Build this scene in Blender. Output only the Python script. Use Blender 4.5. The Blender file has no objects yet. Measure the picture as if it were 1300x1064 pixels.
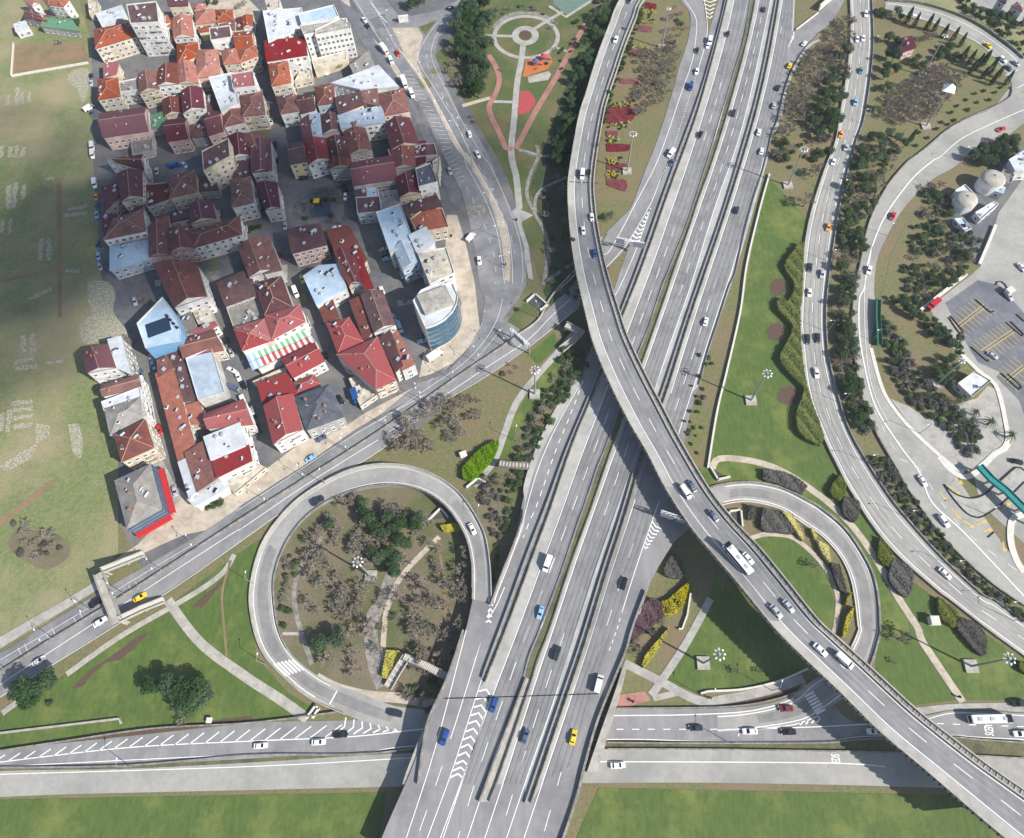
import bpy, bmesh, math, random
from mathutils import Vector, Matrix
from mathutils.geometry import tessellate_polygon
RND = random.Random(7)
scn = bpy.context.scene
COL = scn.collection
# ------------------------------------------------------------------ camera model (photo 1300 x 1064)
FPX, CX, CY, HC = 901.0, 650.0, 487.0, 245.0
_d = Vector((678-CX, -(957-CY), -FPX)).normalized()
_Z = -_d; _Y = (Vector((0,1,0)) - _Z*_Z.y).normalized(); _X = _Y.cross(_Z)
def G(px, py, z=0.0):
    c = Vector((px-CX, -(py-CY), -FPX)); w = Vector((_X.dot(c), _Y.dot(c), _Z.dot(c)))
    t = (z-HC)/w.z
    return Vector((t*w.x, t*w.y, z))
def PX(p):
    v = Vector((p[0], p[1], p[2]-HC)); c = _X*v.x + _Y*v.y + _Z*v.z
    return CX + FPX*c.x/-c.z, CY - FPX*c.y/-c.z
FR = dict(a=(0,0,5.32), b=(200,0,5.32), c=(400,0,5.32), d=(100,160,5.32), e=(300,160,5.32), f=(460,160,5.32), g=(100,320,5.32),
 h=(300,320,5.32), i=(100,480,5.32), j=(300,480,5.32), k=(0,160,3.13), l=(0,480,3.13), m=(0,680,3.547), n=(300,580,2.659),
 o=(480,380,4.432), p=(540,640,3.128), q=(540,0,5.32), r=(700,0,5.32), s=(860,0,5.32), t=(1060,0,5.32), u=(640,180,4.8375),
 v=(840,180,4.8375), w=(1060,180,4.8375), x=(640,380,4.432), y=(860,380,4.8375), A=(1060,380,4.8375), B=(780,580,4.643),
 C=(1020,580,4.643), D=(760,760,4.643), E=(1020,760,4.643), F=(820,0,5.909), H=(730,320,5.909), I=(660,470,5.909),
 J=(600,620,5.909), L=(520,800,5.4167), M=(700,780,5.318), N=(700,0,5.909), O=(480,280,5.909), Q=(120,560,7.6),
 S=(780,560,7.222), T=(1180,560,7.6), U=(1200,240,4.84), V=(1180,0,10.64), P=(0,0,1.0))
FR['G'] = (770,170,5.909)
def pl(s):
    """points measured on enlarged crops of the survey picture -> photo pixels"""
    out = []
    for part in s.split('|'):
        k, rest = part.strip().split(':'); x0, y0, sc = FR[k]
        for q in rest.split():
            a, b = q.split(','); out.append((x0+float(a)/sc, y0+float(b)/sc))
    return out
def clean(P):
    P=list(P); i=1
    while i<len(P)-1:
        a,b,c=Vector(P[i-1]),Vector(P[i]),Vector(P[i+1]); u=b-a; v=c-b
        if v.length<45 and u.length>0 and v.length>0 and u.dot(v)/(u.length*v.length)<-.25: P.pop(i+1); i=max(1,i-1); continue
        i+=1
    return P
def fair(s, k=9, it=2):
    P=resn(clean(pl(s) if isinstance(s,str) else s),0) if False else [Vector(p) for p in smooth(clean(pl(s) if isinstance(s,str) else s),4)]
    n=len(P)
    for _ in range(it):
        Q=[]
        for i in range(n):
            w=min(k,i,n-1-i); Q.append(sum(P[i-w:i+w+1],Vector((0,0)))/(2*w+1))
        P=Q
    return [tuple(p) for p in P]
def smooth(pts, step=6.0):
    if len(pts) < 3: return resample(pts, step)
    P = [Vector(p) for p in pts]; out = []
    for i in range(len(P)-1):
        p0 = P[max(i-1,0)]; p1 = P[i]; p2 = P[i+1]; p3 = P[min(i+2,len(P)-1)]
        n = max(1, int((p2-p1).length/step))
        for k in range(n):
            t = k/n
            out.append(0.5*((2*p1)+(p2-p0)*t+(2*p0-5*p1+4*p2-p3)*t*t+(3*p1-p0-3*p2+p3)*t**3))
    out.append(P[-1]); return [tuple(v) for v in out]
def resample(pts, step):
    P = [Vector(p) for p in pts]; out=[]
    for a, b in zip(P, P[1:]):
        n = max(1, int((b-a).length/step))
        for k in range(n): out.append(tuple(a.lerp(b, k/n)))
    out.append(tuple(P[-1])); return out
def resn(pts, n):
    P = [Vector(p) for p in pts]; d=[0]
    for a, b in zip(P, P[1:]): d.append(d[-1]+(b-a).length)
    out=[]; j=0
    for k in range(n):
        t = d[-1]*k/(n-1)
        while j < len(P)-2 and d[j+1] < t: j += 1
        f = (t-d[j])/max(1e-9,(d[j+1]-d[j])); out.append(P[j].lerp(P[j+1], f))
    return out
def off(pts, d):
    P=[Vector(p) for p in pts]; out=[]
    for i,p in enumerate(P):
        t=(P[min(i+1,len(P)-1)]-P[max(i-1,0)]).normalized(); out.append((p.x+t.y*d, p.y-t.x*d))
    return out
# ------------------------------------------------------------------ materials
def lin(h):
    if isinstance(h, (tuple, list)): return tuple(h[:3])+(1,)
    h=h.lstrip('#'); c=[int(h[i:i+2],16)/255 for i in (0,2,4)]
    return tuple((x/12.92 if x<=.04045 else ((x+.055)/1.055)**2.4) for x in c)+(1,)
MATS={}
def mat(name, c1, c2=None, scale=1.0, rough=.85, detail=6, contrast=(.35,.65), c3=None, scale3=.05, con3=(.45,.62), metal=0, bump=0, bscale=None, coord='Object', stripe=None, spec=.3, streak=None, vary=0):
    if name in MATS: return MATS[name]
    m=bpy.data.materials.new(name); m.use_nodes=True; nt=m.node_tree; N=nt.nodes; Lk=nt.links; b=N['Principled BSDF']
    b.inputs['Roughness'].default_value=rough; b.inputs['Metallic'].default_value=metal; b.inputs['Specular IOR Level'].default_value=spec
    c1=lin(c1)
    tc=N.new('ShaderNodeTexCoord'); src=tc.outputs[coord]
    cur=None
    if c2 is None: b.inputs['Base Color'].default_value=c1
    else:
        nz=N.new('ShaderNodeTexNoise'); nz.inputs['Scale'].default_value=scale; nz.inputs['Detail'].default_value=detail; nz.inputs['Roughness'].default_value=.65
        if streak:
            mp=N.new('ShaderNodeMapping'); mp.inputs['Rotation'].default_value=(0,0,streak[0]); mp.inputs['Scale'].default_value=(1,streak[1],1)
            Lk.new(src,mp.inputs[0]); Lk.new(mp.outputs[0],nz.inputs['Vector'])
        else: Lk.new(src,nz.inputs['Vector'])
        mr=N.new('ShaderNodeMapRange'); mr.inputs[1].default_value=contrast[0]; mr.inputs[2].default_value=contrast[1]; Lk.new(nz.outputs[0],mr.inputs[0])
        mx=N.new('ShaderNodeMix'); mx.data_type='RGBA'; mx.inputs[6].default_value=c1; mx.inputs[7].default_value=lin(c2); Lk.new(mr.outputs[0],mx.inputs[0])
        cur=mx.outputs[2]
        if c3:
            n3=N.new('ShaderNodeTexNoise'); n3.inputs['Scale'].default_value=scale3; n3.inputs['Detail'].default_value=9; n3.inputs['Roughness'].default_value=.7; Lk.new(src,n3.inputs['Vector'])
            m3=N.new('ShaderNodeMapRange'); m3.inputs[1].default_value=con3[0]; m3.inputs[2].default_value=con3[1]; Lk.new(n3.outputs[0],m3.inputs[0])
            x3=N.new('ShaderNodeMix'); x3.data_type='RGBA'; x3.inputs[7].default_value=lin(c3); Lk.new(m3.outputs[0],x3.inputs[0]); Lk.new(cur,x3.inputs[6]); cur=x3.outputs[2]
        if stripe:   # seams/tile rows: (scale, strength, axis)
            w=N.new('ShaderNodeTexWave'); w.inputs['Scale'].default_value=stripe[0]; w.inputs['Distortion'].default_value=.15; w.bands_direction=stripe[2]; Lk.new(src,w.inputs['Vector'])
            wm=N.new('ShaderNodeMapRange'); wm.inputs[1].default_value=0; wm.inputs[2].default_value=.5; wm.inputs[3].default_value=1-stripe[1]; wm.inputs[4].default_value=1; Lk.new(w.outputs[0],wm.inputs[0])
            xm=N.new('ShaderNodeMix'); xm.data_type='RGBA'; xm.blend_type='MULTIPLY'; xm.inputs[0].default_value=1; Lk.new(cur,xm.inputs[6]); Lk.new(wm.outputs[0],xm.inputs[7]); cur=xm.outputs[2]
        if vary:
            oi=N.new('ShaderNodeObjectInfo'); vr=N.new('ShaderNodeMapRange'); vr.inputs[3].default_value=1-vary; vr.inputs[4].default_value=1+vary; Lk.new(oi.outputs['Random'],vr.inputs[0])
            hs=N.new('ShaderNodeHueSaturation'); Lk.new(vr.outputs[0],hs.inputs['Value']); v2=N.new('ShaderNodeMapRange'); v2.inputs[3].default_value=1+vary*.8; v2.inputs[4].default_value=1-vary*1.2; Lk.new(oi.outputs['Random'],v2.inputs[0]); Lk.new(v2.outputs[0],hs.inputs['Saturation']); Lk.new(cur,hs.inputs['Color']); cur=hs.outputs[0]
        Lk.new(cur,b.inputs['Base Color'])
    if bump:
        bn=N.new('ShaderNodeTexNoise'); bn.inputs['Scale'].default_value=bscale or scale*3; bn.inputs['Detail'].default_value=8; Lk.new(src,bn.inputs['Vector'])
        bp=N.new('ShaderNodeBump'); bp.inputs['Strength'].default_value=1; bp.inputs['Distance'].default_value=bump; Lk.new(bn.outputs[0],bp.inputs['Height']); Lk.new(bp.outputs[0],b.inputs['Normal'])
    MATS[name]=m; return m
ASP =mat('asphalt_mid','#7c7b7b','#898786',.35,c3='#706f70',scale3=.06,streak=(-.35,.12))
ASPS=mat('asphalt_street','#757576','#838283',.5,c3='#666667',scale3=.08)
ASPD=mat('asphalt_dark','#606166','#707176',.5,c3='#585a60',scale3=.1)
ASPM=mat('asphalt_loop','#8d8b88','#999691',.4,c3='#82807c',scale3=.06)
ASPL=mat('asphalt_pale','#8e8c87','#99978f',.5,c3='#82817d',scale3=.05)
SHO =mat('shoulder_concrete','#9a9893','#a6a49e',.4,c3='#8d8b86',scale3=.08)
WHT =mat('road_paint_white','#dcdcd8','#c9c9c6',1.5)
YEL =mat('road_paint_yellow','#c9ae58','#a8965c',1.5)
CON =mat('concrete_light','#a9a49a','#97938a',.8,c3='#8a867e',scale3=.3)
COND=mat('concrete_dirty','#7b7872','#625f59',1.2,c3='#8f8b83',scale3=.5)
CONW=mat('concrete_white','#c7c3b9','#b4b0a6',.8)
PAV =mat('paving_tan','#a99d8c','#b6ab9b',.7,c3='#978c7e',scale3=.2,stripe=(1.2,.1,'DIAGONAL'))
PAVR=mat('paving_red','#94685f','#9f756c',1.0,c3='#856058',scale3=.2)
PAVG=mat('paving_grey','#96938d','#a19e97',.9,c3='#87847e',scale3=.25)
GFLD=mat('field_grass','#5e6a42','#777c50',.6,c3='#8b8264',scale3=.022,detail=12,bump=.35,con3=(.44,.62))
GDUL=mat('rough_grass','#595e3a','#716d4b',.8,c3='#75654f',scale3=.05,detail=10,bump=.25)
GLAW=mat('lawn_green','#425426','#50622b',.8,c3='#687038',scale3=.06,detail=9,bump=.12,con3=(.5,.68),streak=(.35,.3))
GPRK=mat('park_grass','#43512a','#505c33',.7,c3='#665f42',scale3=.05,detail=9,bump=.15)
GDRK=mat('ivy_slope','#2f3c24','#3d4a2c',.6,c3='#4c4a38',scale3=.07,detail=9,bump=.5)
GBRN=mat('bare_earth_grass','#696050','#736853',.8,c3='#545a36',scale3=.045,detail=10,bump=.3,con3=(.45,.6))
ERTH=mat('bare_earth','#8a6f55','#7a6550',1.0,c3='#6c6448',scale3=.1,bump=.1)
MULC=mat('mulch','#5b483c','#4b3c33',1.5,bump=.1)
RUBB=mat('rubble_pale','#a09b8c','#76755a',1.3,contrast=(.42,.58))
CITY=mat('city_ground','#525357','#606164',.35,c3='#6f6c67',scale3=.06,detail=8)
STL =mat('steel_grey','#9a9c9e','#86888b',2,rough=.5,metal=.3)
DRK =mat('black_rubber','#141414','#1d1d1d',2,rough=.8)
# ------------------------------------------------------------------ object helpers
def link(o, parent=None):
    COL.objects.link(o)
    if parent: o.parent=parent
    return o
def meshobj(name, verts, faces, mats, parent=None, midx=None, smooth_=False, kind=None):
    me=bpy.data.meshes.new(name); me.from_pydata([tuple(v) for v in verts],[],faces)
    for m in (mats if isinstance(mats,(list,tuple)) else [mats]): me.materials.append(m)
    if midx: me.polygons.foreach_set('material_index', midx)
    if smooth_: me.polygons.foreach_set('use_smooth',[True]*len(faces))
    me.update(); o=bpy.data.objects.new(name, me); link(o,parent)
    if kind: o['kind']=kind
    return o
def tag(o, label, cat, group=None):
    o['label']=label; o['category']=cat
    if group: o['group']=group
    return o
class MB:
    def __init__(s): s.v=[]; s.f=[]; s.m=[]
    def quad(s,a,b,c,d,m=0):
        n=len(s.v); s.v+= [a,b,c,d]; s.f.append((n,n+1,n+2,n+3)); s.m.append(m)
    def tri(s,a,b,c,m=0):
        n=len(s.v); s.v+=[a,b,c]; s.f.append((n,n+1,n+2)); s.m.append(m)
    def box(s,cx,cy,z0,lx,ly,h,rot=0,m=0,taper=1):
        c,sn=math.cos(rot),math.sin(rot); P=[]
        for z,t in ((z0,1),(z0+h,taper)):
            for x,y in ((-1,-1),(1,-1),(1,1),(-1,1)):
                X=x*lx/2*t; Y=y*ly/2*t; P.append(Vector((cx+X*c-Y*sn, cy+X*sn+Y*c, z)))
        n=len(s.v); s.v+=P
        for f in ((3,2,1,0),(4,5,6,7),(0,1,5,4),(1,2,6,5),(2,3,7,6),(3,0,4,7)): s.f.append(tuple(n+i for i in f)); s.m.append(m)
    def tube(s,a,b,r0,r1,k=6,m=0,cap=True):
        a=Vector(a); b=Vector(b); d=(b-a).normalized(); u=d.orthogonal().normalized(); w=d.cross(u); n=len(s.v)
        for p,r in ((a,r0),(b,r1)):
            for i in range(k):
                t=2*math.pi*i/k; s.v.append(p+(u*math.cos(t)+w*math.sin(t))*r)
        for i in range(k):
            j=(i+1)%k; s.f.append((n+i,n+j,n+k+j,n+k+i)); s.m.append(m)
        if cap: s.f.append(tuple(n+k+i for i in range(k))); s.m.append(m); s.f.append(tuple(n+k-1-i for i in range(k))); s.m.append(m)
    def prism(s,poly,z0,z1,m=0,mt=None,bottom=False):
        poly=ccw(poly)
        n=len(s.v); k=len(poly)
        for z in (z0,z1):
            for p in poly: s.v.append(Vector((p[0],p[1],z)))
        for i in range(k):
            j=(i+1)%k; s.f.append((n+i,n+j,n+k+j,n+k+i)); s.m.append(m)
        for t in tessellate_polygon([[Vector((p[0],p[1],0)) for p in poly]]):
            t=fixt(poly,t); s.f.append(tuple(n+k+i for i in t)); s.m.append(m if mt is None else mt)
    def obj(s,name,mats,parent=None,smooth_=False,kind=None):
        return meshobj(name,s.v,s.f,mats,parent,s.m,smooth_,kind)
def area(p): return sum(p[i][0]*p[(i+1)%len(p)][1]-p[(i+1)%len(p)][0]*p[i][1] for i in range(len(p)))/2
def ccw(p): return list(p) if area(p)>0 else list(reversed(p))
def fixt(poly,t):
    a,b,c=(poly[i] for i in t)
    return t if (b[0]-a[0])*(c[1]-a[1])-(b[1]-a[1])*(c[0]-a[0])>0 else (t[0],t[2],t[1])
ZC=[0]
def sheet(name, s, z, m, sm=True, closed_pts=None, kind='structure', parent=None, step=8):
    ZC[0]+=1; z+=ZC[0]*.0004
    pts=pl(s) if isinstance(s,str) else s
    if sm: pts=smooth(pts+[pts[0]],step)[:-1]
    P=ccw([G(x,y,z)[:2] for x,y in pts])
    T=tessellate_polygon([[Vector((p[0],p[1],0)) for p in P]])
    return meshobj(name,[(p[0],p[1],z) for p in P],[fixt(P,t) for t in T],m,parent,kind=kind)
def ribbon(name, Ls, Rs, zf, m, n=None, skirt=None, kind='structure', mb=None, mi=0, sm=True, thick=None, parent=None):
    """strip between two pixel polylines, zf(t, x, y) the height"""
    L=clean(pl(Ls)) if isinstance(Ls,str) else Ls; R=clean(pl(Rs)) if isinstance(Rs,str) else Rs
    if sm: L=smooth(L,4); R=smooth(R,4)
    if kind=='structure': ZC[0]+=1
    zo=ZC[0]*.0002 if kind=='structure' else 0
    n=n or max(4,int(sum(math.dist(a,b) for a,b in zip(L,L[1:]))/6))
    L=resn(L,n); R=resn(R,n)
    own=mb is None; mb=mb or MB(); a=[];b=[]
    for i in range(n):
        t=i/(n-1); c=(L[i]+R[i])/2; z=(zf(t,c.x,c.y) if callable(zf) else zf)+zo
        a.append(G(L[i].x,L[i].y,z)); b.append(G(R[i].x,R[i].y,z))
    for i in range(n-1):
        mb.quad(a[i],b[i],b[i+1],a[i+1],mi) if (b[i]-a[i]).cross(a[i+1]-a[i]).z>0 else mb.quad(a[i],a[i+1],b[i+1],b[i],mi)
        if skirt is not None or thick:
            for e in (a,b):
                p,q=e[i],e[i+1]; zp=(p.z-thick) if thick else skirt; zq=(q.z-thick) if thick else skirt
                mb.quad(p,q,Vector((q.x,q.y,zq)),Vector((p.x,p.y,zp)),mi)
        if thick:
            d=Vector((0,0,thick)); mb.quad(a[i]-d,a[i+1]-d,b[i+1]-d,b[i]-d,mi)
    if own: return mb.obj(name,m,parent,kind=kind)
    return a,b
def zc(v): return v if callable(v) else (lambda t,x,y:v)
def line3(s, zf, sm=True, step=5):
    P=clean(pl(s)) if isinstance(s,str) else s
    if sm: P=smooth(P,step)
    n=len(P); zf=zc(zf)
    return [G(x,y,zf(i/max(1,n-1),x,y)) for i,(x,y) in enumerate(P)]
def mark(mb, s, zf, w=.2, dash=None, sm=True, mi=0, pts=None):
    P=pts or line3(s,zf,sm)
    D=[0]
    for a,b in zip(P,P[1:]): D.append(D[-1]+(b-a).length)
    def at(d):
        j=0
        while j<len(P)-2 and D[j+1]<d: j+=1
        return P[j].lerp(P[j+1],(d-D[j])/max(1e-6,D[j+1]-D[j]))
    segs=[]
    if dash:
        d=dash[1]*.5
        while d<D[-1]: segs.append((d,min(D[-1],d+dash[0]))); d+=dash[0]+dash[1]
    else: segs=[(D[i],D[i+1]) for i in range(len(P)-1)]
    if not dash:
        L=[];R=[]
        for i,p in enumerate(P):
            t=(P[min(i+1,len(P)-1)]-P[max(i-1,0)]); t.z=0; t.normalize(); q=Vector((-t.y,t.x,0))*w/2; L.append(p+q); R.append(p-q)
        for i in range(len(P)-1): mb.quad(R[i],R[i+1],L[i+1],L[i],mi)
    else:
        for a,b in segs:
            p=at(a); q=at(b); t=(q-p)
            if t.length<.2: continue
            t.z=0; t.normalize(); o=Vector((-t.y,t.x,0))*w/2; mb.quad(p-o,q-o,q+o,p+o,mi)
def wall(name, s, zf, w, h, m, label=None, cat=None, group=None, sm=True, parent=None, mb=None, mi=0, drop=0, posts=None):
    """a low wall / barrier following a pixel polyline (measured at its foot height zf)"""
    P=line3(s,zf,sm); own=mb is None; mb=mb or MB(); L=[];R=[]
    for i,p in enumerate(P):
        t=(P[min(i+1,len(P)-1)]-P[max(i-1,0)]); t.z=0; t.normalize(); q=Vector((-t.y,t.x,0))*w/2; L.append(p+q); R.append(p-q)
    H=Vector((0,0,h)); Dp=Vector((0,0,drop))
    for i in range(len(P)-1):
        mb.quad(R[i]+H,R[i+1]+H,L[i+1]+H,L[i]+H,mi); mb.quad(R[i]-Dp,R[i+1]-Dp,R[i+1]+H,R[i]+H,mi); mb.quad(L[i+1]-Dp,L[i]-Dp,L[i]+H,L[i+1]+H,mi)
    mb.quad(L[0]-Dp,R[0]-Dp,R[0]+H,L[0]+H,mi); mb.quad(R[-1]-Dp,L[-1]-Dp,L[-1]+H,R[-1]+H,mi)
    if own:
        o=mb.obj(name,m,parent)
        if label: tag(o,label,cat or name.replace('_',' '),group)
        return o
def rail(name, s, zf, label, group=None, h=.75, mats=None):
    """steel guard rail: beam on posts"""
    P=line3(s,zf); mb=MB(); 
    for i in range(len(P)-1):
        a,b=P[i],P[i+1]; t=(b-a); t.z=0
        if t.length<.01: continue
        t.normalize(); q=Vector((-t.y,t.x,0))*.07; 
        for z0,z1 in ((h-.32,h),):
            A,B=Vector((0,0,z0)),Vector((0,0,z1))
            mb.quad(a+q+B,b+q+B,b-q+B,a-q+B); mb.quad(a-q+A,b-q+A,b-q+B,a-q+B); mb.quad(b+q+A,a+q+A,a+q+B,b+q+B)
    rt=bpy.data.objects.new(name,None); link(rt); tag(rt,label,'guard rail',group)
    mb.obj('rail_beam',mats or STL,rt); D=0; pb=MB(); pb.box(0,0,-.1,.14,.14,h); me=None
    for a,b in zip(P,P[1:]):
        D+=(b-a).length
        if D>5:
            if me is None: o=pb.obj('rail_post',mats or STL,rt); me=o.data
            else: o=bpy.data.objects.new('rail_post',me); link(o,rt)
            o.location=b; D=0
    return rt
# ------------------------------------------------------------------ terrain and ground cover
def ss(t): t=max(0,min(1,t)); return t*t*(3-2*t)
def zh(t,x,y): return .10+6*ss((y-470)/410)
def hz(d): return lambda t,x,y: zh(t,x,y)+d
gp=MB()
S_=2600
gp.quad(Vector((-S_,-S_,0)),Vector((S_,-S_,0)),Vector((S_,S_,0)),Vector((-S_,S_,0)))
gp.obj('ground',GDUL,kind='structure')
sheet('grass_field','P:-260,-60 40,-40 100,0 118,60 120,180 125,300 135,350 165,430 150,560 150,700 120,745 60,790 0,822 -160,900',.02,GFLD,sm=False)
sheet('dirt_plot','a:85,300 560,290 610,420 320,480 80,520',.05,ERTH,sm=False)
sheet('city_ground','P:112,-120 500,-120 600,-60 640,200 690,300 660,370 640,420 540,540 300,650 180,720 150,660 150,560 165,450 128,350 118,200 116,60',.03,CITY,sm=False)
# fenced yards and lots of lighter ground
sheet('yard','i:340,700 560,540 640,700 800,870 400,1064',.05,PAVG,sm=False)
sheet('vacant_lot','b:360,0 620,0 700,80 660,190 520,160 330,60',.05,PAV,sm=False)
sheet('sidewalk','i:700,800 800,870 1000,700 1260,620 1277,640|j:100,690 460,420 700,350 880,230 1277,20 1277,60|j:800,350 500,560 250,720 0,880|i:1277,800 1000,1000 700,1060|m:430,180 560,120 700,0',.06,PAV,sm=False)
sheet('sidewalk','c:170,0 230,60 360,330 560,560 700,700 640,560 520,400 250,100 230,0',.06,PAV,sm=False)
sheet('sidewalk','f:570,600 640,600 700,800 760,1064|o:560,60 575,180 520,260 420,360 300,420 230,440 260,290 380,240 460,130 470,20|f:560,900',.06,PAV,sm=False)
sheet('sidewalk','c:520,190 690,185 730,245 705,330 690,430 740,530 610,380 560,270',.2,PAV,sm=False)
sheet('lawn','c:700,180 820,140 745,235',.2,GPRK,sm=False)
sheet('sidewalk','m:-100,520 0,455 140,375 300,285 430,205 445,240 300,330 150,415 0,510 -100,560',.2,PAVG,sm=False)
sheet('plaza','i:690,820 860,880 900,930 700,1064|m:560,110 440,160 620,40',.065,PAV,sm=False)
# park
sheet('park_lawn','P:552,70 600,20 640,-40 800,-60 760,40 722,120 690,200 700,300 690,372 668,300 655,258 640,215 590,130',.04,GPRK,sm=False)
sheet('ivy_slope','P:800,-60 812,0 770,90 742,180 728,300 735,380 760,440 745,500 705,540 676,560 640,600 620,700 640,640 650,560 700,470 716,420 690,372 700,330 684,270 672,240 690,190 716,115 760,30 785,-60',.045,GDRK,sm=False)
sheet('verge','N:700,0 940,0 1030,200 960,500 850,780 790,1000 |u:800,300 600,590 560,280 590,0|N:400,1000 560,560',.05,GDUL,sm=False)
# interchange lawns
sheet('lawn','v:660,220 900,480 860,700 840,1064|y:755,250 800,600 900,860 1000,1064|C:250,200 600,700 1040,1030|E:1090,220 1300,370 1300,600 900,600 640,630 420,440 450,200 445,0|C:440,850 350,560 200,350 0,230|B:800,140 620,140 500,200 440,60|y:190,1040 300,450 400,0|v:490,1050 600,420',.04,GLAW,sm=False)
sheet('lawn','B:790,490 880,455 960,455 1060,490 1160,560 1250,690 1300,850|E:195,0 185,110 150,220|D:1250,350 1200,410 1050,490 600,560 480,520 380,480 450,330|D:650,30 680,-150|B:640,800 700,560',.045,GLAW,sm=False)
sheet('lawn','m:0,800 120,740 740,330 1060,90 1135,40 |n:110,260 60,380 40,500 70,680 180,800 300,870 |n:200,885 0,912|m:800,890 300,930 0,960',.045,GLAW,sm=False)
sheet('ground_loop','n:790,300 790,480 750,640 700,760 640,850 520,835 400,790 300,755 200,680 150,600 130,500 130,400 170,290 240,200 330,140 430,105 530,95 630,115 710,170',.045,GBRN)
sheet('earth_bank','n:740,120 830,240 860,350 862,480 930,400 960,300|I:60,700 200,380 340,150 250,130 60,380|o:560,700 620,560 700,480 850,480|o:650,900 500,1050',.05,GBRN,sm=False)
sheet('grass_bank','o:560,400 700,370 840,290 1000,170 1030,330 1020,420 860,640 760,800 600,820 470,960 440,1050 250,960 0,920 180,760 520,520',.05,GDUL,sm=False)
sheet('lawn','o:790,220 900,110 990,60 820,20 720,130 640,300',.055,GPRK,sm=False)
sheet('lawn','o:1010,330 1025,420 860,640 760,790 740,900 680,910 700,800 800,600 900,430',.056,GLAW,sm=False)
sheet('lawn','o:870,290 990,180 1020,260 900,370 840,310',.057,GLAW,sm=False)
sheet('hillside','P:1098,60 1130,20 1180,40 1240,75 1285,118 1282,130 1200,160 1140,230 1100,310 1088,420 1095,520 1062,440 1050,300 1075,200',.04,GDUL,sm=False)
sheet('hillside','P:1300,-60 1300,110 1250,80 1190,20 1130,-5 1100,-60',.04,GFLD,sm=False)
sheet('scrubland','w:960,80 740,200 600,300 440,500 340,700 300,900|A:230,60 300,500 420,650 600,800 740,960 850,1040 1040,900 1020,760 990,560 870,440 760,330 700,180|w:400,1064 820,800 960,560 860,280 1000,200 1161,60',.05,GDUL,sm=False)
sheet('service_yard','w:700,400 860,230 1000,140 1100,40 1300,0 1300,420 1000,620 960,640 880,760 700,560',.055,CITY,sm=False)
sheet('gravel_island','A:340,610 480,800 700,1000 800,1055 860,1045 1050,900 1030,760 1000,560 940,530 870,610 760,640 700,770 560,730 460,660',.08,PAVG,sm=False)
sheet('parking_lot','P:1300,225 1268,270 1262,290 1245,338 1232,350 1180,390 1200,432 1232,465 1262,490 1282,560 1282,565 1235,600 1245,640 1300,690 1345,700 1345,200',.055,ASPL,sm=False)
sheet('car_park','U:0,700 200,560 330,590 430,700 484,760 600,900 600,1300 500,1200 200,1064 100,900',.062,ASPD,sm=False)
sheet('car_park','A:990,480 1060,380 1161,300 1300,380 1300,900 1200,820 1130,620',.062,ASPD,sm=False)
sheet('lawn','P:-40,1016 490,1006 478,1085 -40,1095',.06,GLAW,sm=False)
sheet('lawn','P:760,1000 1330,1012 1330,1090 720,1090',.06,GLAW,sm=False)
# beds
for s_ in ('y:545,190 580,150 620,140 655,170 660,210 640,245 600,255 560,240','y:610,580 640,545 690,530 735,550 745,590 730,635 680,650 625,630','v:665,880 690,845 730,835 765,860 770,900 740,940 700,950 670,925'):
    sheet('mulch_bed',s_,.07,MULC)
for s_ in ('m:320,690 410,600 490,550 560,500 610,460 680,430 600,510 540,560 480,570 420,620 370,680','m:865,320 930,260 990,210 1020,195 980,240 940,290 910,325','m:0,960 300,915 700,870 1135,810 1135,835 700,890 300,930 0,975','D:760,610 900,590 1100,545 1200,515 1220,530 1100,575 900,620 780,628'):
    sheet('mulch_bed',s_,.07,MULC,sm=False)
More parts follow.
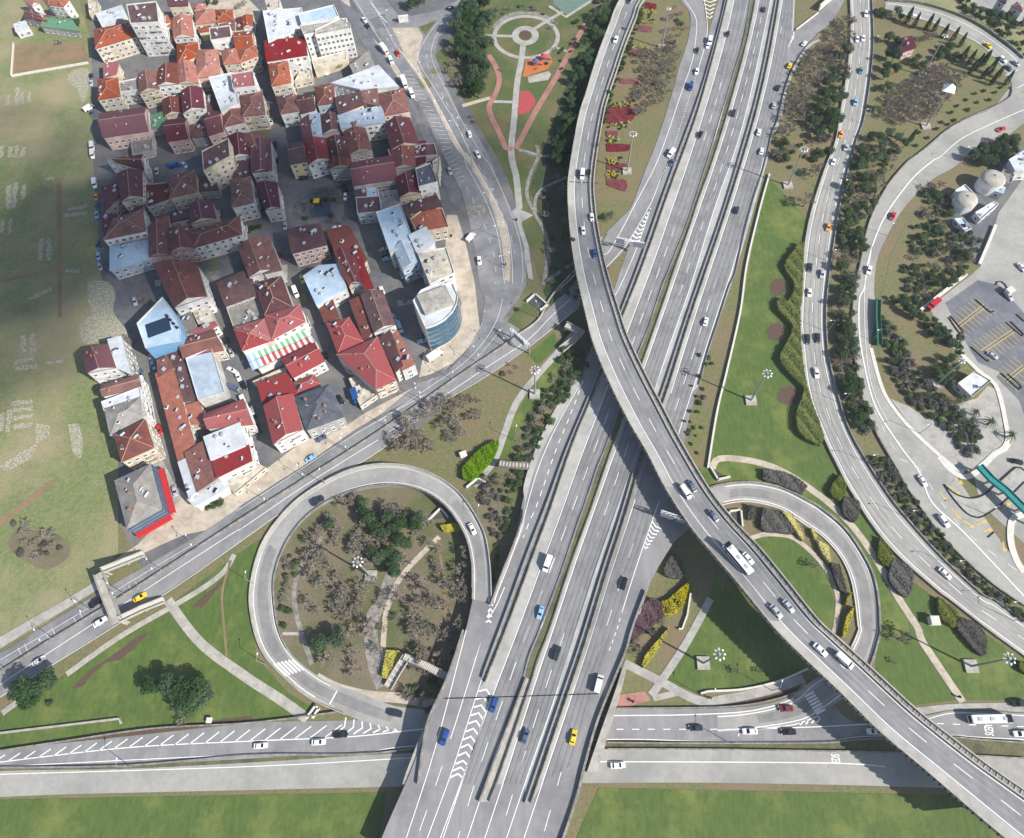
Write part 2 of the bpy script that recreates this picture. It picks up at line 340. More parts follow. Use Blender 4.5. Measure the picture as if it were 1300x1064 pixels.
# worn patches and tracks in the field
for s_ in ('k:0,610 240,560 240,570 0,625','k:225,210 245,210 245,760 230,760','l:0,560 60,520 180,420 240,400 190,450 80,530 0,590'):
    sheet('track',s_,.045,ERTH,sm=False)
sheet('worn_ground','l:140,180 200,190 195,230 150,260 120,320 20,370 0,350 90,290 140,260',.047,RUBB)
sheet('worn_ground','l:60,600 230,620 280,700 180,760 60,700 30,650',.047,GBRN)
sheet('worn_ground','l:270,185 310,180 330,260 320,320 290,300 280,240',.048,RUBB)
sheet('worn_ground','g:60,200 200,200 250,300 230,400 330,560 160,600 40,620 0,500 90,420 60,330',.047,RUBB)
sheet('worn_ground','a:480,480 590,460 600,600 560,700 520,600 450,540',.047,RUBB)
for s_ in ('k:5,90 3,150','k:38,80 25,175','k:65,78 58,175','k:97,85 88,175','k:35,235 33,330','k:62,225 56,325','k:97,232 92,290','k:10,372 8,425','k:42,368 38,430','k:165,448 160,535','k:197,448 193,535','k:270,332 345,318','k:252,356 345,346','k:92,830 90,905','k:128,825 134,905','k:60,937 135,925','k:60,965 150,955','k:180,945 255,932','l:45,102 130,92','l:45,128 130,118','l:50,160 130,150','l:50,195 130,183','l:40,125 30,215','l:5,140 5,210','a:50,640 52,720','a:115,590 118,715','a:150,620 148,700','a:200,620 198,690','a:15,985 8,1064','a:75,990 65,1064','a:118,980 100,1064','a:165,995 140,1064','k:180,212 215,205','k:260,575 315,578','k:110,690 205,645')[0:]:
    if s_.startswith(('k:5,90','k:38,80','k:65,78','k:97,85')): continue
    ZC[0]+=1; P=line3(s_,.05+ZC[0]*.0004,False); rn0=random.Random(len(s_)+int(P[0].x)); mb=MB(); n=9; Lp=[];Rp=[]; d=(P[-1]-P[0]); o_=Vector((-d.y,d.x,0)).normalized()
    for i in range(n): c=P[0].lerp(P[-1],i/(n-1)); Lp.append(c+o_*rn0.uniform(.5,1.5)); Rp.append(c-o_*rn0.uniform(.5,1.5))
    for i in range(n-1): mb.quad(Rp[i],Rp[i+1],Lp[i+1],Lp[i])
    mb.obj('foundation_remains',RUBB,kind='structure')
wall('boundary_wall','a:95,300 80,520',.05,.4,1.2,CONW,'pale boundary wall on the left of the bare dirt plot','wall',sm=False)
wall('boundary_wall','a:80,520 320,478 600,430',.05,.4,1.2,CONW,'long pale boundary wall below the bare dirt plot','wall',sm=False)
# footpaths
def path(s,w,m=PAVG,z=.09,name='footpath',sm=True):
    ZC[0]+=1; P=line3(s,z+ZC[0]*.0004,sm); mb=MB(); mark(mb,None,0,w,pts=P); return mb.obj(name,m,kind='structure')
path('m:755,290 900,480 1100,632|n:150,820 240,885',3.0,CON)
path('o:1110,180 1020,290 920,400 820,520 760,620 710,760 650,910 540,1050',2.6,PAVG)
path('y:215,1040 235,990 300,975 440,990 560,1020 660,1064|C:0,160 160,280 290,410 420,590 560,830 680,1020|E:700,250 940,610',2.4,PAV)
path('D:660,0 500,290 310,570',2.4,PAVG)
path('D:150,380 370,490 590,600 760,590 1000,540 1210,470',2.6,PAVG)
path('D:320,590 480,550',1.8,PAVG,z=.095)
sheet('plaza','D:105,570 270,545 310,600 180,635 110,645',.1,PAVR,sm=False)
path('n:550,320 500,470 455,560 465,690 495,775',4.6,COND)
path('n:685,270 560,400 510,510 498,600 495,690',1.8,PAV)
path('n:680,280 700,430 710,620',.9,ERTH)
path('n:290,270 210,390 195,480 215,580 255,700',1.6,COND)
path('n:155,597 215,597',1.0,CON,z=.095)
path('n:270,745 340,780 440,805 560,815 670,835',3.0,PAV)
path('B:790,485 880,458 970,458 1060,480 1160,560 1240,650|C:0,540 110,640 180,750 205,850 190,1000|E:180,200',1.6,PAV)
path('m:1055,85 1010,160 930,225 800,305 540,455 300,625',1.9,CON)
path('m:1040,110 1000,260 1010,420 1020,545',.8,ERTH)
path('m:90,740 10,800',1.9,CON)
# park paths
path('q:425,370 470,440 500,540 470,640 430,720 450,800 500,900 545,1000 590,1010',2.6,PAVR,z=.1)
path('q:1190,0 1130,90 1060,200 980,340 900,490 830,610 740,760 650,930 610,1005',2.8,PAVR,z=.1)
path('q:660,290 650,400 620,560 600,800 580,1030|f:1010,150 1040,350 1060,560',3.0,PAVG,z=.09)
path('q:400,240 600,245',2,PAVG,z=.095); path('q:690,225 800,155 960,60',2,PAVG,z=.095); path('q:880,320 985,355',1.4,PAVG,z=.095); path('q:440,685 610,690',1.8,PAVG,z=.095); path('q:250,715 440,660',2.2,PAV,z=.096); path('q:630,1010 760,1050',1.8,PAVG,z=.095)
def ringpts(cx,cy,rx,ry,a0=0,a1=360,n=40): return [(cx+rx*math.cos(math.radians(a0+(a1-a0)*i/n)),cy+ry*math.sin(math.radians(a0+(a1-a0)*i/n))) for i in range(n+1)]
def ringpath(frame,cx,cy,rx,ry,w,m,z,a0=0,a1=360,name='footpath'):
    x0,y0,s=FR[frame]; P=[(x0+x/s,y0+y/s) for x,y in ringpts(cx,cy,rx,ry,a0,a1)]
    mb=MB(); mark(mb,None,0,w,pts=[G(x,y,z) for x,y in P]); return mb.obj(name,m,kind='structure')
ringpath('q',675,240,68,50,3.6,PAVG,.1); ringpath('q',680,250,215,140,2.2,PAVG,.098); ringpath('q',680,245,228,160,3,COND,.092,200,330)
sheet('flower_bed','q:640,215 675,205 710,215 715,245 690,262 655,258',.11,MULC)
sheet('playground','q:680,410 840,360 860,420 820,470 690,515 655,520',.1,mat('rubber_orange','#b06a3c','#9d5d36',1.5),sm=False)
sheet('terrace','q:690,520 830,480 850,500 830,540 700,560',.1,CON,sm=False)
sheet('round_court','q:640,615 700,615 740,660 740,710 700,755 640,775 620,760 630,690',.105,mat('court_red','#a3494a','#8f3f42',1.2))
sheet('sports_court','q:860,20 960,110 1120,10 1100,-60 880,-60',.1,mat('court_green','#64786e','#566a60',.6),sm=False)
path('q:835,40 950,115 1130,0',1.8,CON,z=.11,sm=False)
path('u:200,20 210,90 160,200 140,330 190,440 250,560 270,680 240,880',1.6,COND,z=.1)
path('u:90,45 190,85 330,95 390,180',1.4,COND,z=.1); path('u:390,215 250,280 195,340 190,440',1.4,COND,z=.1)
sheet('footpath','u:30,440 80,400 110,420 180,450 110,490 110,520 150,640 180,850 150,840 110,640 70,500',.1,PAVG,sm=False)
path('u:430,740 250,860',1.4,COND,z=.1)
# ------------------------------------------------------------------ roads
white=MB()
# main street on the east edge of the town
sheet('street','c:250,0 440,280 600,520 740,780 |f:560,230 665,435 700,560 720,640 760,830 790,1064|o:600,0 580,150 500,290 380,420 230,470 0,660|j:1277,90 1000,250 800,370 500,590 300,700 0,890|m:860,20 560,190 300,345 0,530 -120,600 -120,680 0,612 240,462 560,268 975,0|j:400,720 800,450 1277,165|o:0,745 500,400 620,320 780,210 800,170 700,110 790,0|f:1110,1064 1095,820 1040,640 960,470 860,210 740,0|c:1000,830 880,560 810,380 830,260 960,110 1060,90 1060,40 880,60 640,110 560,100 480,0 350,-140 200,-140',.1,ASPS,sm=False)
sheet('street','c:560,100 600,150 880,100 1277,-60 1277,-150 1000,-20 880,50 740,105 640,125',.11,ASPS,sm=False)
sheet('service_street','c:170,0 255,60 440,330 580,560 700,760 860,1064|f:560,260 660,435 660,500 600,520 500,250 380,60 350,0|c:780,1064 640,700 430,420 340,330 270,200 150,0',.09,ASPD,sm=False)
# curving tan median
ribbon('median','c:560,330 640,440 760,620 940,980|f:700,230 850,480 930,740 955,900 960,1040','c:600,360 680,450 800,650 990,1000|f:750,230 900,500 985,740 1000,900 995,1050',.16,PAV)
mk=MB(); z=.24
mark(mk,'c:270,0 450,290 590,520',z,.18); mark(mk,'c:370,0 470,170 540,300 640,420 760,590 960,960 1010,1064|f:700,260 840,520 920,760 960,1064',z,.18)
mark(mk,'c:830,150 760,240 700,360 710,440 790,570 960,850 1060,1064|f:760,270 900,520 980,700 1010,900 1015,1064',z,.18)
mark(mk,'c:940,110 830,220 790,310 790,400 860,560 1000,830 1140,1064|f:860,260 970,500 1060,760 1085,960 1080,1064',z,.15)
mark(mk,'c:755,350 760,440 900,720|f:700,110 830,350 930,560 1000,740 1030,860',z,.15,dash=(3,4.5)); 
mark(mk,'f:690,380 770,550 830,680 870,800 900,940 900,1064',z,.15,dash=(3,5))
mark(mk,'c:470,230 560,400',z,.15,dash=(3,6)); mark(mk,'c:380,20 430,90 480,150',z,.9,dash=(.8,1.0))
# parking bays marked across the street
A_=pl('c:590,480 640,560 700,660 760,780 820,900 870,1010|f:530,150 600,280 660,375'); B_=pl('c:650,480 700,570 760,680 830,800 890,910 940,1010|f:590,140 640,250 700,365')
for i,(p,q) in enumerate(zip(resn(A_,30),resn(B_,30))):
    a=G(p.x,p.y,z); b=G(q.x,q.y,z); mark(mk,None,0,.14,pts=[a,b])
mark(mk,'o:0,690 250,520 480,360 600,230 670,110 700,0',z,.15); mark(mk,'o:250,490 450,330 560,200 600,60',z,.12,dash=(3,5))
mark(mk,'o:450,350 500,400 700,160',z,.12,sm=False)
mark(mk,'j:0,900 400,640 800,380 1277,110',z,.15); mark(mk,'m:0,560 300,385 600,200 860,45',z,.14)
for k in range(5):
    x=80+k*125; mark(mk,f'm:{x},{505-k*70} {x+14},{535-k*70}',z,.14,sm=False)
    mark(mk,f'm:{x+30},{488-k*70} {x+44},{518-k*70}',z,.14,sm=False)
sm1=mk.obj('lane_marking',WHT,[o for o in COL.objects if o.name=='street'][0])
# diagonal dual carriageway, lower side
RD='o:1140,30 1000,150 840,270 700,370 590,440 300,620 0,860|j:500,770 200,980 90,1060|m:740,260 380,490 0,730 -140,810'
LD='o:1010,0 920,90 780,210 620,320 500,400 0,748|j:400,722 0,975|m:560,267 240,462 0,612 -140,700'
ribbon('slip_road',LD,RD,.16,ASP)
ribbon('slip_road','G:0,740 40,700|u:440,850 340,960|o:1010,0','G:0,1010|u:640,790 590,850 480,960|o:1140,30',.15,ASP)
ribbon('slip_road','N:1000,-60 970,0 1040,100 1030,280 960,500 900,720 790,1064|G:280,300 190,540 120,620 0,740','N:1130,-60 1150,100 1165,250 1130,480 1060,720 930,1064|G:420,300 320,560 150,850 0,1010',.155,ASP)
mk=MB(); z=.27
mark(mk,'o:1080,0 980,90 840,230 600,390 330,570 0,790|j:1277,215 1050,360 480,715 0,1040|m:1030,0 0,670 -140,760',z,.25)
mark(mk,'o:1130,45 840,275 590,445 300,622 0,858|j:1070,415 500,772|m:740,265 0,728',z,.18)
mark(mk,'j:1040,370 1070,415',z,.25,sm=False); mark(mk,'j:500,735 520,775',z,.25,sm=False)
mark(mk,'N:970,-40 1005,10 1085,140 1082,300 1050,480 960,740 880,980|G:370,230 240,480 80,780 0,900|u:550,700 400,850 280,960',z,.3)
mark(mk,'N:1140,-20 1160,80 1170,200 1165,280 1140,390 1100,520',z,.3); mark(mk,'N:1100,520 1050,680 930,1064|G:460,220 400,350',z,.22,dash=(1,1))
mark(mk,'G:400,350 350,480 300,580 150,830 0,1000',z,.28)
mk.obj('lane_marking',WHT,[o for o in COL.objects if o.name=='slip_road'][0])
wall('barrier','o:780,212 620,322 500,402 0,750|j:400,724 0,978|m:560,270 240,465 0,616 -140,704',.16,.5,.9,COND,'long dark concrete barrier between the two sides of the diagonal road','barrier')
wall('barrier','u:600,590 520,700 300,940|o:900,120 780,205',.16,.4,.9,CON,'pale parapet on the upper edge of the slip road west of the flyover','barrier')
# ---- main highway, rows of constant photo height
W_=[pl('G:150,850 120,940 90,1064|H:290,330 170,700|I:440,80 350,160 300,230 210,390 130,560 80,700 30,860 5,1000|J:30,60 -20,300'),]
hwL=pl('N:1290,-60 1240,0 1190,200 1150,380|G:470,200 400,380 350,500 150,850 90,1064|H:290,330 100,760|I:440,80 300,230 210,390 130,560 80,700 30,860 5,1000|J:350,160 385,165 370,260 300,450 215,660 150,830 136,880|J:20,1064|L:370,0 300,220 230,400 130,620 30,940|P:498,1030 470,1100')
hwL=pl('N:1290,-60 1240,0 1190,200 1150,380|G:470,200 400,380 350,500 150,850 90,1064|H:290,330 100,760|I:440,80 300,230 210,390 130,560 80,700 30,860 5,1000|J:375,180 370,260 300,450 215,660 150,830 20,870|L:370,0 300,220 230,400 130,620 30,940|P:498,1030 470,1100')
hwR=pl('F:1300,250 1190,372 1100,520 1040,680 980,920|G:1240,0 1180,250 1100,500 1030,760 960,1064|H:1160,250 1070,530 1000,740 930,1000|I:1300,260 1200,590|B:560,200 440,420 340,510 270,600 190,780 100,1021|M:590,0 500,250 430,420 310,720 220,1030|P:728,1020 705,1090')
hwR=pl('F:1120,-60 1110,225 1100,520 1040,680 980,920|G:1240,0 1180,250 1100,500 1030,760 960,1064|H:1160,250 1070,530 1000,740 930,1000|I:1300,260 1200,590|B:440,250 440,420 340,510 270,600 190,780 100,1021|M:590,0 500,250 430,420 310,720 220,1030|P:728,1020 705,1090')
def xat(P,y):
    P=[p for p in P]; 
    if y<=P[0][1]: return P[0][0]
    for a,b in zip(P,P[1:]):
        if a[1]<=y<=b[1] and b[1]>a[1]: return a[0]+(b[0]-a[0])*(y-a[1])/(b[1]-a[1])
    return P[-1][0]
def mono(P):
    out=[P[0]]
    for p in P[1:]:
        if p[1]>out[-1][1]+.5: out.append(p)
    return out
hwL=mono(fair(hwL)); hwR=mono(fair(hwR))
ys=[ -60+ i*4 for i in range(int((1080+60)/4)+1)]
hw=MB(); rows=[(G(xat(hwL,y),y,zh(0,0,y)),G(xat(hwR,y),y,zh(0,0,y))) for y in ys]
for i,(y,(l,r),(l2,r2)) in enumerate(zip(ys,rows,rows[1:])):
    hw.quad(l,l2,r2,r)
    bridge = 868<y
    for e,e2,fl in ((l,l2,0),(r,r2,1)):
        zb=(lambda p:p.z-1.2) if (884<y<1010) else (lambda p:-.1)
        A=Vector((e.x,e.y,zb(e))); B_2=Vector((e2.x,e2.y,zb(e2)))
        hw.quad(e,e2,B_2,A,1) if fl else hw.quad(e2,e,A,B_2,1)
    if 884<y<1010:
        d=Vector((0,0,1.2)); hw.quad(l-d,r-d,r2-d,l2-d,1)
HW=hw.obj('highway',[ASP,COND],kind='structure')
for y in (884,1010):   # bridge abutments
    l=G(xat(hwL,y),y,zh(0,0,y)); r=G(xat(hwR,y),y,zh(0,0,y)); ab=MB()
    t=(r-l).normalized(); ab.quad(l-Vector((0,0,.3)),r-Vector((0,0,.3)),Vector((r.x,r.y,0)),Vector((l.x,l.y,0))); tag(ab.obj('abutment',CON),'concrete abutment wall holding up the highway bridge, '+('north side' if y<900 else 'south side'),'abutment')
# medians and shoulders
mdn=dict(
 a=('F:595,0 560,170 490,420 430,640 350,880 |G:590,0 520,200 440,420 370,620 300,820 230,1030|H:340,450|I:600,0 510,220 440,380 360,560 280,770 190,1064|J:470,320 350,660 210,1050|L:540,200 500,330',
    'F:612,0 575,170 510,420 450,640 395,840 |G:630,20 570,150 500,350 410,600 330,840 260,1040|H:350,500|I:625,10 560,180 510,290 430,450 350,680 230,1064|J:540,280 400,660 260,1050|L:590,180 520,360'),
 b=('F:790,0 740,280 660,560 590,800 510,1064|G:750,240 655,540 565,790 460,1050|H:650,280 560,560 460,810|I:660,550 590,720 480,1050|J:800,250 670,640 510,1064|L:830,170 790,320',
    'F:822,0 770,280 690,580 620,830 550,1064|G:780,260 690,500 620,720 500,1050|H:700,280 590,600 490,880|I:700,570 620,800 530,1064|J:850,270 730,600 580,1064|L:890,190 845,340'),
 c=('F:975,0 910,360 860,600 790,900 730,1064|G:960,300 870,600 780,850 710,1064|H:900,290 800,600 650,1060|I:1030,280 850,720 820,900|J:1080,300 960,650 840,1064|L:1080,360 880,940 795,1190',
    'F:1000,0 940,360 890,600 820,880 770,1064|G:1000,260 910,560 820,820 740,1064|H:930,300 830,600 690,1060|I:1060,300 890,720 855,900|J:1120,300 1000,650 880,1064|L:1110,380 920,940 835,1190'))
gm=mat('median_grass','#56563a','#6b664a',1.0,c3='#494a3a',scale3=.2,bump=.2)
for k,nm,mm,dz in (('a','median',COND,.05),('b','median',gm,.05),('c','median',COND,.05)):
    ribbon(nm,fair(mdn[k][0]),fair(mdn[k][1]),hz(dz),mm,n=180,sm=False)
ribbon('median','L:800,330 570,940 480,1180','L:845,340 640,940 550,1180',hz(.12),CON,n=50)
# shoulders: pale concrete strips
for A1,B1 in (('F:612,0 510,420 395,840 320,1064|G:570,150 410,600 260,1040|H:350,500|I:560,180 430,450 230,1064|J:540,280 400,660 260,1064|L:590,180 520,360 480,400','F:662,0 600,290 520,570 440,830 380,1030|G:560,370 420,760 330,1050|H:500,300 385,620|I:660,120 540,440 430,720 320,1050|J:560,460 340,1064|L:570,450'),
 ('F:935,0 870,330 790,680 700,1060|G:900,300 780,640 660,1064|H:830,370 700,720 590,1064|I:890,580 810,790 720,1060|J:980,430 770,1064|L:990,500 830,940 790,1060',mdn['c'][0]),
 ('F:822,0 770,280 690,580 620,830 550,1064|G:780,260 690,500 620,720 500,1050|H:700,280 590,600 490,880|I:700,570 620,800 530,1064|J:850,270 730,600 580,1064|L:890,190 640,940 600,1060','F:850,0 798,280 715,580 645,830 575,1064|G:805,260 715,500 645,720 525,1050|H:725,280 615,600 515,880|I:730,570 645,800 555,1064|J:875,270 755,600 605,1064|L:920,190 680,940 640,1060'),
 (mdn['c'][1],'F:1025,0 965,360 915,600 845,880 795,1064|G:1025,260 935,560 845,820 765,1064|H:960,300 860,600 720,1060|I:1090,300 920,720 885,900|J:1150,300 1030,650 905,1064|L:1140,380 950,940 910,1060'),
 ('G:1190,150 1100,480 1010,790 930,1064|H:1050,500 960,800 870,1064','G:1220,150 1130,480 1040,790 960,1064|H:1080,500 1000,740 930,1000')):
    ribbon('shoulder',fair(A1),fair(B1),hz(.025),SHO,n=180,sm=False)
ribbon('shoulder','I:440,80 300,230 130,560 30,860|J:380,170 215,660 150,830','I:445,110 330,300 150,670 60,960|J:440,20 390,150 380,330 250,600 165,860',hz(.02),SHO,n=80)
mk=MB(); Z=hz(.06)
def ext(s):
    P=pl(s); a,b=P[-2],P[-1]
    if 955<b[1]<1070: k=(1076-b[1])/(b[1]-a[1]); P.append((b[0]+(b[0]-a[0])*k,1076))
    return P
for s_ in ('F:662,0 600,290 520,570 440,830 380,1030|G:560,370 420,760 330,1050|H:500,300 385,620|I:660,120 540,440 430,720 320,1050|J:560,460 340,1064|L:570,450 395,940 350,1060',
  'F:765,0 700,330 600,740 510,1060','L:880,0 720,460 560,940','L:560,460 400,930','J:780,380 690,640 510,1050',
  'F:850,0 798,280 715,580 645,830 575,1064|G:805,260 715,500 645,720 525,1050|H:725,280 615,600 515,880','I:730,570 645,800 555,1064|J:875,270 755,600 605,1064|L:920,190 680,940 640,1060',
  'F:935,0 870,330 790,680 700,1060|G:900,300 780,640 660,1064|H:830,370 700,720 590,1064','I:890,580 810,790 720,1060|J:980,430 770,1064|L:990,500 830,940 790,1060',
  'F:1025,0 965,360 915,600 845,880 795,1064|G:1025,260 935,560 845,820 765,1064|H:960,300 860,600 720,1060','J:1220,80 1150,300 1030,650 905,1064|L:1140,380 950,940 910,1060',
  'F:1112,0 1100,230','G:1215,50 1190,150 1100,480 1010,790 930,1064|H:1050,500 960,800 870,1064|I:1290,130 1190,480',
  'S:410,550 260,980|J:1300,380 1230,560 1180,740 1120,930','I:440,130 330,310 250,450 150,680 60,960|J:390,150 380,330 250,600 160,860',
  'G:330,560 240,830 150,1064|H:440,0 290,340','L:390,0 330,230 230,620 140,940 100,1060','L:500,40 400,380 280,750','L:495,340 410,600 305,940 260,1060','J:130,900 100,1064|J:160,900 240,740'):
    mark(mk,fair(ext(s_)),Z,.26,sm=False)
for s_ in ('F:710,20 640,340 550,680 480,930 430,1060|G:640,310 510,700 390,1040|H:580,270 450,630|I:700,230 610,450 530,680 390,1050|J:740,190 650,420 560,680 490,850|L:800,20 680,370 600,600 510,850 470,980',
  'F:870,100 820,360 730,700 660,960|G:840,330 690,760 620,980|H:760,400 640,760 550,1020','I:830,500 770,690 690,920|J:1050,30 960,280 810,740 720,1000|L:1070,0 900,500 800,830 760,960',
  'F:1030,60 980,540 900,820 860,1000|G:1140,80 1100,210 1020,460 940,720 850,1000|H:1080,150 1030,300 930,620 820,970|I:1240,60 1180,260 1120,440','J:1230,350 1140,600 1070,840 1000,1040|L:1265,270 1150,600 1070,880',
  'L:250,850 225,940 200,1010'):
    mark(mk,fair(ext(s_)),Z,.22,dash=(5.5,6.5),sm=False)
mark(mk,'I:480,60 400,280 270,600 180,860 120,1030|J:430,240 380,370',Z,.3,dash=(2.2,2.2)); mark(mk,'J:1110,960 1080,1064|M:470,0 380,270',Z,.25,dash=(1.2,1.2))
def chev(a,b,n,z,w=.5,skew=.5,tip=.5):
    a=resn(pl(a),n*2+1); b=resn(pl(b),n*2+1)
    for i in range(n):
        k=2*i; p=a[k]; q=b[k]; c=(a[k]+b[k])/2; nx=(a[min(k+1,2*n)]+b[min(k+1,2*n)])/2; c2=c+(c-nx)*2*skew
        zz=[(z(0,v.x,v.y) if callable(z) else z) for v in (p,c2,q)]
        mark(mk,None,0,w,pts=[G(p.x,p.y,zz[0]),G(c2.x,c2.y,zz[1]),G(q.x,q.y,zz[2])])
chev('L:475,420 315,920','L:560,460 400,930',9,Z,.5,.6)
chev('L:315,920 260,1060','L:400,930 350,1060',3,Z,.5,.6)
chev('J:125,880 90,1050','J:150,880 135,1050',4,Z,.6,.4)
chev('S:345,735 258,1000','S:430,800 290,1000',7,Z,.5,-.5)
chev('G:330,560 160,820','G:325,565 240,830',9,hz(.13),.7,-.5)
chev('F:430,0 465,150','F:530,0 490,150',5,hz(.13),.7,-.6)
chev('F:1110,240 1060,370','F:1100,300 1060,370',4,hz(.1),.4,.4)
mk.obj('lane_marking',WHT,HW)
def side(dx,s): return off(pl(s),dx)
for k,s_ in (('first median from the left',mdn['a'][0]),('first median from the left, its right face',mdn['a'][1]),('third median from the left',mdn['c'][0]),('third median from the left, its right face',mdn['c'][1])):
    wall('barrier',fair(s_),hz(0.05),.35,.85,COND if 'right' in k else STL,f'long low barrier along the highway, {k}','barrier','barriers along the highway medians',sm=False)
rail('guard_rail',mdn['b'][0],hz(.05),'steel guard rail on the left edge of the grassy highway median','guard rails of the grassy median')
rail('guard_rail',mdn['b'][1],hz(.05),'steel guard rail on the right edge of the grassy highway median','guard rails of the grassy median')
wall('barrier','L:800,330 570,940 480,1180',hz(.1),.5,1.0,COND,'dark parapet at the left edge of the concrete slab between highway decks','barrier')
wall('barrier','L:845,340 640,940 550,1180',hz(.1),.35,.8,COND,'low barrier at the right edge of the concrete slab between highway decks','barrier')
wall('parapet','J:1300,770 1200,1040|M:590,0 500,250 430,420 310,720 220,1030|P:730,1020 705,1090',hz(0),.7,1.1,DRK if False else COND,'parapet wall on the right edge of the highway beside the triangular lawn','parapet')
wall('parapet','L:370,0 300,220 230,400 130,620 90,830 60,1060',hz(0),.6,1.1,COND,'parapet wall on the left edge of the highway bridge','parapet')
wall('parapet','J:385,165 370,260 300,450 215,660 136,880',hz(0),.5,1.6,COND,'dark retaining parapet between the left slip lane and the ivy slope','parapet')
ribbon('ledge','L:300,230 230,390 110,640 -10,940 -50,1060','L:290,300 240,420 140,640 60,900 20,1060',hz(-.35),CON,n=40,skirt=0)
ribbon('ledge','M:480,360 430,520 330,800 240,1064','M:510,360 470,520 400,760 310,1064',hz(-.4),CON,n=40,skirt=0)
wall('guard_rail','F:1300,262 1190,372 1100,520 1040,680 980,920|G:1240,0 1180,250 1100,500 1030,760 960,1064|H:1160,250 1070,530 1000,740 930,1000',hz(.02),.2,.7,STL,'steel rail along the right edge of the highway beside the long lawn','guard rail')
wall('retaining_wall','v:660,205 600,420 520,760 480,1050|y:400,0 300,450 240,700 185,1040',.04,.7,1.0,CONW,'long pale low wall between the highway verge and the long lawn','wall')
# ---- right hand slip road at the top merging from the underpass
ribbon('slip_road','s:790,205 950,95 1040,0','s:610,560 700,400 800,300 900,240 1000,190 1100,60 1130,0',.14,ASP)
ribbon('slip_road','F:1095,240 1060,400 1060,500','F:1300,262 1190,372 1100,520',.145,ASP,n=10)
wall('kerb','F:1300,300 1220,350 1120,500 1050,680 1000,900|G:1250,0',.1,1.2,.15,CON,'broad pale kerb on the outer edge of the merging slip road','kerb')
wall('underpass_wall','s:1060,-20 950,75',.1,.8,3.5,CONW,'pale wing wall where the slip road goes under the right road','wall')
wall('underpass_wall','s:950,90 800,205 790,0',.1,.5,.8,CONW,'pale kerb wall round the small lawn by the underpass mouth','wall',sm=False)
# ---- left loop ramp
def zl(t,x,y): return .12+ (zh(0,0,765)-.0)*ss(1-t/.55)
LLo='n:862,495 855,350 830,240 750,120 640,50 520,25 400,40 290,90 180,170 90,290 50,430 52,540 90,660 180,760 260,820 370,870 450,900 560,925 690,930'
LLi='n:795,480 795,360 770,260 710,170 630,115 530,95 430,105 330,140 240,200 170,290 130,400 130,500 150,600 200,680 300,755 400,790 500,830 560,845 700,860'
ribbon('loop_road',LLo,LLi,zl,ASPM,n=150,skirt=0)
ribbon('loop_road','J:150,860 20,870|L:560,0 520,60','J:-30,700 -110,1000|L:365,0 330,120',hz(-.01),ASP,n=12) if False else None
ribbon('highway','n:862,495 840,580 800,700','n:798,480 770,600 722,730',hz(.03),ASP,n=20,skirt=0)
mk=MB(); zz=lambda d:(lambda t,x,y: zl(t,x,y)+d)
def mid(a,b,f,n=150):
    A=resn(smooth(clean(pl(a)),4),n); B=resn(smooth(clean(pl(b)),4),n); return [tuple(p.lerp(q,f)) for p,q in zip(A,B)]
mark(mk,mid(LLo,LLi,.14)[:120],lambda t,x,y:zl(t*.8,x,y)+.05,.25,sm=False)
mark(mk,mid(LLo,LLi,.88)[:120],lambda t,x,y:zl(t*.8,x,y)+.05,.22,sm=False)
cw=mid(LLo,LLi,.2); 
a=pl('n:310,770 330,785'); 
for k in range(6):   # zebra crossing
    f=.1+.15*k; p=mid(LLo,LLi,f); i0=107
    mark(mk,None,0,.6,pts=[G(*p[i0],.2),G(*p[i0+4],.2)])
mark(mk,None,0,.4,pts=[G(*q,.2) for q in pl('n:340,790 315,835')])
ll=[o for o in COL.objects if o.name=='loop_road'][0]; mk.obj('lane_marking',WHT,ll)
ribbon('shoulder',mid(LLo,LLi,.02)[:125],mid(LLo,LLi,.14)[:125],lambda t,x,y:zl(t*.83,x,y)+.02,SHO,n=120,sm=False)
wall('parapet',mid(LLo,LLi,0)[:128],lambda t,x,y:zl(t*.85,x,y),.35,.9,CON,'pale parapet round the outside of the left loop ramp','parapet',sm=False)
wall('parapet',mid(LLo,LLi,1)[3:105],lambda t,x,y:zl(.02+t*.68,x,y),.35,.8,COND,'parapet round the inside of the left loop ramp','parapet',sm=False)
# ---- right loop ramp
RLo='B:60,900 200,560 330,400 400,290 550,190 700,155 850,155 1000,190 1160,270|C:110,310 240,420 340,560 410,700 440,850 448,1000|E:450,150 445,220 385,410 300,520 200,610 60,700|D:1150,740 900,775 700,790'
RLi='B:150,930 270,600 440,420 530,340 620,290 750,265 880,280 1000,320 1120,400|C:110,470 210,580 270,700 300,830 320,1000|E:325,180 270,300 160,420 40,490|D:1150,585 1000,640 820,672 700,680'
def zr(t,x,y): return .1+(zh(0,0,700)-.1)*ss(1-t/.3) if t<.3 else .1
ribbon('loop_road',RLo,RLi,lambda t,x,y:zr(t,x,y)+.02,ASPM,n=170,skirt=0)
mk=MB()
mark(mk,mid(RLo,RLi,.12,170)[18:],lambda t,x,y:.24,.3,sm=False); mark(mk,mid(RLo,RLi,.86,170)[30:],lambda t,x,y:.24,.3,sm=False)
for k in range(7): mark(mk,None,0,.6,pts=[G(*q,.24) for q in pl(f'E:{8+11*k},{578+17*k} {62+11*k},{550+17*k}')])
mk.obj('lane_marking',WHT,[o for o in COL.objects if o.name.startswith('loop_road')][-1])
wall('parapet',mid(RLo,RLi,0,170)[30:128],.1,.6,.8,COND,'grey parapet round the outside of the right loop ramp','parapet',sm=False)
wall('parapet',mid(RLo,RLi,1,170)[34:120],.1,.3,.5,CONW,'pale low parapet round the inside of the right loop ramp','parapet',sm=False)
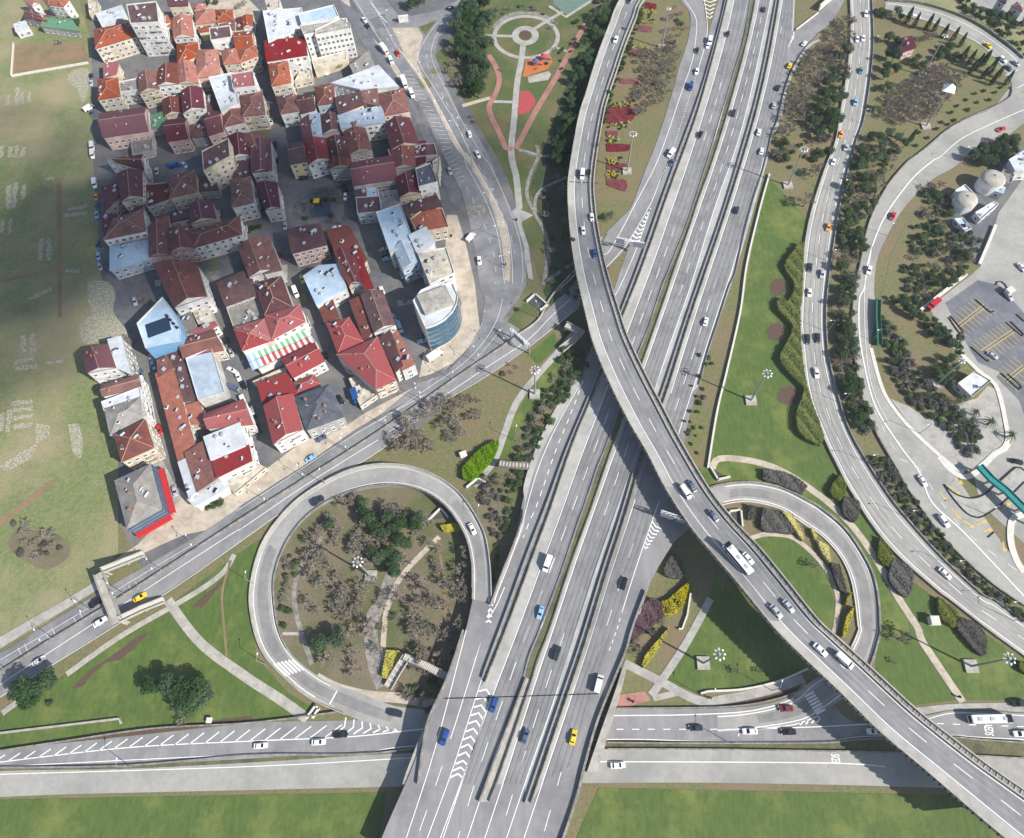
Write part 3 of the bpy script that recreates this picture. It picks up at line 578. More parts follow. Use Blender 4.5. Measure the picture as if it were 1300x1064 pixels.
TRK=mat('tyre_worn_asphalt','#7b7977','#868481',.4,c3='#706f6d',scale3=.12,streak=(-.35,.15))
for a0,a1,A_,B__,n_,zz_ in ((.3,.74,LLo,LLi,150,lambda t,x,y:zl(t,x,y)+.035),(.3,.72,RLo,RLi,170,lambda t,x,y:zr(t,x,y)+.055)):
    ribbon('worn_lane',mid(A_,B__,a0,n_)[2:-12],mid(A_,B__,a1,n_)[2:-12],zz_,TRK,n=140,sm=False)
for s_ in ('L:240,470 560,462 1060,445 1300,438','I:240,1000 250,1000','J:700,170 1080,200'):
    if s_[0]=='L': mb=MB(); mark(mb,s_,hz(.17),.25); mb.obj('expansion_joint',DRK,HW)
for a_,b_ in ((.29,.37),(.41,.49),(.57,.65),(.69,.77)):
    pass
# ---- bottom road running under the highway
bu='P:-150,972 0,952 160,935 320,918 420,915 540,912 650,905 740,900 780,899|D:500,650 900,635 1100,590 1220,540|E:150,600 250,700 380,735 720,690 880,660 1120,665 1300,675|P:1400,905'
bl='P:-150,985 0,974 160,971 320,963 520,950 650,945 772,939|D:600,842 1300,842|E:370,822 860,812 1000,822 1300,842|P:1400,950'
ribbon('underpass_road',bu,bl,.09,ASP,n=220)
bu2='P:-150,990 0,979 160,976 320,968 520,956 772,951|D:500,885 1300,900|E:370,905 860,920 1300,945|P:1400,968'
bl2='P:-150,1030 0,1012 320,1003 772,994 1040,996 1300,1004 1400,1008'
ribbon('underpass_road',bu2,bl2,.09,ASPL,n=120)
ribbon('median',bl,bu2,.05,gm,n=160)
mk=MB()
mark(mk,'m:0,1020 570,955 1135,925|n:0,962 380,945 640,918|D:-300,700 80,690 500,685 820,670 1000,640 1150,590',.2,.3)
mark(mk,'m:0,1040 1135,985|n:400,1000 620,975|D:60,830 600,840 1300,840|E:370,812 860,805 1000,815 1300,830',.2,.25)
mark(mk,'D:80,770 850,770',.2,.25,dash=(2.2,2.6)); mark(mk,'E:760,735 1300,755',.2,.25,dash=(2.2,2.6)); mark(mk,'D:900,770 1140,745 1300,690',.2,.3); mark(mk,'D:930,768 1300,755|E:100,755 380,740',.2,.3)
mark(mk,'E:730,710 880,675 1120,680 1300,690',.2,.25); mark(mk,'D:-100,960 1300,968|E:0,975 480,990',.2,.3); mark(mk,'P:0,983 320,973 540,961',.2,.25)
for k in range(23):  # hatched verge of the left part
    x=-30+k*68; yb=1020-x*.115 if x<570 else 955-(x-570)*.053; H_=36+20*min(1,max(0,x/1100))
    mark(mk,None,0,.35,pts=[G(*q,.2) for q in pl(f'm:{x},{yb-2} {x+52+k},{yb-H_}')])
chev('n:370,880 560,925','n:330,940 560,925',7,.2,.45,-.5)
chev('D:1290,730 1150,750','D:1290,690 1150,745',4,.2,.45,.4)
mk.obj('lane_marking',WHT,[o for o in COL.objects if o.name=='underpass_road'][0])
wall('barrier','m:0,1045 570,1035 1135,990|n:400,1005 600,985',.08,.5,.8,COND,'dark concrete barrier along the foot of the bottom left road','barrier')
wall('barrier','D:50,848 600,852 1300,850|E:60,850 370,828 860,818 1000,828 1300,850',.08,.4,.8,COND,'grey barrier on the upper side of the bottom right median','barrier')
wall('barrier','D:50,886 600,888 1300,898|E:370,902 860,918 1300,942',.08,.4,.8,COND,'grey barrier on the lower side of the bottom right median','barrier')
wall('retaining_wall','m:0,970 300,925 700,868 1135,843|n:340,862',.05,.4,1.2,COND,'dark retaining wall between the left lawn and the bottom road','wall')
wall('retaining_wall','m:0,890 540,825 550,845',.05,.6,.9,CON,'short pale angled wall low on the left lawn','wall',sm=False)
wall('retaining_wall','D:105,647 650,642 900,622 1100,575 1210,525',.05,.35,1.0,COND,'dark retaining wall between the triangular lawn path and the bottom road','wall')
wall('retaining_wall','D:600,560 640,548 850,535 1050,490 1230,415',.05,.6,.9,CONW,'pale curved wall below the triangular lawn','wall')
wall('retaining_wall','D:540,-30 520,100 490,180 470,180',.05,.5,1.0,CONW,'short straight pale wall above the triangular lawn','wall',sm=False)
ribbon('sidewalk','E:640,645 900,620 1300,612|P:1400,890','E:700,685 880,655 1120,655 1300,668|P:1400,903',.12,PAVG,n=30)
sheet('sidewalk','E:0,500 100,520 150,600 60,660 0,640|D:1130,590',.1,PAVG,sm=False)
# ---- right roads
def r1z(t,x,y): return .12
R1L='P:1076,-60|t:100,0 105,200 85,450 40,730 0,960|v:990,200 910,460 870,700 845,1064|y:755,250 800,600 900,860 1000,1064|C:250,160 400,400 560,590 800,800|E:850,0 1080,180 1300,340|P:1420,920'
R1R='P:1108,-60|t:250,0 255,350 200,780|w:130,0 60,250 10,500|y:915,0 920,300 960,500 1060,820|C:480,200 620,380 830,610 1060,820|E:1110,0 1300,130|P:1420,860'
ribbon('right_road',R1L,R1R,.2,ASPL,n=260,skirt=0)
mk=MB(); mark(mk,mid(R1L,R1R,.13,260),.33,.28,sm=False); mark(mk,mid(R1L,R1R,.84,260),.33,.28,sm=False); mark(mk,mid(R1L,R1R,.48,260),.33,.24,dash=(5,7),sm=False)
mk.obj('lane_marking',WHT,[o for o in COL.objects if o.name=='right_road'][0])
wall('parapet',mid(R1L,R1R,0,260),.15,.4,.9,CON,'pale parapet down the left side of the right road','parapet',sm=False)
wall('parapet',mid(R1L,R1R,1,260),.15,.4,.9,COND,'grey parapet down the right side of the right road','parapet',sm=False)
ribbon('shoulder',mid(R1L,R1R,.02,260),mid(R1L,R1R,.12,260),.25,SHO,n=250,sm=False)
R2L='P:1300,118|t:1190,590 1180,660 1060,730 900,800 760,880 640,980 540,1060|w:440,130 330,260 240,420 190,560 160,720 120,900 105,1064|A:100,180 120,380 170,620 260,840 390,1064|C:600,170 760,400 900,560 1100,740 1300,880|P:1420,850'
R2R='P:1330,132|t:1277,830|w:980,20 830,70 740,150 600,230 500,320 400,440 320,580 260,720 240,900 250,1064|A:220,280 260,480 330,620 480,800 700,1000 760,1064|C:900,110 1050,330 1300,640|P:1420,790'
ribbon('right_road',R2L,R2R,.17,ASPL,n=220)
mk=MB(); 
mark(mk,'t:1277,740 1050,840 850,940 710,1060|w:610,110',.3,.35); mark(mk,'w:610,110 500,200 400,320 300,470 230,640 200,760 180,900|A:150,0 150,200 180,400 250,660 400,900 520,1064|C:580,0 760,270 950,450 1300,820',.3,.5)
mark(mk,'A:220,640 400,980|C:660,40 820,280 1000,480 1300,700',.3,.2,dash=(3,4)); mark(mk,'w:230,640 190,860|A:180,60 200,400 250,600 330,760',.3,.2); 
mk.obj('lane_marking',WHT,[o for o in COL.objects if o.name=='right_road.001'][0])
wall('retaining_wall',R2L.replace('P:1300,118|','').replace('|P:1420,850',''),.1,.4,.8,COND,'dark low wall on the left edge of the outer right road','wall')
ribbon('right_road','t:340,10 540,30 760,90 960,180 1150,310 1277,400','t:340,60 440,95 640,150 840,230 1000,320 1140,450 1195,520',.14,ASPL,n=50)
sheet('right_road','t:1100,410 1150,310 1290,420 1400,420 1400,700 1277,760 1180,660 1195,560',.13,ASPL,sm=False)
wall('barrier','t:350,5 540,20 760,78 960,165 1150,295 1270,400',.1,.6,1.2,COND,'dark retaining kerb along the upper right curving road','barrier')
mk=MB(); mark(mk,'t:360,25 540,50 760,110 960,205 1150,340 1230,410',.2,.3); mark(mk,'t:460,85 640,140 840,220 1000,310 1130,440',.2,.25); mark(mk,'t:470,60 700,120 900,210 1060,320 1170,440',.2,.2,dash=(3,5)); mark(mk,'t:1200,610 1277,570',.2,.3); mark(mk,'t:1150,510 1240,470',.2,.3)
mk.obj('lane_marking',WHT,[o for o in COL.objects if o.name.startswith('right_road')][-2])
sheet('street','t:870,-10 1110,120 1277,180 1500,260 1500,-100 900,-200',.1,ASPL,sm=False)
wall('kerb','C:800,0 860,70 930,115 990,110 1050,60 1130,-20|T:720,80 760,20',.12,2.0,.15,CONW,'wide white kerb round the tip of the gravel island','kerb')
wall('kerb','A:220,300 280,520 340,640 480,810 700,1010 790,1064',.12,1.4,.2,CONW,'long white kerb between outer right road and the gravel ground','kerb')
wall('kerb','A:770,330 870,430 960,500 1000,560 1040,720 1055,880 960,970 870,1045',.12,1.6,.2,CONW,'white kerb along the parking approach beside the flat-roofed hut','kerb')
wall('kerb','C:1300,340 1240,360 1220,420 1225,520 1260,620 1300,680',.12,2.2,.2,CONW,'curved white kerb at the right edge of the service exit','kerb')
wall('retaining_wall','w:520,1040 800,820',.1,1.2,1.2,CONW,'straight cream wall beside the red parked truck','wall',sm=False)
wall('retaining_wall','w:880,760 940,620 980,520',.1,1.2,1.2,CONW,'cream wall between the scrub and the service yard','wall',sm=False)
sheet('traffic_island','T:135,420 230,500 340,545 430,550 520,520 640,420 830,255 880,260 912,290 912,390 700,600 520,725 440,735 360,700 280,620',.2,PAVG,sm=False)
wall('kerb','T:135,420 230,500 340,545 430,550 520,520 640,420 830,255 880,260 930,300',.12,.5,.3,DRK,'black kerb on the upper edge of the service road island','kerb')
wall('kerb','T:135,420 200,520 280,620 360,700 440,735 520,725 700,600 912,395',.12,.5,.3,DRK,'black kerb on the lower edge of the service road island','kerb')
wall('kerb','T:560,930 620,880 650,1010 560,930',.12,.4,.3,DRK,'small black triangular kerb island below the green walkway','kerb',sm=False)
# yellow arrows and bays
mk=MB()
for p,q in (('T:180,430','265,495'),('T:100,490','145,550'),('T:215,650','275,720'),('T:325,765','400,815'),('T:455,810','520,785'),('T:710,970','720,1040'),('T:700,670','755,620'),('T:520,870','570,860'),('T:240,355','290,390')):
    a=pl(p)[0]; b=pl('T:'+q)[0]; a=G(*a,.24); b=G(*b,.24); mark(mk,None,0,.5,pts=[a,b]); d=(b-a).normalized(); o=Vector((-d.y,d.x,0)); mk.tri(b+o*.9,b-o*.9,b+d*1.6)
for (a0,a1,b0,b1,n) in (('U:90,730','200,860','190,665','290,770',9),('U:170,935','235,1010','300,860','420,960',10)): pass
def bays(c0,c1,n,w,frame='U'):
    a=G(*pl(f'{frame}:{c0}')[0],.14); b=G(*pl(f'{frame}:{c1}')[0],.14); d=(b-a).normalized(); o=Vector((-d.y,d.x,0))
    for s in (-.6,.6): mark(mk,None,0,.3,pts=[a+o*s,b+o*s])
    for k in range(n+1):
        p=a.lerp(b,k/n); mark(mk,None,0,.18,pts=[p+o*.6,p+o*w]); mark(mk,None,0,.18,pts=[p-o*.6,p-o*w])
bays('70,850','245,715',8,5); bays('225,1000','420,870',9,5); bays('1050,500','1161,410',5,5,'A'); bays('600,700','900,420',0,5) if False else None
mk.obj('bay_marking',YEL,[o for o in COL.objects if o.name.startswith('parking_lot')][0])
for k,s_ in enumerate(('U:20,790 90,890 110,880 60,830 30,780','U:185,680 280,760 300,750 220,680 190,670','U:155,970 260,1060 270,1050','U:370,820 470,905 480,895 400,815','U:310,590 320,570 345,570 380,610 350,620 340,650 390,680 350,680 320,650 310,590','U:435,770 484,815','A:1020,455 1130,555 1145,540 1060,460')):
    wall('kerb',s_,.13,.35,.3,DRK,('black looped kerb island in the parking lot, '+('left end of the upper bays','right end of the upper bays','left end of the middle bays','right end of the middle bays','round the small booth','at the right picture edge','left end of the lowest bays')[k]),'kerb')
# ---- flyover
FLl='P:830,-60|N:515,0 430,200 340,440 260,700 200,900|u:400,180 390,330 405,560 440,800 500,1064|x:500,250 590,470 700,690 800,860|B:300,190 450,420 600,600 720,740 950,1021|E:0,350 220,560 440,780 690,990|P:1240,1035 1300,1085'
FLr='P:868,-60|N:695,0 640,130 560,330 490,540 430,720 390,880|u:555,200 560,400 590,600 640,820 715,1064|x:700,220 800,430 900,620 1000,810|B:560,190 700,370 860,540 1000,710 1200,960|E:200,230 400,410 650,640 850,800 1100,990|P:1325,1020 1400,1075'
def zf(t,x,y): return 3.2+5.8*ss((y+20)/260)+7.5*ss((y-610)/190)
FN=300
def fly(a,b,dz,m,name,**k): return ribbon(name,a,b,lambda t,x,y:zf(t,x,y)+dz,m,n=FN,sm=False,**k)
fl=fly(mid(FLl,FLr,0,FN),mid(FLl,FLr,1,FN),0,ASP,'flyover_deck',thick=1.5,kind=None)
fl.name='deck'
FLY=bpy.data.objects.new('flyover',None); link(FLY); tag(FLY,'long curved concrete flyover carrying traffic over the highway','flyover'); fl.parent=FLY
ff=lambda d:(lambda t,x,y:zf(t,x,y)+d)
s1=fly(mid(FLl,FLr,.02,FN),mid(FLl,FLr,.23,FN),.03,SHO,'hard_shoulder',kind=None,parent=FLY)
mk=MB(); mark(mk,mid(FLl,FLr,.25,FN),ff(.07),.28,sm=False); mark(mk,mid(FLl,FLr,.79,FN),ff(.07),.25,sm=False); mark(mk,mid(FLl,FLr,.53,FN),ff(.07),.22,dash=(5.5,8),sm=False)
mk.obj('lane_marking',WHT,FLY)
wall('parapet',mid(FLl,FLr,.012,FN),ff(0),.5,1.0,CON,parent=FLY,sm=False)
wall('parapet',mid(FLl,FLr,.845,FN),ff(0),.4,.9,CON,parent=FLY,sm=False)
wall('parapet',mid(FLl,FLr,.99,FN),ff(0),.4,.9,CON,parent=FLY,sm=False)
fly(mid(FLl,FLr,.86,FN),mid(FLl,FLr,.98,FN),.05,COND,'walkway_strip',kind=None,parent=FLY)
WRN=mat('tyre_dark_asphalt','#767676','#828180',.4,c3='#6c6c6c',scale3=.12,streak=(-.35,.15))
for a_,b_ in ((.29,.36),(.43,.5),(.57,.63),(.7,.76)):
    fly(mid(FLl,FLr,a_,FN),mid(FLl,FLr,b_,FN),.035,WRN,'tyre_track',kind=None,parent=FLY)
for a_,b_ in ((.18,.25),(.36,.43),(.53,.6),(.72,.79)):
    ribbon('tyre_track',mid(R1L,R1R,a_,260),mid(R1L,R1R,b_,260),.27,ASPM,n=250,sm=False)
def lanes(L_,R_,fs):
    A_=fair(L_); B__=fair(R_); A_=resn(A_,200); B__=resn(B__,200)
    for a_,b_ in fs: ribbon('tyre_track',[tuple(p.lerp(q,a_)) for p,q in zip(A_,B__)],[tuple(p.lerp(q,b_)) for p,q in zip(A_,B__)],hz(.05),WRN,n=190,sm=False)
lanes('F:662,0 600,290 520,570 440,830 380,1030|G:560,370 420,760 330,1050|H:500,300 385,620|I:660,120 540,440 430,720 320,1050|J:560,460 340,1064|L:570,450 350,1060',mdn['b'][0]+' 740,480 560,940 520,1060',((.06,.2),(.3,.43),(.56,.69),(.8,.93)))
lanes('F:850,0 798,280 715,580 645,830 575,1064|G:805,260 715,500 645,720 525,1050|H:725,280 615,600 515,880|I:730,570 645,800 555,1064|J:875,270 755,600 605,1064|L:920,190 680,940 640,1060','F:935,0 870,330 790,680 700,1060|G:900,300 780,640 660,1064|H:830,370 700,720 590,1064|I:890,580 810,790 720,1060|J:980,430 770,1064|L:990,500 830,940 790,1060',((.06,.2),(.3,.43),(.56,.69),(.8,.93)))
lanes('F:1025,0 965,360 915,600 845,880 795,1064|G:1025,260 935,560 845,820 765,1064|H:960,300 860,600 720,1060|I:1090,300 1000,500|J:1220,80 1150,300 1030,650 905,1064|L:1140,380 950,940 910,1060','F:1112,0 1100,230|G:1215,50 1190,150 1100,480 1010,790 930,1064|H:1050,500 960,800 870,1064|I:1290,130 1190,480|B:220,370|J:1230,560 1180,740 1100,980|M:370,280 180,900 150,1010',((.06,.2),(.3,.43),(.56,.69),(.8,.93)))
mb=MB(); mark(mb,'u:395,245 580,255',lambda t,x,y:zf(t,x,y)+.05,.4); mb.obj('expansion_joint',DRK,FLY)
# rows of rail posts on both edges read as the ladder pattern of the photo
for fr_,nm in ((-.015,'left'),(.92,'right')):
    P=[G(x,y,zf(0,x,y)) for x,y in mid(FLl,FLr,fr_,FN)]; D=0; cnt=0; rest=MB()
    pb=MB(); pb.box(0,0,-.1,.25,.9 if fr_<0 else 1.5,.9 if fr_<0 else .35); me=None; mm=DRK if fr_<0 else STL; nm2='rail_bracket' if fr_<0 else 'walkway_rung'
    for a,b in zip(P,P[1:]):
        D+=(b-a).length
        if D>1.6:
            D=0; t=(b-a).normalized(); ang=math.atan2(t.y,t.x)
            if PX(b)[1]>330 and cnt<100:
                cnt+=1
                if me is None: o=pb.obj(nm2,mm,FLY); me=o.data
                else: o=bpy.data.objects.new(nm2,me); link(o,FLY)
                o.location=b; o.rotation_euler=(0,0,ang)
            else: rest.box(b.x,b.y,b.z-.1,.25,.9 if fr_<0 else 1.5,.9 if fr_<0 else .35,ang)
    rest.obj(nm2,mm,FLY,kind='stuff')
P=mid(FLl,FLr,.5,FN)
for k in range(12):
    i=int(60+k*20.5); 
    if i>=FN-2: break
    x,y=P[i]; c=G(x,y,zf(0,x,y)); q=G(*P[i+1],c.z); t=(q-c).normalized(); ang=math.atan2(t.y,t.x); mb=MB()
    mb.box(c.x,c.y,-.1,1.4,3.2,c.z-2.6,ang); mb.box(c.x,c.y,c.z-2.7,1.6,9,1.21,ang); mb.obj('pier',CON,FLY)
# ------------------------------------------------------------------ labels by place
LMK=[('the playground square',400,262),('the blue triangular building',203,415),('the curved glass building',545,395),('the striped canopy',352,440),('the charcoal pyramid roof',405,518),('the cloud-shaded field',60,300),('the red-fascia building',185,638),('the tall white office block',405,50),('the small green roof',76,38),('the stepped white tower',185,30),('the round park plaza',668,45),('the round red court',668,130),('the footbridge',140,758),('the top left dirt plot',55,75),
('the loop floodlight',468,730),('the loop brick path',485,790),('the slatted walkway',540,845),('the left zebra crossing',410,880),('the loop underpass steps',560,648),('the bright oval hedge',607,588),('the fork in the lawn path',250,800),('the short angled wall',90,915),
('the slip road gantry',785,312),('the blue pedestrian ramp',715,420),('the small footbridge',655,590),('the flyover joint',740,232),('the white pyramid mast',1198,125),('the red-roofed hut',1152,62),('the domed tanks',1235,250),('the flat-roofed hut',1238,488),('the red parked truck',1175,392),('the green walkway',1275,620),('the zigzag hedge',1000,460),('the white lawn kiosk',1184,789),('the parking lot bays',1250,400),
('the right loop lawn',1000,740),('the lawn path crossing',838,868),('the bottom right bus',1248,912),('the small red round bed',985,365),('the top underpass',1050,15),('the red flower beds',785,150),('the top slip chevrons',900,20),('the lower right corner',1270,960),('the top right yellow taxi',1253,60),('the flyover gantry',846,650),('the long lawn floodlight',953,509)]
USED={}
def where(x,y):
    best=min(LMK,key=lambda L:(L[1]-x)**2+(L[2]-y)**2); dx=x-best[1]; dy=y-best[2]; r=math.hypot(dx,dy)
    if r<9: d='right beside'
    else:
        a=math.degrees(math.atan2(-dy,dx))%360; d=['right of','above right of','above','above left of','left of','below left of','below','below right of'][int(((a+22.5)%360)//45)]
    return d+' '+best[0], r
PEND=[]
def place_label(o,desc,x,y,cat,group=None):
    w_,r=where(x,y); PEND.append((o,desc,w_,r)); o['category']=cat
    if group: o['group']=group
ORD=['closest','second closest','third closest','fourth closest','fifth closest','sixth closest','seventh closest','eighth closest','ninth closest','tenth closest']+[f'{n}th closest' for n in range(11,60)]
def finish_labels():
    D={}
    for p in PEND: D.setdefault((p[1],p[2]),[]).append(p)
    for (desc,w_),L in D.items():
        if len(L)==1: L[0][0]['label']=f'{desc} {w_}'; continue
        for k,p in enumerate(sorted(L,key=lambda q:q[3])): p[0]['label']=f'{desc} {w_}, {ORD[k]}'
    for o in COL.objects:
        if 'label' in o.keys() and len(o['label'].split())>16: o['label']=o['label'].replace(' of the ',' of ').replace(' with ',', ')
# ------------------------------------------------------------------ buildings
def tilem(n,c,c2,c3): return mat('roof_'+n,c,c2,.9,c3=c3,scale3=.3,con3=(.46,.62),stripe=(.9,.25,'DIAGONAL'),rough=.85,vary=.2)
RC=dict(O=('orange tile',tilem('orange','#a0583f','#8c4c38','#7c4c3e')),R=('bright red',tilem('red','#8f3436','#823133','#7c3c3c')),
 M=('maroon metal',tilem('maroon','#62303a','#572b34','#5c383e')),B=('brown tile',tilem('brown','#7a4a40','#6a4039','#5c3a35')),
 D=('dark brown',tilem('darkbrown','#54383a','#493234','#5f4440')),G=('grey sheet',tilem('grey','#7e7a74','#716d68','#8d8880')),
 W=('white metal',mat('roof_white','#c4c7c9','#b3b8bc',.4,c3='#a3a7aa',scale3=.12,stripe=(.7,.08,'X'))),L=('pale blue metal',mat('roof_paleblue','#9fb3c2','#90a5b5',.4,c3='#b0bec8',scale3=.12,stripe=(.7,.08,'X'))),
 N=('green sheet',mat('roof_green','#5b8466','#527a5d',.8,stripe=(.6,.2,'X'))),K=('charcoal slate',tilem('charcoal','#4b505a','#41464f','#5a5f68')),
 F=('grey concrete',mat('roof_concrete','#8d8982','#7c7871',.5,c3='#a39e95',scale3=.3)),C=('cream terrace',mat('roof_cream','#beb6a6','#aaa293',.5,c3='#8f887c',scale3=.3)),S=('silver corrugated',mat('roof_silver','#9aa6b2','#8895a3',.4,c3='#aab4bd',scale3=.15,stripe=(.8,.12,'X'))))
WC=dict(c=('cream',mat('wall_cream','#c2b69f','#b5a993',.3,c3='#9c917f',scale3=.15,vary=.1)),w=('white',mat('wall_white','#cfcdc8','#bfbdb9',.3,c3='#aaa8a4',scale3=.15,vary=.1)),
 p=('pink',mat('wall_pink','#c0a098','#b3958e',.3,c3='#a38780',scale3=.15,vary=.1)),b=('pale blue',mat('wall_blue','#a9b4bf','#9ca8b4',.3,c3='#8f99a3',scale3=.15,vary=.1)),g=('grey',mat('wall_grey','#a09d98','#93908c',.3,c3='#84817d',scale3=.15,vary=.1)),y=('yellow',mat('wall_yellow','#c9bd8c','#bdb181',.3)))
GLS=mat('window_glass','#39424c','#4b545e',.5,rough=.15,spec=.6); FRM=mat('window_frame','#d2d2cf'); RDG=mat('ridge_cap','#a98878','#98786a',1.5); 
CHM=mat('chimney_brick','#8f6a5a','#7c5c4f',2); DSH=mat('dish_white','#cfd0d0'); TNK=mat('tank_metal','#b8bcc0','#a8acb0',1,rough=.4,metal=.4); CLOTH_=mat('awning_blue','#3f7fae','#3a75a0',1); SOL=mat('solar_dark','#1f2b3c','#26354a',2,rough=.25)
def wmesh():
    mb=MB(); 
    for a,b,c,d in ((-.7,-.58,-.85,.85),(.58,.7,-.85,.85),(-.58,.58,-.85,-.73),(-.58,.58,.73,.85),(-.04,.04,-.73,.73)):
        P=[Vector((a,.09,c)),Vector((b,.09,c)),Vector((b,.09,d)),Vector((a,.09,d))]; mb.quad(*P,m=0); 
        Q=[p-Vector((0,.09,0)) for p in P]
        for i in range(4): mb.quad(Q[i],Q[(i+1)%4],P[(i+1)%4],P[i],m=0)
    mb.quad(Vector((-.58,.04,-.73)),Vector((.58,.04,-.73)),Vector((.58,.04,.73)),Vector((-.58,.04,.73)),m=1)
    mb.quad(Vector((-.8,.2,-.9)),Vector((.8,.2,-.9)),Vector((.8,.0,-.86)),Vector((-.8,.0,-.86)),m=0)
    o=mb.obj('window',[FRM,GLS]); me=o.data; bpy.data.objects.remove(o); return me
WME=wmesh()
def simple(name,fn,mats):
    mb=MB(); fn(mb); o=mb.obj(name,mats); me=o.data; bpy.data.objects.remove(o); return me
def _chim(mb): mb.box(0,0,-.6,.7,.55,1.7); mb.box(0,0,1.1,.85,.7,.15); mb.tube((0,0,1.25),(0,0,1.6),.13,.13)
def _dish(mb):
    mb.tube((0,0,-.3),(0,0,.7),.05,.05); n=len(mb.v); c=Vector((0,.1,.9)); mb.tube((0,.1,.8),(0,-.12,1.0),.15,.55,10,0,False); 
def _tank(mb): mb.tube((-.8,0,.75),(.8,0,.75),.38,.38,10,0); mb.box(-.5,0,-.3,.1,.6,.8); mb.box(.5,0,-.3,.1,.6,.8); mb.quad(Vector((-.9,-.2,.7)),Vector((.9,-.2,.7)),Vector((.9,-1.9,.05)),Vector((-.9,-1.9,.05)),1)
def _sky(mb): mb.box(0,0,-.4,1.3,1.0,.65); mb.box(0,0,.25,1.1,.8,.06,m=1)
def _ac(mb): mb.box(0,0,-.2,1.4,1.0,1.1); mb.tube((0,0,.9),(0,0,1.0),.35,.35,8)
CHME=simple('chimney',_chim,[CHM]); DSME=simple('satellite_dish',_dish,[DSH]); TKME=simple('water_heater',_tank,[TNK,SOL]); SKME=simple('skylight',_sky,[FRM,GLS]); ACME=simple('rooftop_unit',_ac,[TNK])
NAD=Vector((0,0,0)); NW=[0]
def building(s,h,typ,rc,wc,name='house',extra='',desc=None,label=None,cat='house',group='houses of the old town blocks'):
    pts=pl(s); mx_=sum(p[0] for p in pts)/len(pts); my_=sum(p[1] for p in pts)/len(pts)
    if name=='house': pts=[(mx_+(x-mx_)*1.12,my_+(y-my_)*1.12) for x,y in pts]; h+=(int(mx_*7+my_*3)%17)*.035
    R=[G(x,y,h) for x,y in pts]; P=ccw([(p.x,p.y) for p in R]); n=len(P)
    cx=sum(p[0] for p in P)/n; cy=sum(p[1] for p in P)/n
    px=sum(p[0] for p in pts)/n; py=sum(p[1] for p in pts)/n
    rt=bpy.data.objects.new(name,None); link(rt); rt.location=(cx,cy,0)
    rel=[Vector((a-cx,b-cy,0)) for a,b in P]
    rnd=random.Random(int(px*31+py*17)); ov=.35 if typ in 'hgGs' else 0
    inn=[p*(1-ov/max(2,p.length)) for p in rel]
    storeys=max(1,round(h/3))
    mb=MB(); 
    for i in range(n):
        a,b=inn[i],inn[(i+1)%n]; mb.quad(a,b,b+Vector((0,0,h)),a+Vector((0,0,h)))
    # thin floor band
    lens=[(rel[(i+1)%n]-rel[i]).length for i in range(n)]
    rb=MB(); Hh=Vector((0,0,h)); top=[p+Hh for p in rel]; ridge=[]
    if typ in ('h','g','G') and n==4:
        k=0 if (lens[0]+lens[2])>=(lens[1]+lens[3]) else 1      # edges k,k+2 are long
        if typ=='G': k=1-k
        A,B_,C_,D_=[top[(k+j)%4] for j in range(4)]
        sh=(lens[(k+1)%4]+lens[(k+3)%4])/2; rh=min(3.0,max(.9,sh*.20))
        m1=(B_+C_)/2+Vector((0,0,rh)); m2=(D_+A)/2+Vector((0,0,rh))
        if typ=='h':
            L_=(m1-m2).length; f=min(.5,sh*.5/max(.1,L_)); 
            if f>.46: f=.499
            m1,m2=m1.lerp(m2,f),m2.lerp(m1,f)
            rb.quad(A,B_,m1,m2); rb.tri(B_,C_,m1); rb.quad(C_,D_,m2,m1); rb.tri(D_,A,m2); ridge=[(m1,m2),(A,m2),(D_,m2),(B_,m1),(C_,m1)]
        else:
            rb.quad(A,B_,m1,m2); rb.quad(C_,D_,m2,m1); ridge=[(m1,m2)]
            i1=[inn[(k+j)%4]+Hh for j in range(4)]; mb.tri(i1[1],i1[2],m1-Vector((0,0,.05))-(m1-m2).normalized()*ov); mb.tri(i1[3],i1[0],m2-Vector((0,0,.05))+(m1-m2).normalized()*ov)
        # eaves underside / fascia
        for i in range(4):
            a,b=top[i],top[(i+1)%4]; d=Vector((0,0,.22)); rb.quad(a-d,b-d,b,a)
        rb.quad(*[t-Vector((0,0,.22)) for t in reversed(top)])
    elif typ=='h' or typ=='p':
        ap=Vector((0,0,h+2)); 
        for i in range(n): rb.tri(top[i],top[(i+1)%n],ap); ridge.append((top[i],ap))
    elif typ=='s' :
        z=[0]*n; 
        k=0 if n<4 or (lens[0]+lens[2])>=(lens[1]+lens[3]) else 1
        tp=[t+Vector((0,0,.9 if j in (k,(k+1)%n) else .1)) for j,t in enumerate(top)]
        for t in tessellate_polygon([[Vector((p[0],p[1],0)) for p in P]]): t=fixt(P,t); rb.tri(tp[t[0]],tp[t[1]],tp[t[2]])
        for i in range(n): rb.quad(top[i],top[(i+1)%n],tp[(i+1)%n],tp[i])
    else:   # flat with parapet
        dk=[p*(1-.3/max(2,p.length)) for p in rel]; dz=Vector((0,0,h-.55))
        for t in tessellate_polygon([[Vector((p[0],p[1],0)) for p in P]]):
            t=fixt(P,t); rb.tri(*[dk[i]+dz for i in t])
        pb=MB()
        for i in range(n):
            j=(i+1)%n; pb.quad(top[i],top[j],dk[j]+Hh,dk[i]+Hh); pb.quad(dk[j]+Hh,dk[j]+dz,dk[i]+dz,dk[i]+Hh)
        pb.obj('parapet',WC[wc][1],rt)
    mb.obj('wall',WC[wc][1],rt); ro=rb.obj('roof',RC[rc][1],rt)
    if ridge:
        gb=MB()
        for a,b in ridge: gb.tube(a+Vector((0,0,.04)),b+Vector((0,0,.04)),.13,.13,4)
        gb.obj('ridge_cap',RDG if rc in 'OBDRM' else RC[rc][1],ro)
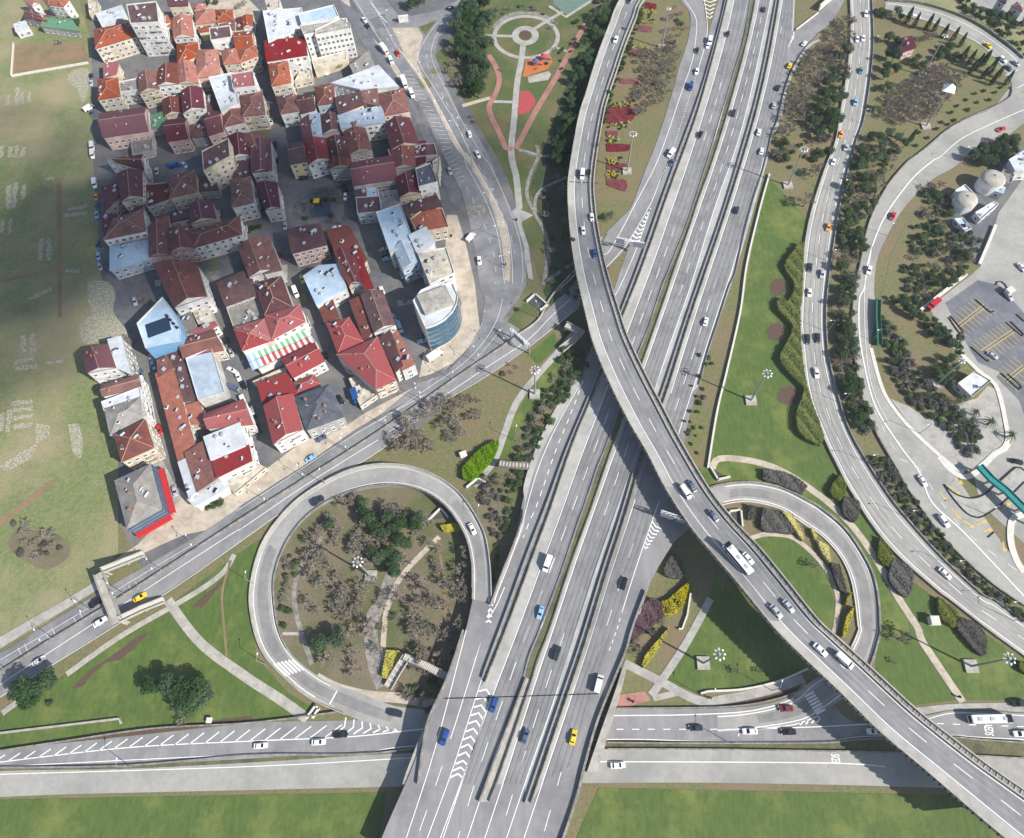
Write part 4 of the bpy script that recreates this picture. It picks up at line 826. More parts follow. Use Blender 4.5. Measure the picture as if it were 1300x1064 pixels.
    # windows on the walls that look towards the drone
    for i in range(n):
        a,b=inn[i],inn[(i+1)%n]; d=b-a; L_=d.length
        if L_<2.6 or 'x' in extra: continue
        nr=Vector((d.y,-d.x,0)).normalized(); c=(a+b)/2+Vector((cx,cy,0))
        if nr.dot(-c.normalized())<.12: continue
        nwin=max(1,int(L_/2.9)); ang=math.atan2(d.y,d.x)+math.pi
        for fl_ in range(storeys):
            zz_=fl_*3+1.6
            if zz_+1>h: continue
            for k in range(nwin):
                if rnd.random()<.08: continue
                p=a+d*((k+.5)/nwin)+nr*.01; o=bpy.data.objects.new('window',WME); COL.objects.link(o); o.parent=rt
                o.location=(p.x,p.y,zz_); o.rotation_euler=(0,0,ang); NW[0]+=1
                sx=1.0 if rnd.random()<.7 else 1.35; o.scale=(sx,1,1)
            if storeys>=3 and fl_>0 and L_>7 and 'b' not in extra and rnd.random()<.75:
                bb=MB(); f=.25 if rnd.random()<.5 else .75; p=a+d*f+nr*.62; bb.box(p.x,p.y,zz_-1.65,min(3.4,L_*.4),1.2,.16,ang); bb.box(p.x+nr.x*.55,p.y+nr.y*.55,zz_-1.5,min(3.4,L_*.4),.08,.9,ang); bb.obj('balcony',WC[wc][1],rt)
    # roof clutter
    areaP=abs(area([(p.x,p.y) for p in rel]))
    if 'q' not in extra:
        for _ in range(min(7,1+int(areaP/38))):
            e=rnd.choice([CHME,DSME,DSME,SKME,CHME,TKME]) if typ in 'hgG' else rnd.choice([ACME,DSME,ACME,SKME,TKME])
            i=rnd.randrange(n); f=.25+.55*rnd.random(); q=rel[i].lerp(rel[(i+1)%n],rnd.random())*f*.9
            if typ in 'hgG' and n==4:
                z=h+.15+min(3,.2*min(lens))*(1-f)*.8
            elif typ=='s': z=h+.4
            else: z=h-.4
            o=bpy.data.objects.new(e.name,e); COL.objects.link(o); o.parent=ro; o.location=(q.x,q.y,z); o.rotation_euler=(0,0,math.radians(-28-90+rnd.uniform(-25,25))); sc=rnd.uniform(.8,1.25); o.scale=(sc,)*3
    if label: tag(rt,label,cat,group)
    else:
        d={'h':'hip','g':'gabled','G':'gabled','s':'sloping','f':'flat','p':'pyramid'}[typ]
        place_label(rt,desc or f'{WC[wc][0]} house with {RC[rc][0]} {d} roof',px,py,cat,group)
    return rt
rn=random.Random(3)
for ym in range(70):
    u,v=rn.random(),rn.random(); x=125+u*(420+60*v)+v*60; y=20+v*560-0*u
    if x>170+ (600-y)*1.1+230 or (y>430 and x>480-(y-430)*1.2): continue
    w1,h1=rn.uniform(8,24),rn.uniform(6,16); a=rn.uniform(-.35,.1); ca,sa=math.cos(a),math.sin(a)
    q=[(x+i*ca-j*sa,y+i*sa+j*ca) for i,j in ((0,0),(w1,rn.uniform(-3,3)),(w1+rn.uniform(-3,3),h1),(0,h1))]
    sheet('yard_paving',q,.07,rn.choice([PAVG,CON,CITY,GDUL,ASPD,COND]),sm=False)
BL='''a|160,0 250,0 262,20 215,40|7|G|O|w
a|295,0 460,0 425,42 330,30|9|h|O|w
a|205,65 300,105 270,140 160,110|5|g|D|g
a|262,98 345,108 318,150 255,135|5|s|R|c
a|95,165 175,150 195,190 110,215|4|s|W|w
a|350,112 478,128 525,205 285,175|4|g|N|g
a|595,0 650,0 655,80 605,90|4|f|C|c
a|655,95 815,40 850,115 700,180|5|s|W|w
a|645,200 830,165 905,245 655,320|9|h|O|c
a|865,35 1045,15 1060,140 888,150|19|f|D|w
a|1105,95 1165,150 1080,190 1060,100|8|g|O|w
a|1080,215 1140,200 1155,290 1095,305|5|s|B|g
a|1130,0 1265,0 1265,40 1145,45|11|s|M|c
b|0,110 60,100 100,165 5,190|8|G|O|c
b|105,130 225,120 240,240 112,252|9|g|O|w
b|240,25 320,25 325,75 250,75|5|h|O|c
b|262,80 388,65 395,145 262,160|7|h|O|c
b|395,70 500,65 510,135 405,148|7|h|O|c
b|275,175 385,160 385,205 285,220|5|s|O|c
b|355,190 480,175 490,245 365,265|11|f|D|w
b|400,150 520,140 520,200 480,205|6|s|B|c
b|570,115 640,105 640,170 580,185|5|g|O|w
b|520,130 570,125 575,195 525,205|4|s|M|c
b|525,225 640,215 650,345 535,340|9|G|O|c
b|430,345 535,325 560,420 450,430|9|h|O|c
b|540,335 660,310 672,375 560,420|9|h|O|c
b|135,300 265,290 270,370 140,430|8|h|O|c
b|270,345 400,340 415,500 265,520|8|h|O|p
b|135,435 240,425 270,555 140,560|9|g|O|c
b|10,465 130,435 135,560 0,575|10|g|B|w
b|500,500 635,480 650,575 515,590|13|f|R|w
b|355,530 500,500 540,690 430,735|11|f|W|w
b|165,620 295,600 310,725 175,760|9|g|M|w
b|35,680 155,665 165,755 50,780|6|g|B|c
b|60,815 190,805 200,930 72,950|8|G|M|p
b|330,770 430,745 440,880 345,910|8|G|M|p
b|440,715 560,705 580,820 455,850|8|h|B|w
b|565,650 700,625 720,765 580,780|9|h|B|c
b|330,650 400,640 430,760 330,770|5|s|D|g
b|220,850 320,840 330,920 230,930|5|s|B|g
b|735,280 980,255 1000,370 750,410|12|s|R|w
b|725,80 960,60 970,160 760,270|13|f|W|w
b|755,440 875,420 895,550 775,575|11|h|O|c
b|730,0 820,0 820,50 750,75|10|f|C|w
b|985,440 1030,460 1040,520 930,545|4|f|C|c
b|805,655 930,645 950,745 835,765|8|h|B|w
b|940,650 1060,640 1060,740 965,765|7|G|D|w
b|1065,590 1170,575 1200,690 1085,705|7|h|B|b
b|960,830 1020,790 1045,920 985,950|9|s|M|g
b|1020,785 1095,780 1110,925 1045,925|8|s|L|g
b|1100,785 1240,780 1250,870 1115,905|8|g|D|g
a|700,430 800,430 785,500 705,525|5|s|R|c
a|665,540 790,530 805,645 668,668|9|h|O|c
a|800,555 925,530 935,600 810,615|8|f|G|w
a|935,505 1055,490 1070,595 945,625|9|g|B|c
a|690,770 975,730 985,880 710,920|8|g|M|p
a|1005,790 1120,760 1130,850 1020,870|4|s|N|g
a|890,945 1020,915 1020,1010 900,1040|4|f|G|g
c|200,880 330,845 365,1000 240,1025|8|g|B|g
c|475,840 635,805 695,965 520,1000|9|g|M|c
c|425,640 590,605 630,745 470,775|9|h|B|c
c|165,775 440,720 460,830 190,870|9|s|S|w
c|140,660 300,625 320,710 165,770|9|s|D|c
c|310,600 415,590 430,720 330,690|9|s|B|c
c|130,560 420,450 545,590 310,605|9|s|W|w
c|240,440 360,350 400,460 270,505|5|s|G|g
c|5,590 120,575 130,690 20,705|8|h|B|b
c|75,950 205,930 235,1064 100,1064|8|g|D|g
c|510,1010 700,975 790,970 810,1040 530,1064|8|f|M|g
d|195,230 420,195 430,295 270,250|9|g|D|w
d|265,330 420,310 425,470 290,500|9|g|M|c
d|160,420 265,385 270,480 180,570|7|s|M|g
d|165,600 250,610 185,740 155,690|6|s|M|g
d|240,630 420,570 440,705 180,760|10|h|B|w
d|350,555 430,540 440,610 360,600|6|s|D|w
d|225,820 470,775 520,880 230,970|6|s|L|b
d|455,400 600,385 610,490 470,540|6|f|B|g
d|610,345 775,310 790,440 620,480|8|h|B|c
d|620,590 750,560 755,625 630,650|6|s|D|w
d|750,540 890,510 920,620 760,655|8|g|M|c
d|475,690 600,620 610,860 480,870|8|g|B|p
d|610,700 760,695 780,820 620,840|9|g|B|p
d|765,720 1070,615 1085,730 790,815|9|h|B|w
d|840,170 1000,90 1010,200 850,290|14|f|D|c
d|1010,75 1155,65 1165,190 1025,215|7|g|M|w
d|1100,70 1240,60 1250,170 1170,170|8|g|B|c
d|1165,170 1277,140 1277,300 1170,305|8|s|M|w
d|1030,370 1155,350 1175,510 1040,540|10|h|B|w
d|820,350 920,340 940,430 820,440|5|s|D|g
d|1055,240 1155,250 1160,340 1060,350|5|s|D|g
e|110,110 225,100 235,290 110,305|8|g|M|w
e|130,400 270,390 290,545 195,560|8|g|M|w
e|355,130 450,105 475,235 365,255|9|G|D|y
e|460,110 595,90 620,215 490,255|9|g|R|w
e|610,95 740,85 775,265 635,280|8|g|B|g
e|730,10 860,-5 905,150 765,185|8|g|B|g
e|790,250 1050,205 1070,355 800,395|8|g|M|g
e|1050,155 1190,120 1205,265 1060,285|8|g|B|g
e|1190,120 1277,115 1277,240 1210,270|7|s|M|g
e|1080,355 1215,320 1240,445 1105,475|8|g|M|c
e|815,485 960,475 970,570 825,585|7|f|D|b
e|965,455 1085,440 1110,540 975,565|4|s|F|g
e|795,430 880,425 880,480 810,485|5|s|D|g
e|880,420 950,415 955,465 885,475|6|f|L|w
e|20,820 180,770 250,960 90,1010|8|g|B|w
e|110,770 225,765 300,965 190,990|8|s|B|w
e|355,700 555,665 600,800 385,855|9|s|D|p
e|620,720 760,690 870,900 760,1064 720,990|8|s|B|c
g|940,210 1150,130 1190,290 1000,360|6|s|D|g
g|1010,380 1190,310 1240,450 1060,520|5|f|G|c
g|1060,530 1230,480 1277,600 1110,660|8|h|R|w
g|520,90 790,90 850,290 650,360|11|g|B|w
g|660,395 740,365 800,530 720,550|5|s|G|c
g|750,350 850,330 920,465 810,480|5|s|C|c
g|740,540 910,470 935,500 840,560|6|s|R|w
g|695,600 900,530 965,660 715,710|7|g|B|c
g|30,690 190,630 240,775 60,810|10|g|M|w
g|200,600 290,585 350,820 245,770|9|s|W|g
g|165,905 390,830 410,915 170,970|8|g|B|w
g|165,1010 400,920 420,1064 180,1064|9|f|W|w
g|530,735 600,710 640,785 540,840|6|s|B|c
g|600,700 710,650 730,770 640,780|5|s|D|g
g|640,785 750,760 800,990 700,1000|5|s|D|g
i|185,210 410,135 440,255 220,375|9|h|G|w
i|250,385 440,290 495,465 295,555|10|h|B|c
i|530,0 640,-30 790,480 675,560|6|s|O|c
i|700,195 810,170 860,300 740,310|5|s|O|c
i|860,245 1100,150 1160,310 880,335|8|g|R|w
i|855,400 1080,310 1115,455 905,545|9|s|W|w
i|910,545 1140,460 1160,560 945,665|8|s|R|w
i|725,515 850,440 940,660 800,755|7|s|B|g
i|675,580 730,560 800,760 745,810|6|s|W|w
i|745,815 965,680 1005,745 800,865|4|s|W|w
i|1000,700 1190,580 1250,610 1060,770|3|f|C|c
h|130,220 300,175 370,365 195,415|7|h|D|w
h|205,430 420,365 455,470 250,580|9|h|R|w
h|5,510 190,455 245,590 50,655|8|h|R|p
h|320,720 520,620 585,735 390,840|7|g|R|w
h|395,880 520,830 560,890 415,955|5|h|R|w
h|150,890 340,820 400,970 190,1020|6|s|R|w
h|465,165 560,100 690,90 735,245 550,350|7|s|L|w
h|555,360 650,330 690,440 600,480|5|s|B|g
h|660,15 780,-20 850,200 760,200|8|g|M|w
h|780,-20 830,0 925,235 865,245|8|s|R|w
h|770,340 850,310 930,520 860,590|6|s|B|w
h|850,300 985,270 1065,480 930,530|8|g|D|w
h|620,490 760,450 850,600 690,675|7|h|R|c
h|700,700 950,590 1065,855 940,910|9|h|R|c
h|960,590 1050,560 1120,760 1075,800|8|s|D|w
h|1050,580 1090,540 1200,750 1120,790|8|s|O|w
h|120,870 320,780 330,830 150,890|4|f|C|c
j|195,195 375,120 435,340 255,430|9|g|R|w
j|410,135 620,55 710,255 480,340|8|h|K|g
j|770,10 800,0 950,80 940,110 840,180|3|f|C|c
f|105,590 255,540 330,760 190,835|11|f|L|w
f|215,830 325,765 380,910 275,960|10|g|S|b
f|320,740 430,695 485,790 375,860|11|s|W|w
f|335,625 430,555 530,560 570,675 380,710|8|g|O|c
f|265,540 490,470 530,550 330,590|7|s|D|g
f|385,860 560,830 610,985 460,1050|12|f|C|w
f|365,290 455,255 500,370 385,400|11|f|K|w
f|475,240 520,210 510,330 480,290|7|f|C|c
f|0,0 0,0 0,0 0,0|0|x|x|x
w|1080,110 1161,60 1300,60 1300,170 1110,180|5|s|W|w
A|765,515 860,445 950,500 845,590|4|f|W|c
t|455,260 515,255 540,325 465,350|4|s|M|p
V|920,0 1040,0 1020,55|6|s|M|w
V|1110,80 1190,30 1260,110 1250,150|6|h|M|w
w|870,430 970,370 1000,385 900,470|3|f|W|w
w|745,300 800,265 855,320 800,365|4|f|W|w
w|740,475 790,470 835,530 800,545|3|f|L|w
w|985,255 1040,290 1025,325 975,300|3|s|L|w
w|1040,170 1100,200 1080,250 1010,215|4|f|G|g'''
for ln in BL.split('\n'):
    f,pts,h,ty,r,wc=ln.split('|')
    if ty=='x': continue
    building(f'{f}:{pts}',float(h),ty,r,wc)
# landmark buildings
def poly_building(name,s,h,roofm,wallm,label,cat,windows=None,inset=.4):
    P=ccw([tuple(G(x,y,h)[:2]) for x,y in pl(s)]); n=len(P); cx=sum(p[0] for p in P)/n; cy=sum(p[1] for p in P)/n
    rt=bpy.data.objects.new(name,None); link(rt); rt.location=(cx,cy,0); rel=[(a-cx,b-cy) for a,b in P]
    wb=MB()
    for i in range(n):
        a,b=rel[i],rel[(i+1)%n]; wb.quad(Vector((*a,0)),Vector((*b,0)),Vector((*b,h)),Vector((*a,h)))
    wb.obj('wall',wallm,rt)
    rb=MB(); T=tessellate_polygon([[Vector((p[0],p[1],0)) for p in rel]])
    for t in T:
        t=fixt(rel,t); rb.tri(*[Vector((rel[i][0]*.97,rel[i][1]*.97,h-.5)) for i in t])
    rb.obj('roof',roofm,rt); pb=MB()
    for i in range(n):
        a,b=Vector((*rel[i],h)),Vector((*rel[(i+1)%n],h)); c,d=Vector((b.x*.97,b.y*.97,h)),Vector((a.x*.97,a.y*.97,h)); z=Vector((0,0,.5)); pb.quad(a,b,c,d); pb.quad(d,c,c-z,d-z)
    pb.obj('parapet',WC['w'][1],rt); tag(rt,label,cat); return rt,rel
GB=mat('glass_blue','#2d4d63','#3a5d73',.6,rough=.12,spec=.7)
rt,rel=poly_building('office_building','O:260,600 320,520 430,470 560,470 600,560 590,620 560,680 500,740 430,780 355,805',17,RC['W'][1],WC['w'][1],'white-roofed office block with a curved blue glass front at the street bend','building')
def seg_panels(s,h,z0,z1,m,name,rt,out=.25,frames=6):
    c=Vector(rt.location); P=[G(x,y,h) for x,y in smooth(pl(s),4)]
    mb=MB(); ctr=c
    for a,b in zip(P,P[1:]):
        d=(b-a).normalized(); nr=Vector((d.y,-d.x,0)); 
        if nr.dot(a-ctr)<0: nr=-nr
        A=a-c+nr*out; B=b-c+nr*out; mb.quad(Vector((A.x,A.y,z0)),Vector((B.x,B.y,z0)),Vector((B.x,B.y,z1)),Vector((A.x,A.y,z1)))
    mb.obj(name,m,rt)
for z in range(5): seg_panels('O:600,560 590,620 560,680 500,740 430,780 360,803',17,1.0+z*3.1,3.7+z*3.1,GB,'glass_band',rt)
ab=MB(); ab.box(*(G(*pl('O:430,600')[0],17)-rt.location)[:2],16.5,12,9,1.6,math.radians(25)); ab.obj('roof_house',RC['F'][1],rt)
rt,rel=poly_building('office_building','b:960,170 1277,120 1277,170 990,235',16,RC['F'][1],WC['w'][1],'x','building')
bpy.data.objects.remove(rt) if False else tag(rt,'tall white office block with rows of small windows at the top of the town','building')
def facade(rt,a,b,h,rows,cols,me=None,zoff=1.6,step=3):
    a=G(*pl(a)[0],h)-rt.location; b=G(*pl(b)[0],h)-rt.location; d=b-a; d.z=0; nr=Vector((d.y,-d.x,0)).normalized()
    if nr.dot((a+b)/2)<0: nr=-nr
    ang=math.atan2(d.y,d.x)+(math.pi if nr.dot(Vector((d.y,-d.x,0)))>0 else 0)
    for r_ in range(rows):
        for c_ in range(cols):
            p=a+d*((c_+.5)/cols)+nr*.02; o=bpy.data.objects.new('window',WME); COL.objects.link(o); o.parent=rt; o.location=(p.x,p.y,zoff+r_*step); o.rotation_euler=(0,0,ang)
facade(rt,'b:990,235','b:1277,170',16,5,9)
rt2,_=poly_building('office_building','b:950,90 1190,30 1225,110 970,160',15,RC['L'][1],WC['w'][1],'white block with pale blue roof slab behind the tall office block','building')
rt3,_=poly_building('office_building','c:0,200 170,120 235,160 240,190 0,235',16.4,RC['F'][1],WC['w'][1],'x','building'); tag(rt3,'right wing of the tall white office block with a dark roof terrace','building'); facade(rt3,'c:0,235','c:240,190',16.4,5,8)
rt4,_=poly_building('annex_building','b:1040,400 1280,340 1277,400 1060,470',5,RC['C'][1],WC['c'][1],'low cream annex in front of the tall white office block','building')
# blue triangular building
rt,rel=poly_building('warehouse','g:390,480 565,300 640,400 690,530 690,600 450,650',12,RC['L'][1],mat('wall_bright_blue','#6c95b6','#5f88a9',.5),'pale blue metal roofed building with pointed top and black skylight square','warehouse')
mb=MB(); c=G(*pl('g:535,505')[0],12)-rt.location; mb.box(c.x,c.y,11.4,9,6.5,.5,math.radians(25),0); mb.obj('skylight',SOL,rt)
for k in range(4):
    c=G(*pl(f'g:{592+k*22},{428+k*26}')[0],12)-rt.location; mb=MB(); mb.box(c.x,c.y,11.4,1.6,1.0,.5,math.radians(-40)); mb.obj('skylight',SOL,rt)
rt,rel=poly_building('warehouse','g:720,715 895,645 985,945 805,1000',8,RC['S'][1],WC['w'][1],'long silver corrugated roof building beside the parked cars yard','warehouse')
# grey hip roofed shop building with glazed bands and red fascia
rt=building('Q:190,380 540,215 655,655 310,850',10,'h','G','p',name='shop_building',extra='x',label='grey hip roofed shop building with glazed bands above a red fascia',cat='building')
P=[G(*q,10) for q in pl('Q:540,215 655,655 310,850')]; red=mat('fascia_red','#b3262c','#a02228',1); c=Vector(rt.location)
for a,b in zip(P,P[1:]):
    d=(b-a).normalized(); nr=Vector((d.y,-d.x,0)); nr=nr if nr.dot(a-c)>0 else -nr; A=a-c; B=b-c
    for z0,z1,m_,o_,nm in ((8.2,9.3,GB,.05,'window_band'),(6.2,7.4,GB,.05,'window_band'),(4.2,5.4,GB,.05,'window_band'),(2.6,3.8,red,1.6,'fascia')):
        mb=MB(); k0=A+nr*o_; k1=B+nr*o_; i0=A-nr*.3; i1=B-nr*.3
        q=[Vector((k0.x,k0.y,z0)),Vector((k1.x,k1.y,z0)),Vector((k1.x,k1.y,z1)),Vector((k0.x,k0.y,z1))]; mb.quad(*q)
        mb.quad(q[3],q[2],Vector((i1.x,i1.y,z1)),Vector((i0.x,i0.y,z1))); mb.obj(nm,m_,rt)
# striped canopy roof
rt,rel=poly_building('market_canopy','h:60,685 470,520 540,610 150,790',5,RC['W'][1],WC['w'][1],'low canopy striped green, white and red across the block','canopy')
cols=[mat('stripe_green','#6fa67c','#629a70',1),mat('stripe_white','#c9ccc8','#bfc3bf',1),mat('stripe_red','#b5484b','#a94346',1),mat('stripe_blue','#93b0cc','#8aa7c4',1)]
for (a0,a1,b0,b1,alt,n0) in (('h:60,690','h:470,522','h:85,745','h:500,565',0,22),('h:85,748','h:500,568','h:110,800','h:525,610',2,22)):
    A0=G(*pl(a0)[0],5.06);A1=G(*pl(a1)[0],5.06);B0=G(*pl(b0)[0],5.3);B1=G(*pl(b1)[0],5.3); L0=Vector(rt.location)
    for k in range(n0):
        f0,f1=k/n0,(k+1)/n0; ci=1 if k%2 else (3 if k<4 else alt)
        mb=MB(); mb.quad(B0.lerp(B1,f0)-L0,B0.lerp(B1,f1)-L0,A0.lerp(A1,f1)-L0,A0.lerp(A1,f0)-L0); mb.obj('canopy_panel',cols[ci],rt)
# domed tanks in the service yard
def tank(s,r,h,label):
    c=G(*pl(s)[0],0); rt=bpy.data.objects.new('storage_tank',None); link(rt); rt.location=c; mb=MB(); mb.tube((0,0,0),(0,0,h),r,r,28,0,False); mb.obj('tank_wall',WC['w'][1],rt)
    mb=MB(); prev=[Vector((r*1.02*math.cos(t*math.pi/14),r*1.02*math.sin(t*math.pi/14),h)) for t in range(28)]
    for k in range(1,6):
        rr=r*math.cos(k*math.pi/10); z=h+r*.38*math.sin(k*math.pi/10); cur=[Vector((rr*math.cos(t*math.pi/14),rr*math.sin(t*math.pi/14),z)) for t in range(28)]
        for i in range(28): j=(i+1)%28; mb.quad(prev[i],prev[j],cur[j],cur[i])
        prev=cur
    mb.obj('dome',CON,rt,smooth_=True); mb=MB(); mb.tube((0,0,h+r*.3),(0,0,h+r*.38+.6),.5,.4,8); mb.obj('vent',TNK,rt); tag(rt,label,'storage tank','domed tanks in the service yard')
tank('w:770,400',4.6,5,'round domed tank nearer the scrub in the service yard'); tank('w:925,285',5,6,'round domed tank nearer the white shed in the service yard')
def kiosk(s,label,lx,ly,h,m,rot=0,name='kiosk'):
    c=G(*pl(s)[0],0); rt=bpy.data.objects.new(name,None); link(rt); rt.location=c; rt.rotation_euler=(0,0,math.radians(rot)); mb=MB(); mb.box(0,0,0,lx,ly,h); mb.obj('wall',WC['w'][1],rt); mb=MB(); mb.box(0,0,h,lx+.5,ly+.5,.3,taper=.9); mb.obj('roof',m,rt); mb=MB(); mb.box(lx/2+.02,0,0.1,.06,.9,h*.8); mb.obj('door',TNK,rt); tag(rt,label,name)
kiosk('E:755,135','white cubic kiosk on the lawn by the yellow hedge',2.6,2.6,2.4,CONW); kiosk('o:480,880','small white box hut in the rough grass',2.2,1.8,1.6,CONW,20); kiosk('m:948,832','little white cabinet by the bottom left road',1.2,1.2,1.2,CONW,name='cabinet')
kiosk('U:380,640','white booth inside the looped kerb of the parking lot',3,2,2.4,CONW,30,'booth'); kiosk('c:600,150','white billboard box on the paved triangle',5,1.0,3.5,CONW,8,'billboard')
# ------------------------------------------------------------------ surface finder (rays from the survey camera onto ground and decks)
from mathutils.bvhtree import BVHTree
def _bvh():
    V=[];Fc=[]
    for o in COL.objects:
        if o.type=='MESH' and o.parent in (None,FLY) and (o.get('kind')=='structure' or o.name in('deck','hard_shoulder')):
            n=len(V); V+=[v.co.copy() for v in o.data.vertices]; Fc+=[tuple(n+i for i in p.vertices) for p in o.data.polygons]
    return BVHTree.FromPolygons(V,Fc)
BV=_bvh()
def surf(px,py):
    g=G(px,py,0); c=Vector((0,0,HC)); h=BV.ray_cast(c,(g-c).normalized()); return h[0] if h[0] else g
# ------------------------------------------------------------------ vehicles
def paint(n,c): return mat('car_'+n,c,rough=.3,spec=.6)
CP=dict(white=paint('white','#d6d6d4'),silver=paint('silver','#9ea3a8'),black=paint('black','#16181b'),dark=paint('dark','#2a2f38'),blue=paint('blue','#24457e'),red=paint('red','#a51f26'),yellow=paint('yellow','#d9b21a'),orange=paint('orange','#d98a1a'),lime=paint('lime','#a9b02a'),teal=paint('teal','#3f6f80'),maroon=paint('maroon','#6b1f2b'),light_blue=paint('light_blue','#7fa6c4'),slate=paint('slate','#46556e'))
CG=mat('car_glass','#0e1216',rough=.1,spec=.7); LMP=mat('car_lamp','#d8d4c8',rough=.2); TLM=mat('tail_lamp','#8a1a1a',rough=.3)
def loft(mb,st,m=0):
    """st: list of (x, halfwidth, z0, z1, topwidth)"""
    rings=[]
    for x,hw_,z0,z1,tw in st:
        zm=z0+(z1-z0)*.55; rings.append([Vector((x,-hw_*.92,z0)),Vector((x,-hw_,zm)),Vector((x,-tw,z1)),Vector((x,tw,z1)),Vector((x,hw_,zm)),Vector((x,hw_*.92,z0))])
    for a,b in zip(rings,rings[1:]):
        for i in range(6):
            j=(i+1)%6; mb.quad(a[i],a[j],b[j],b[i],m)
    for r,rev in ((rings[0],0),(rings[-1],1)):
        n=len(mb.v); mb.v+=r; f=tuple(range(n,n+6)); mb.f.append(f if rev else f[::-1]); mb.m.append(m)
SPEC=dict(
 car =dict(L=4.4,body=[(-2.2,.70,.35,.78,.60),(-2.1,.84,.25,.92,.74),(-1.2,.88,.22,.98,.80),(.9,.88,.22,.96,.80),(1.9,.84,.22,.80,.70),(2.2,.66,.32,.66,.56)],cab=[(-1.75,.72,.92,.95,.70),(-1.15,.74,.92,1.42,.58),(.25,.74,.92,1.44,.58),(1.05,.74,.92,.95,.68)],wh=(-1.35,1.35),w=.86),
 suv =dict(L=4.7,body=[(-2.35,.78,.4,.95,.70),(-2.25,.90,.3,1.05,.80),(-1.2,.94,.28,1.12,.86),(1.0,.94,.28,1.1,.86),(2.05,.90,.28,.98,.78),(2.35,.74,.38,.85,.66)],cab=[(-2.2,.80,1.05,1.1,.76),(-1.85,.80,1.05,1.68,.66),(.3,.80,1.05,1.7,.66),(1.1,.80,1.05,1.1,.74)],wh=(-1.45,1.45),w=.92),
 van =dict(L=5.4,body=[(-2.7,.94,.35,2.15,.86),(1.2,.96,.3,2.2,.88),(1.9,.95,.3,1.5,.86),(2.5,.92,.3,1.05,.80),(2.7,.8,.4,.8,.72)],cab=None,wh=(-1.7,1.7),w=.96),
 bus =dict(L=12,body=[(-6,1.22,.35,3.0,1.12),(-5.8,1.27,.3,3.15,1.2),(5.7,1.27,.3,3.15,1.2),(6,1.2,.35,3.0,1.1)],cab=None,wh=(-3.8,3.6),w=1.25),
 truck=dict(L=6.8,body=[(-3.4,.9,.55,.95,.85),(3.3,.9,.45,.95,.85)],cab=None,wh=(-2.2,2.3),w=1.0))
VM={}
def vproto(k):
    if k in VM: return VM[k]
    S=SPEC[k]; out=[]; grab=lambda nm,mb,m,sm=False:(lambda o:(out.append((nm,o.data,0)),bpy.data.objects.remove(o)))(mb.obj(nm,m,smooth_=sm))
    mb=MB(); loft(mb,S['body'])
    if S['cab']: loft(mb,S['cab'])
    if k=='truck': loft(mb,[(1.75,1.0,.9,2.3,.92),(2.9,1.0,.9,2.3,.92),(3.4,.95,.9,1.5,.88)])
    grab('body',mb,CP['white'])
    g=lambda nm,pts:(lambda mb:(mb.quad(*[Vector(p) for p in pts]),grab(nm,mb,CG)))(MB())
    if S['cab']:
        c=S['cab']; (x0,h0,a0,b0,t0),(x1,h1,a1,b1,t1),(x2,_,_,b2,t2),(x3,h3,_,b3,t3)=c; e=.025
        g('windscreen',[(x3-.06,-t3+.03,b3+.04+e),(x3-.06,t3-.03,b3+.04+e),(x2+.04,t2-.04,b2-.03+e),(x2+.04,-t2+.04,b2-.03+e)])
        g('rear_window',[(x0+.1,t0-.05,b0+.05+e),(x0+.1,-t0+.05,b0+.05+e),(x1-.04,-t1+.05,b1-.04+e),(x1-.04,t1-.05,b1-.04+e)])
        for s in (-1,1): g('side_window',[(x1+.05,s*(t1+.03),b1-.06),(x2-.05,s*(t1+.03),b2-.06),(x3-.35,s*(h1+.01),b3+.03),(x0+.35,s*(h1+.01),b0+.03)][::s])
    elif k=='van':
        g('windscreen',[(1.86,-.82,1.56),(1.86,.82,1.56),(1.3,.8,2.13),(1.3,-.8,2.13)])
        for s in (-1,1): g('side_window',[(.5,s*.93,2.0),(1.25,s*.93,2.0),(1.75,s*.965,1.45),(.5,s*.965,1.45)][::s])
    elif k=='bus':
        g('windscreen',[(6.03,-1.1,1.1),(6.03,1.1,1.1),(6.0,1.05,2.7),(6.0,-1.05,2.7)])
        for s in (-1,1):
            g('side_window',[(-5.4,s*1.29,2.8),(5.4,s*1.29,2.8),(5.4,s*1.3,1.6),(-5.4,s*1.3,1.6)][::s])
        for x in (-4,0,3.6): mb=MB(); mb.box(x,0,3.12,1.3,1.0,.22); grab('roof_hatch',mb,CP['silver'])
        mb=MB(); mb.box(-5.1,0,3.1,1.5,2.2,.28); grab('engine_grille',mb,CG)
    else:
        mb=MB(); mb.box(-.9,0,.95,4.7,2.2,2.2); grab('cargo_box',mb,CP['white']); g('windscreen',[(3.38,-.8,1.55),(3.38,.8,1.55),(2.95,.8,2.22),(2.95,-.8,2.22)])
    for x in S['wh']:
        for s in (-1,1):
            mb=MB(); r=.33 if k in('car','suv') else .45; mb.tube((x,s*(S['w']-.22),r),(x,s*(S['w']+.02),r),r,r,12); grab('wheel',mb,DRK)
    x=S['L']/2-.06
    for s in (-1,1): mb=MB(); mb.box(x,s*S['w']*.68,.62 if k!='bus' else .8,.14,.36,.16); grab('headlight',mb,LMP)
    for s in (-1,1): mb=MB(); mb.box(-x,s*S['w']*.72,.68 if k!='bus' else .9,.14,.28,.18); grab('tail_light',mb,TLM)
    VM[k]=out; return out
GD={}
def guide(k,s): GD[k]=s if isinstance(s,list) else pl(s)
NV=[0]
KIND=dict(car='car',suv='suv',van='van',bus='bus',truck='truck',taxi='taxi')
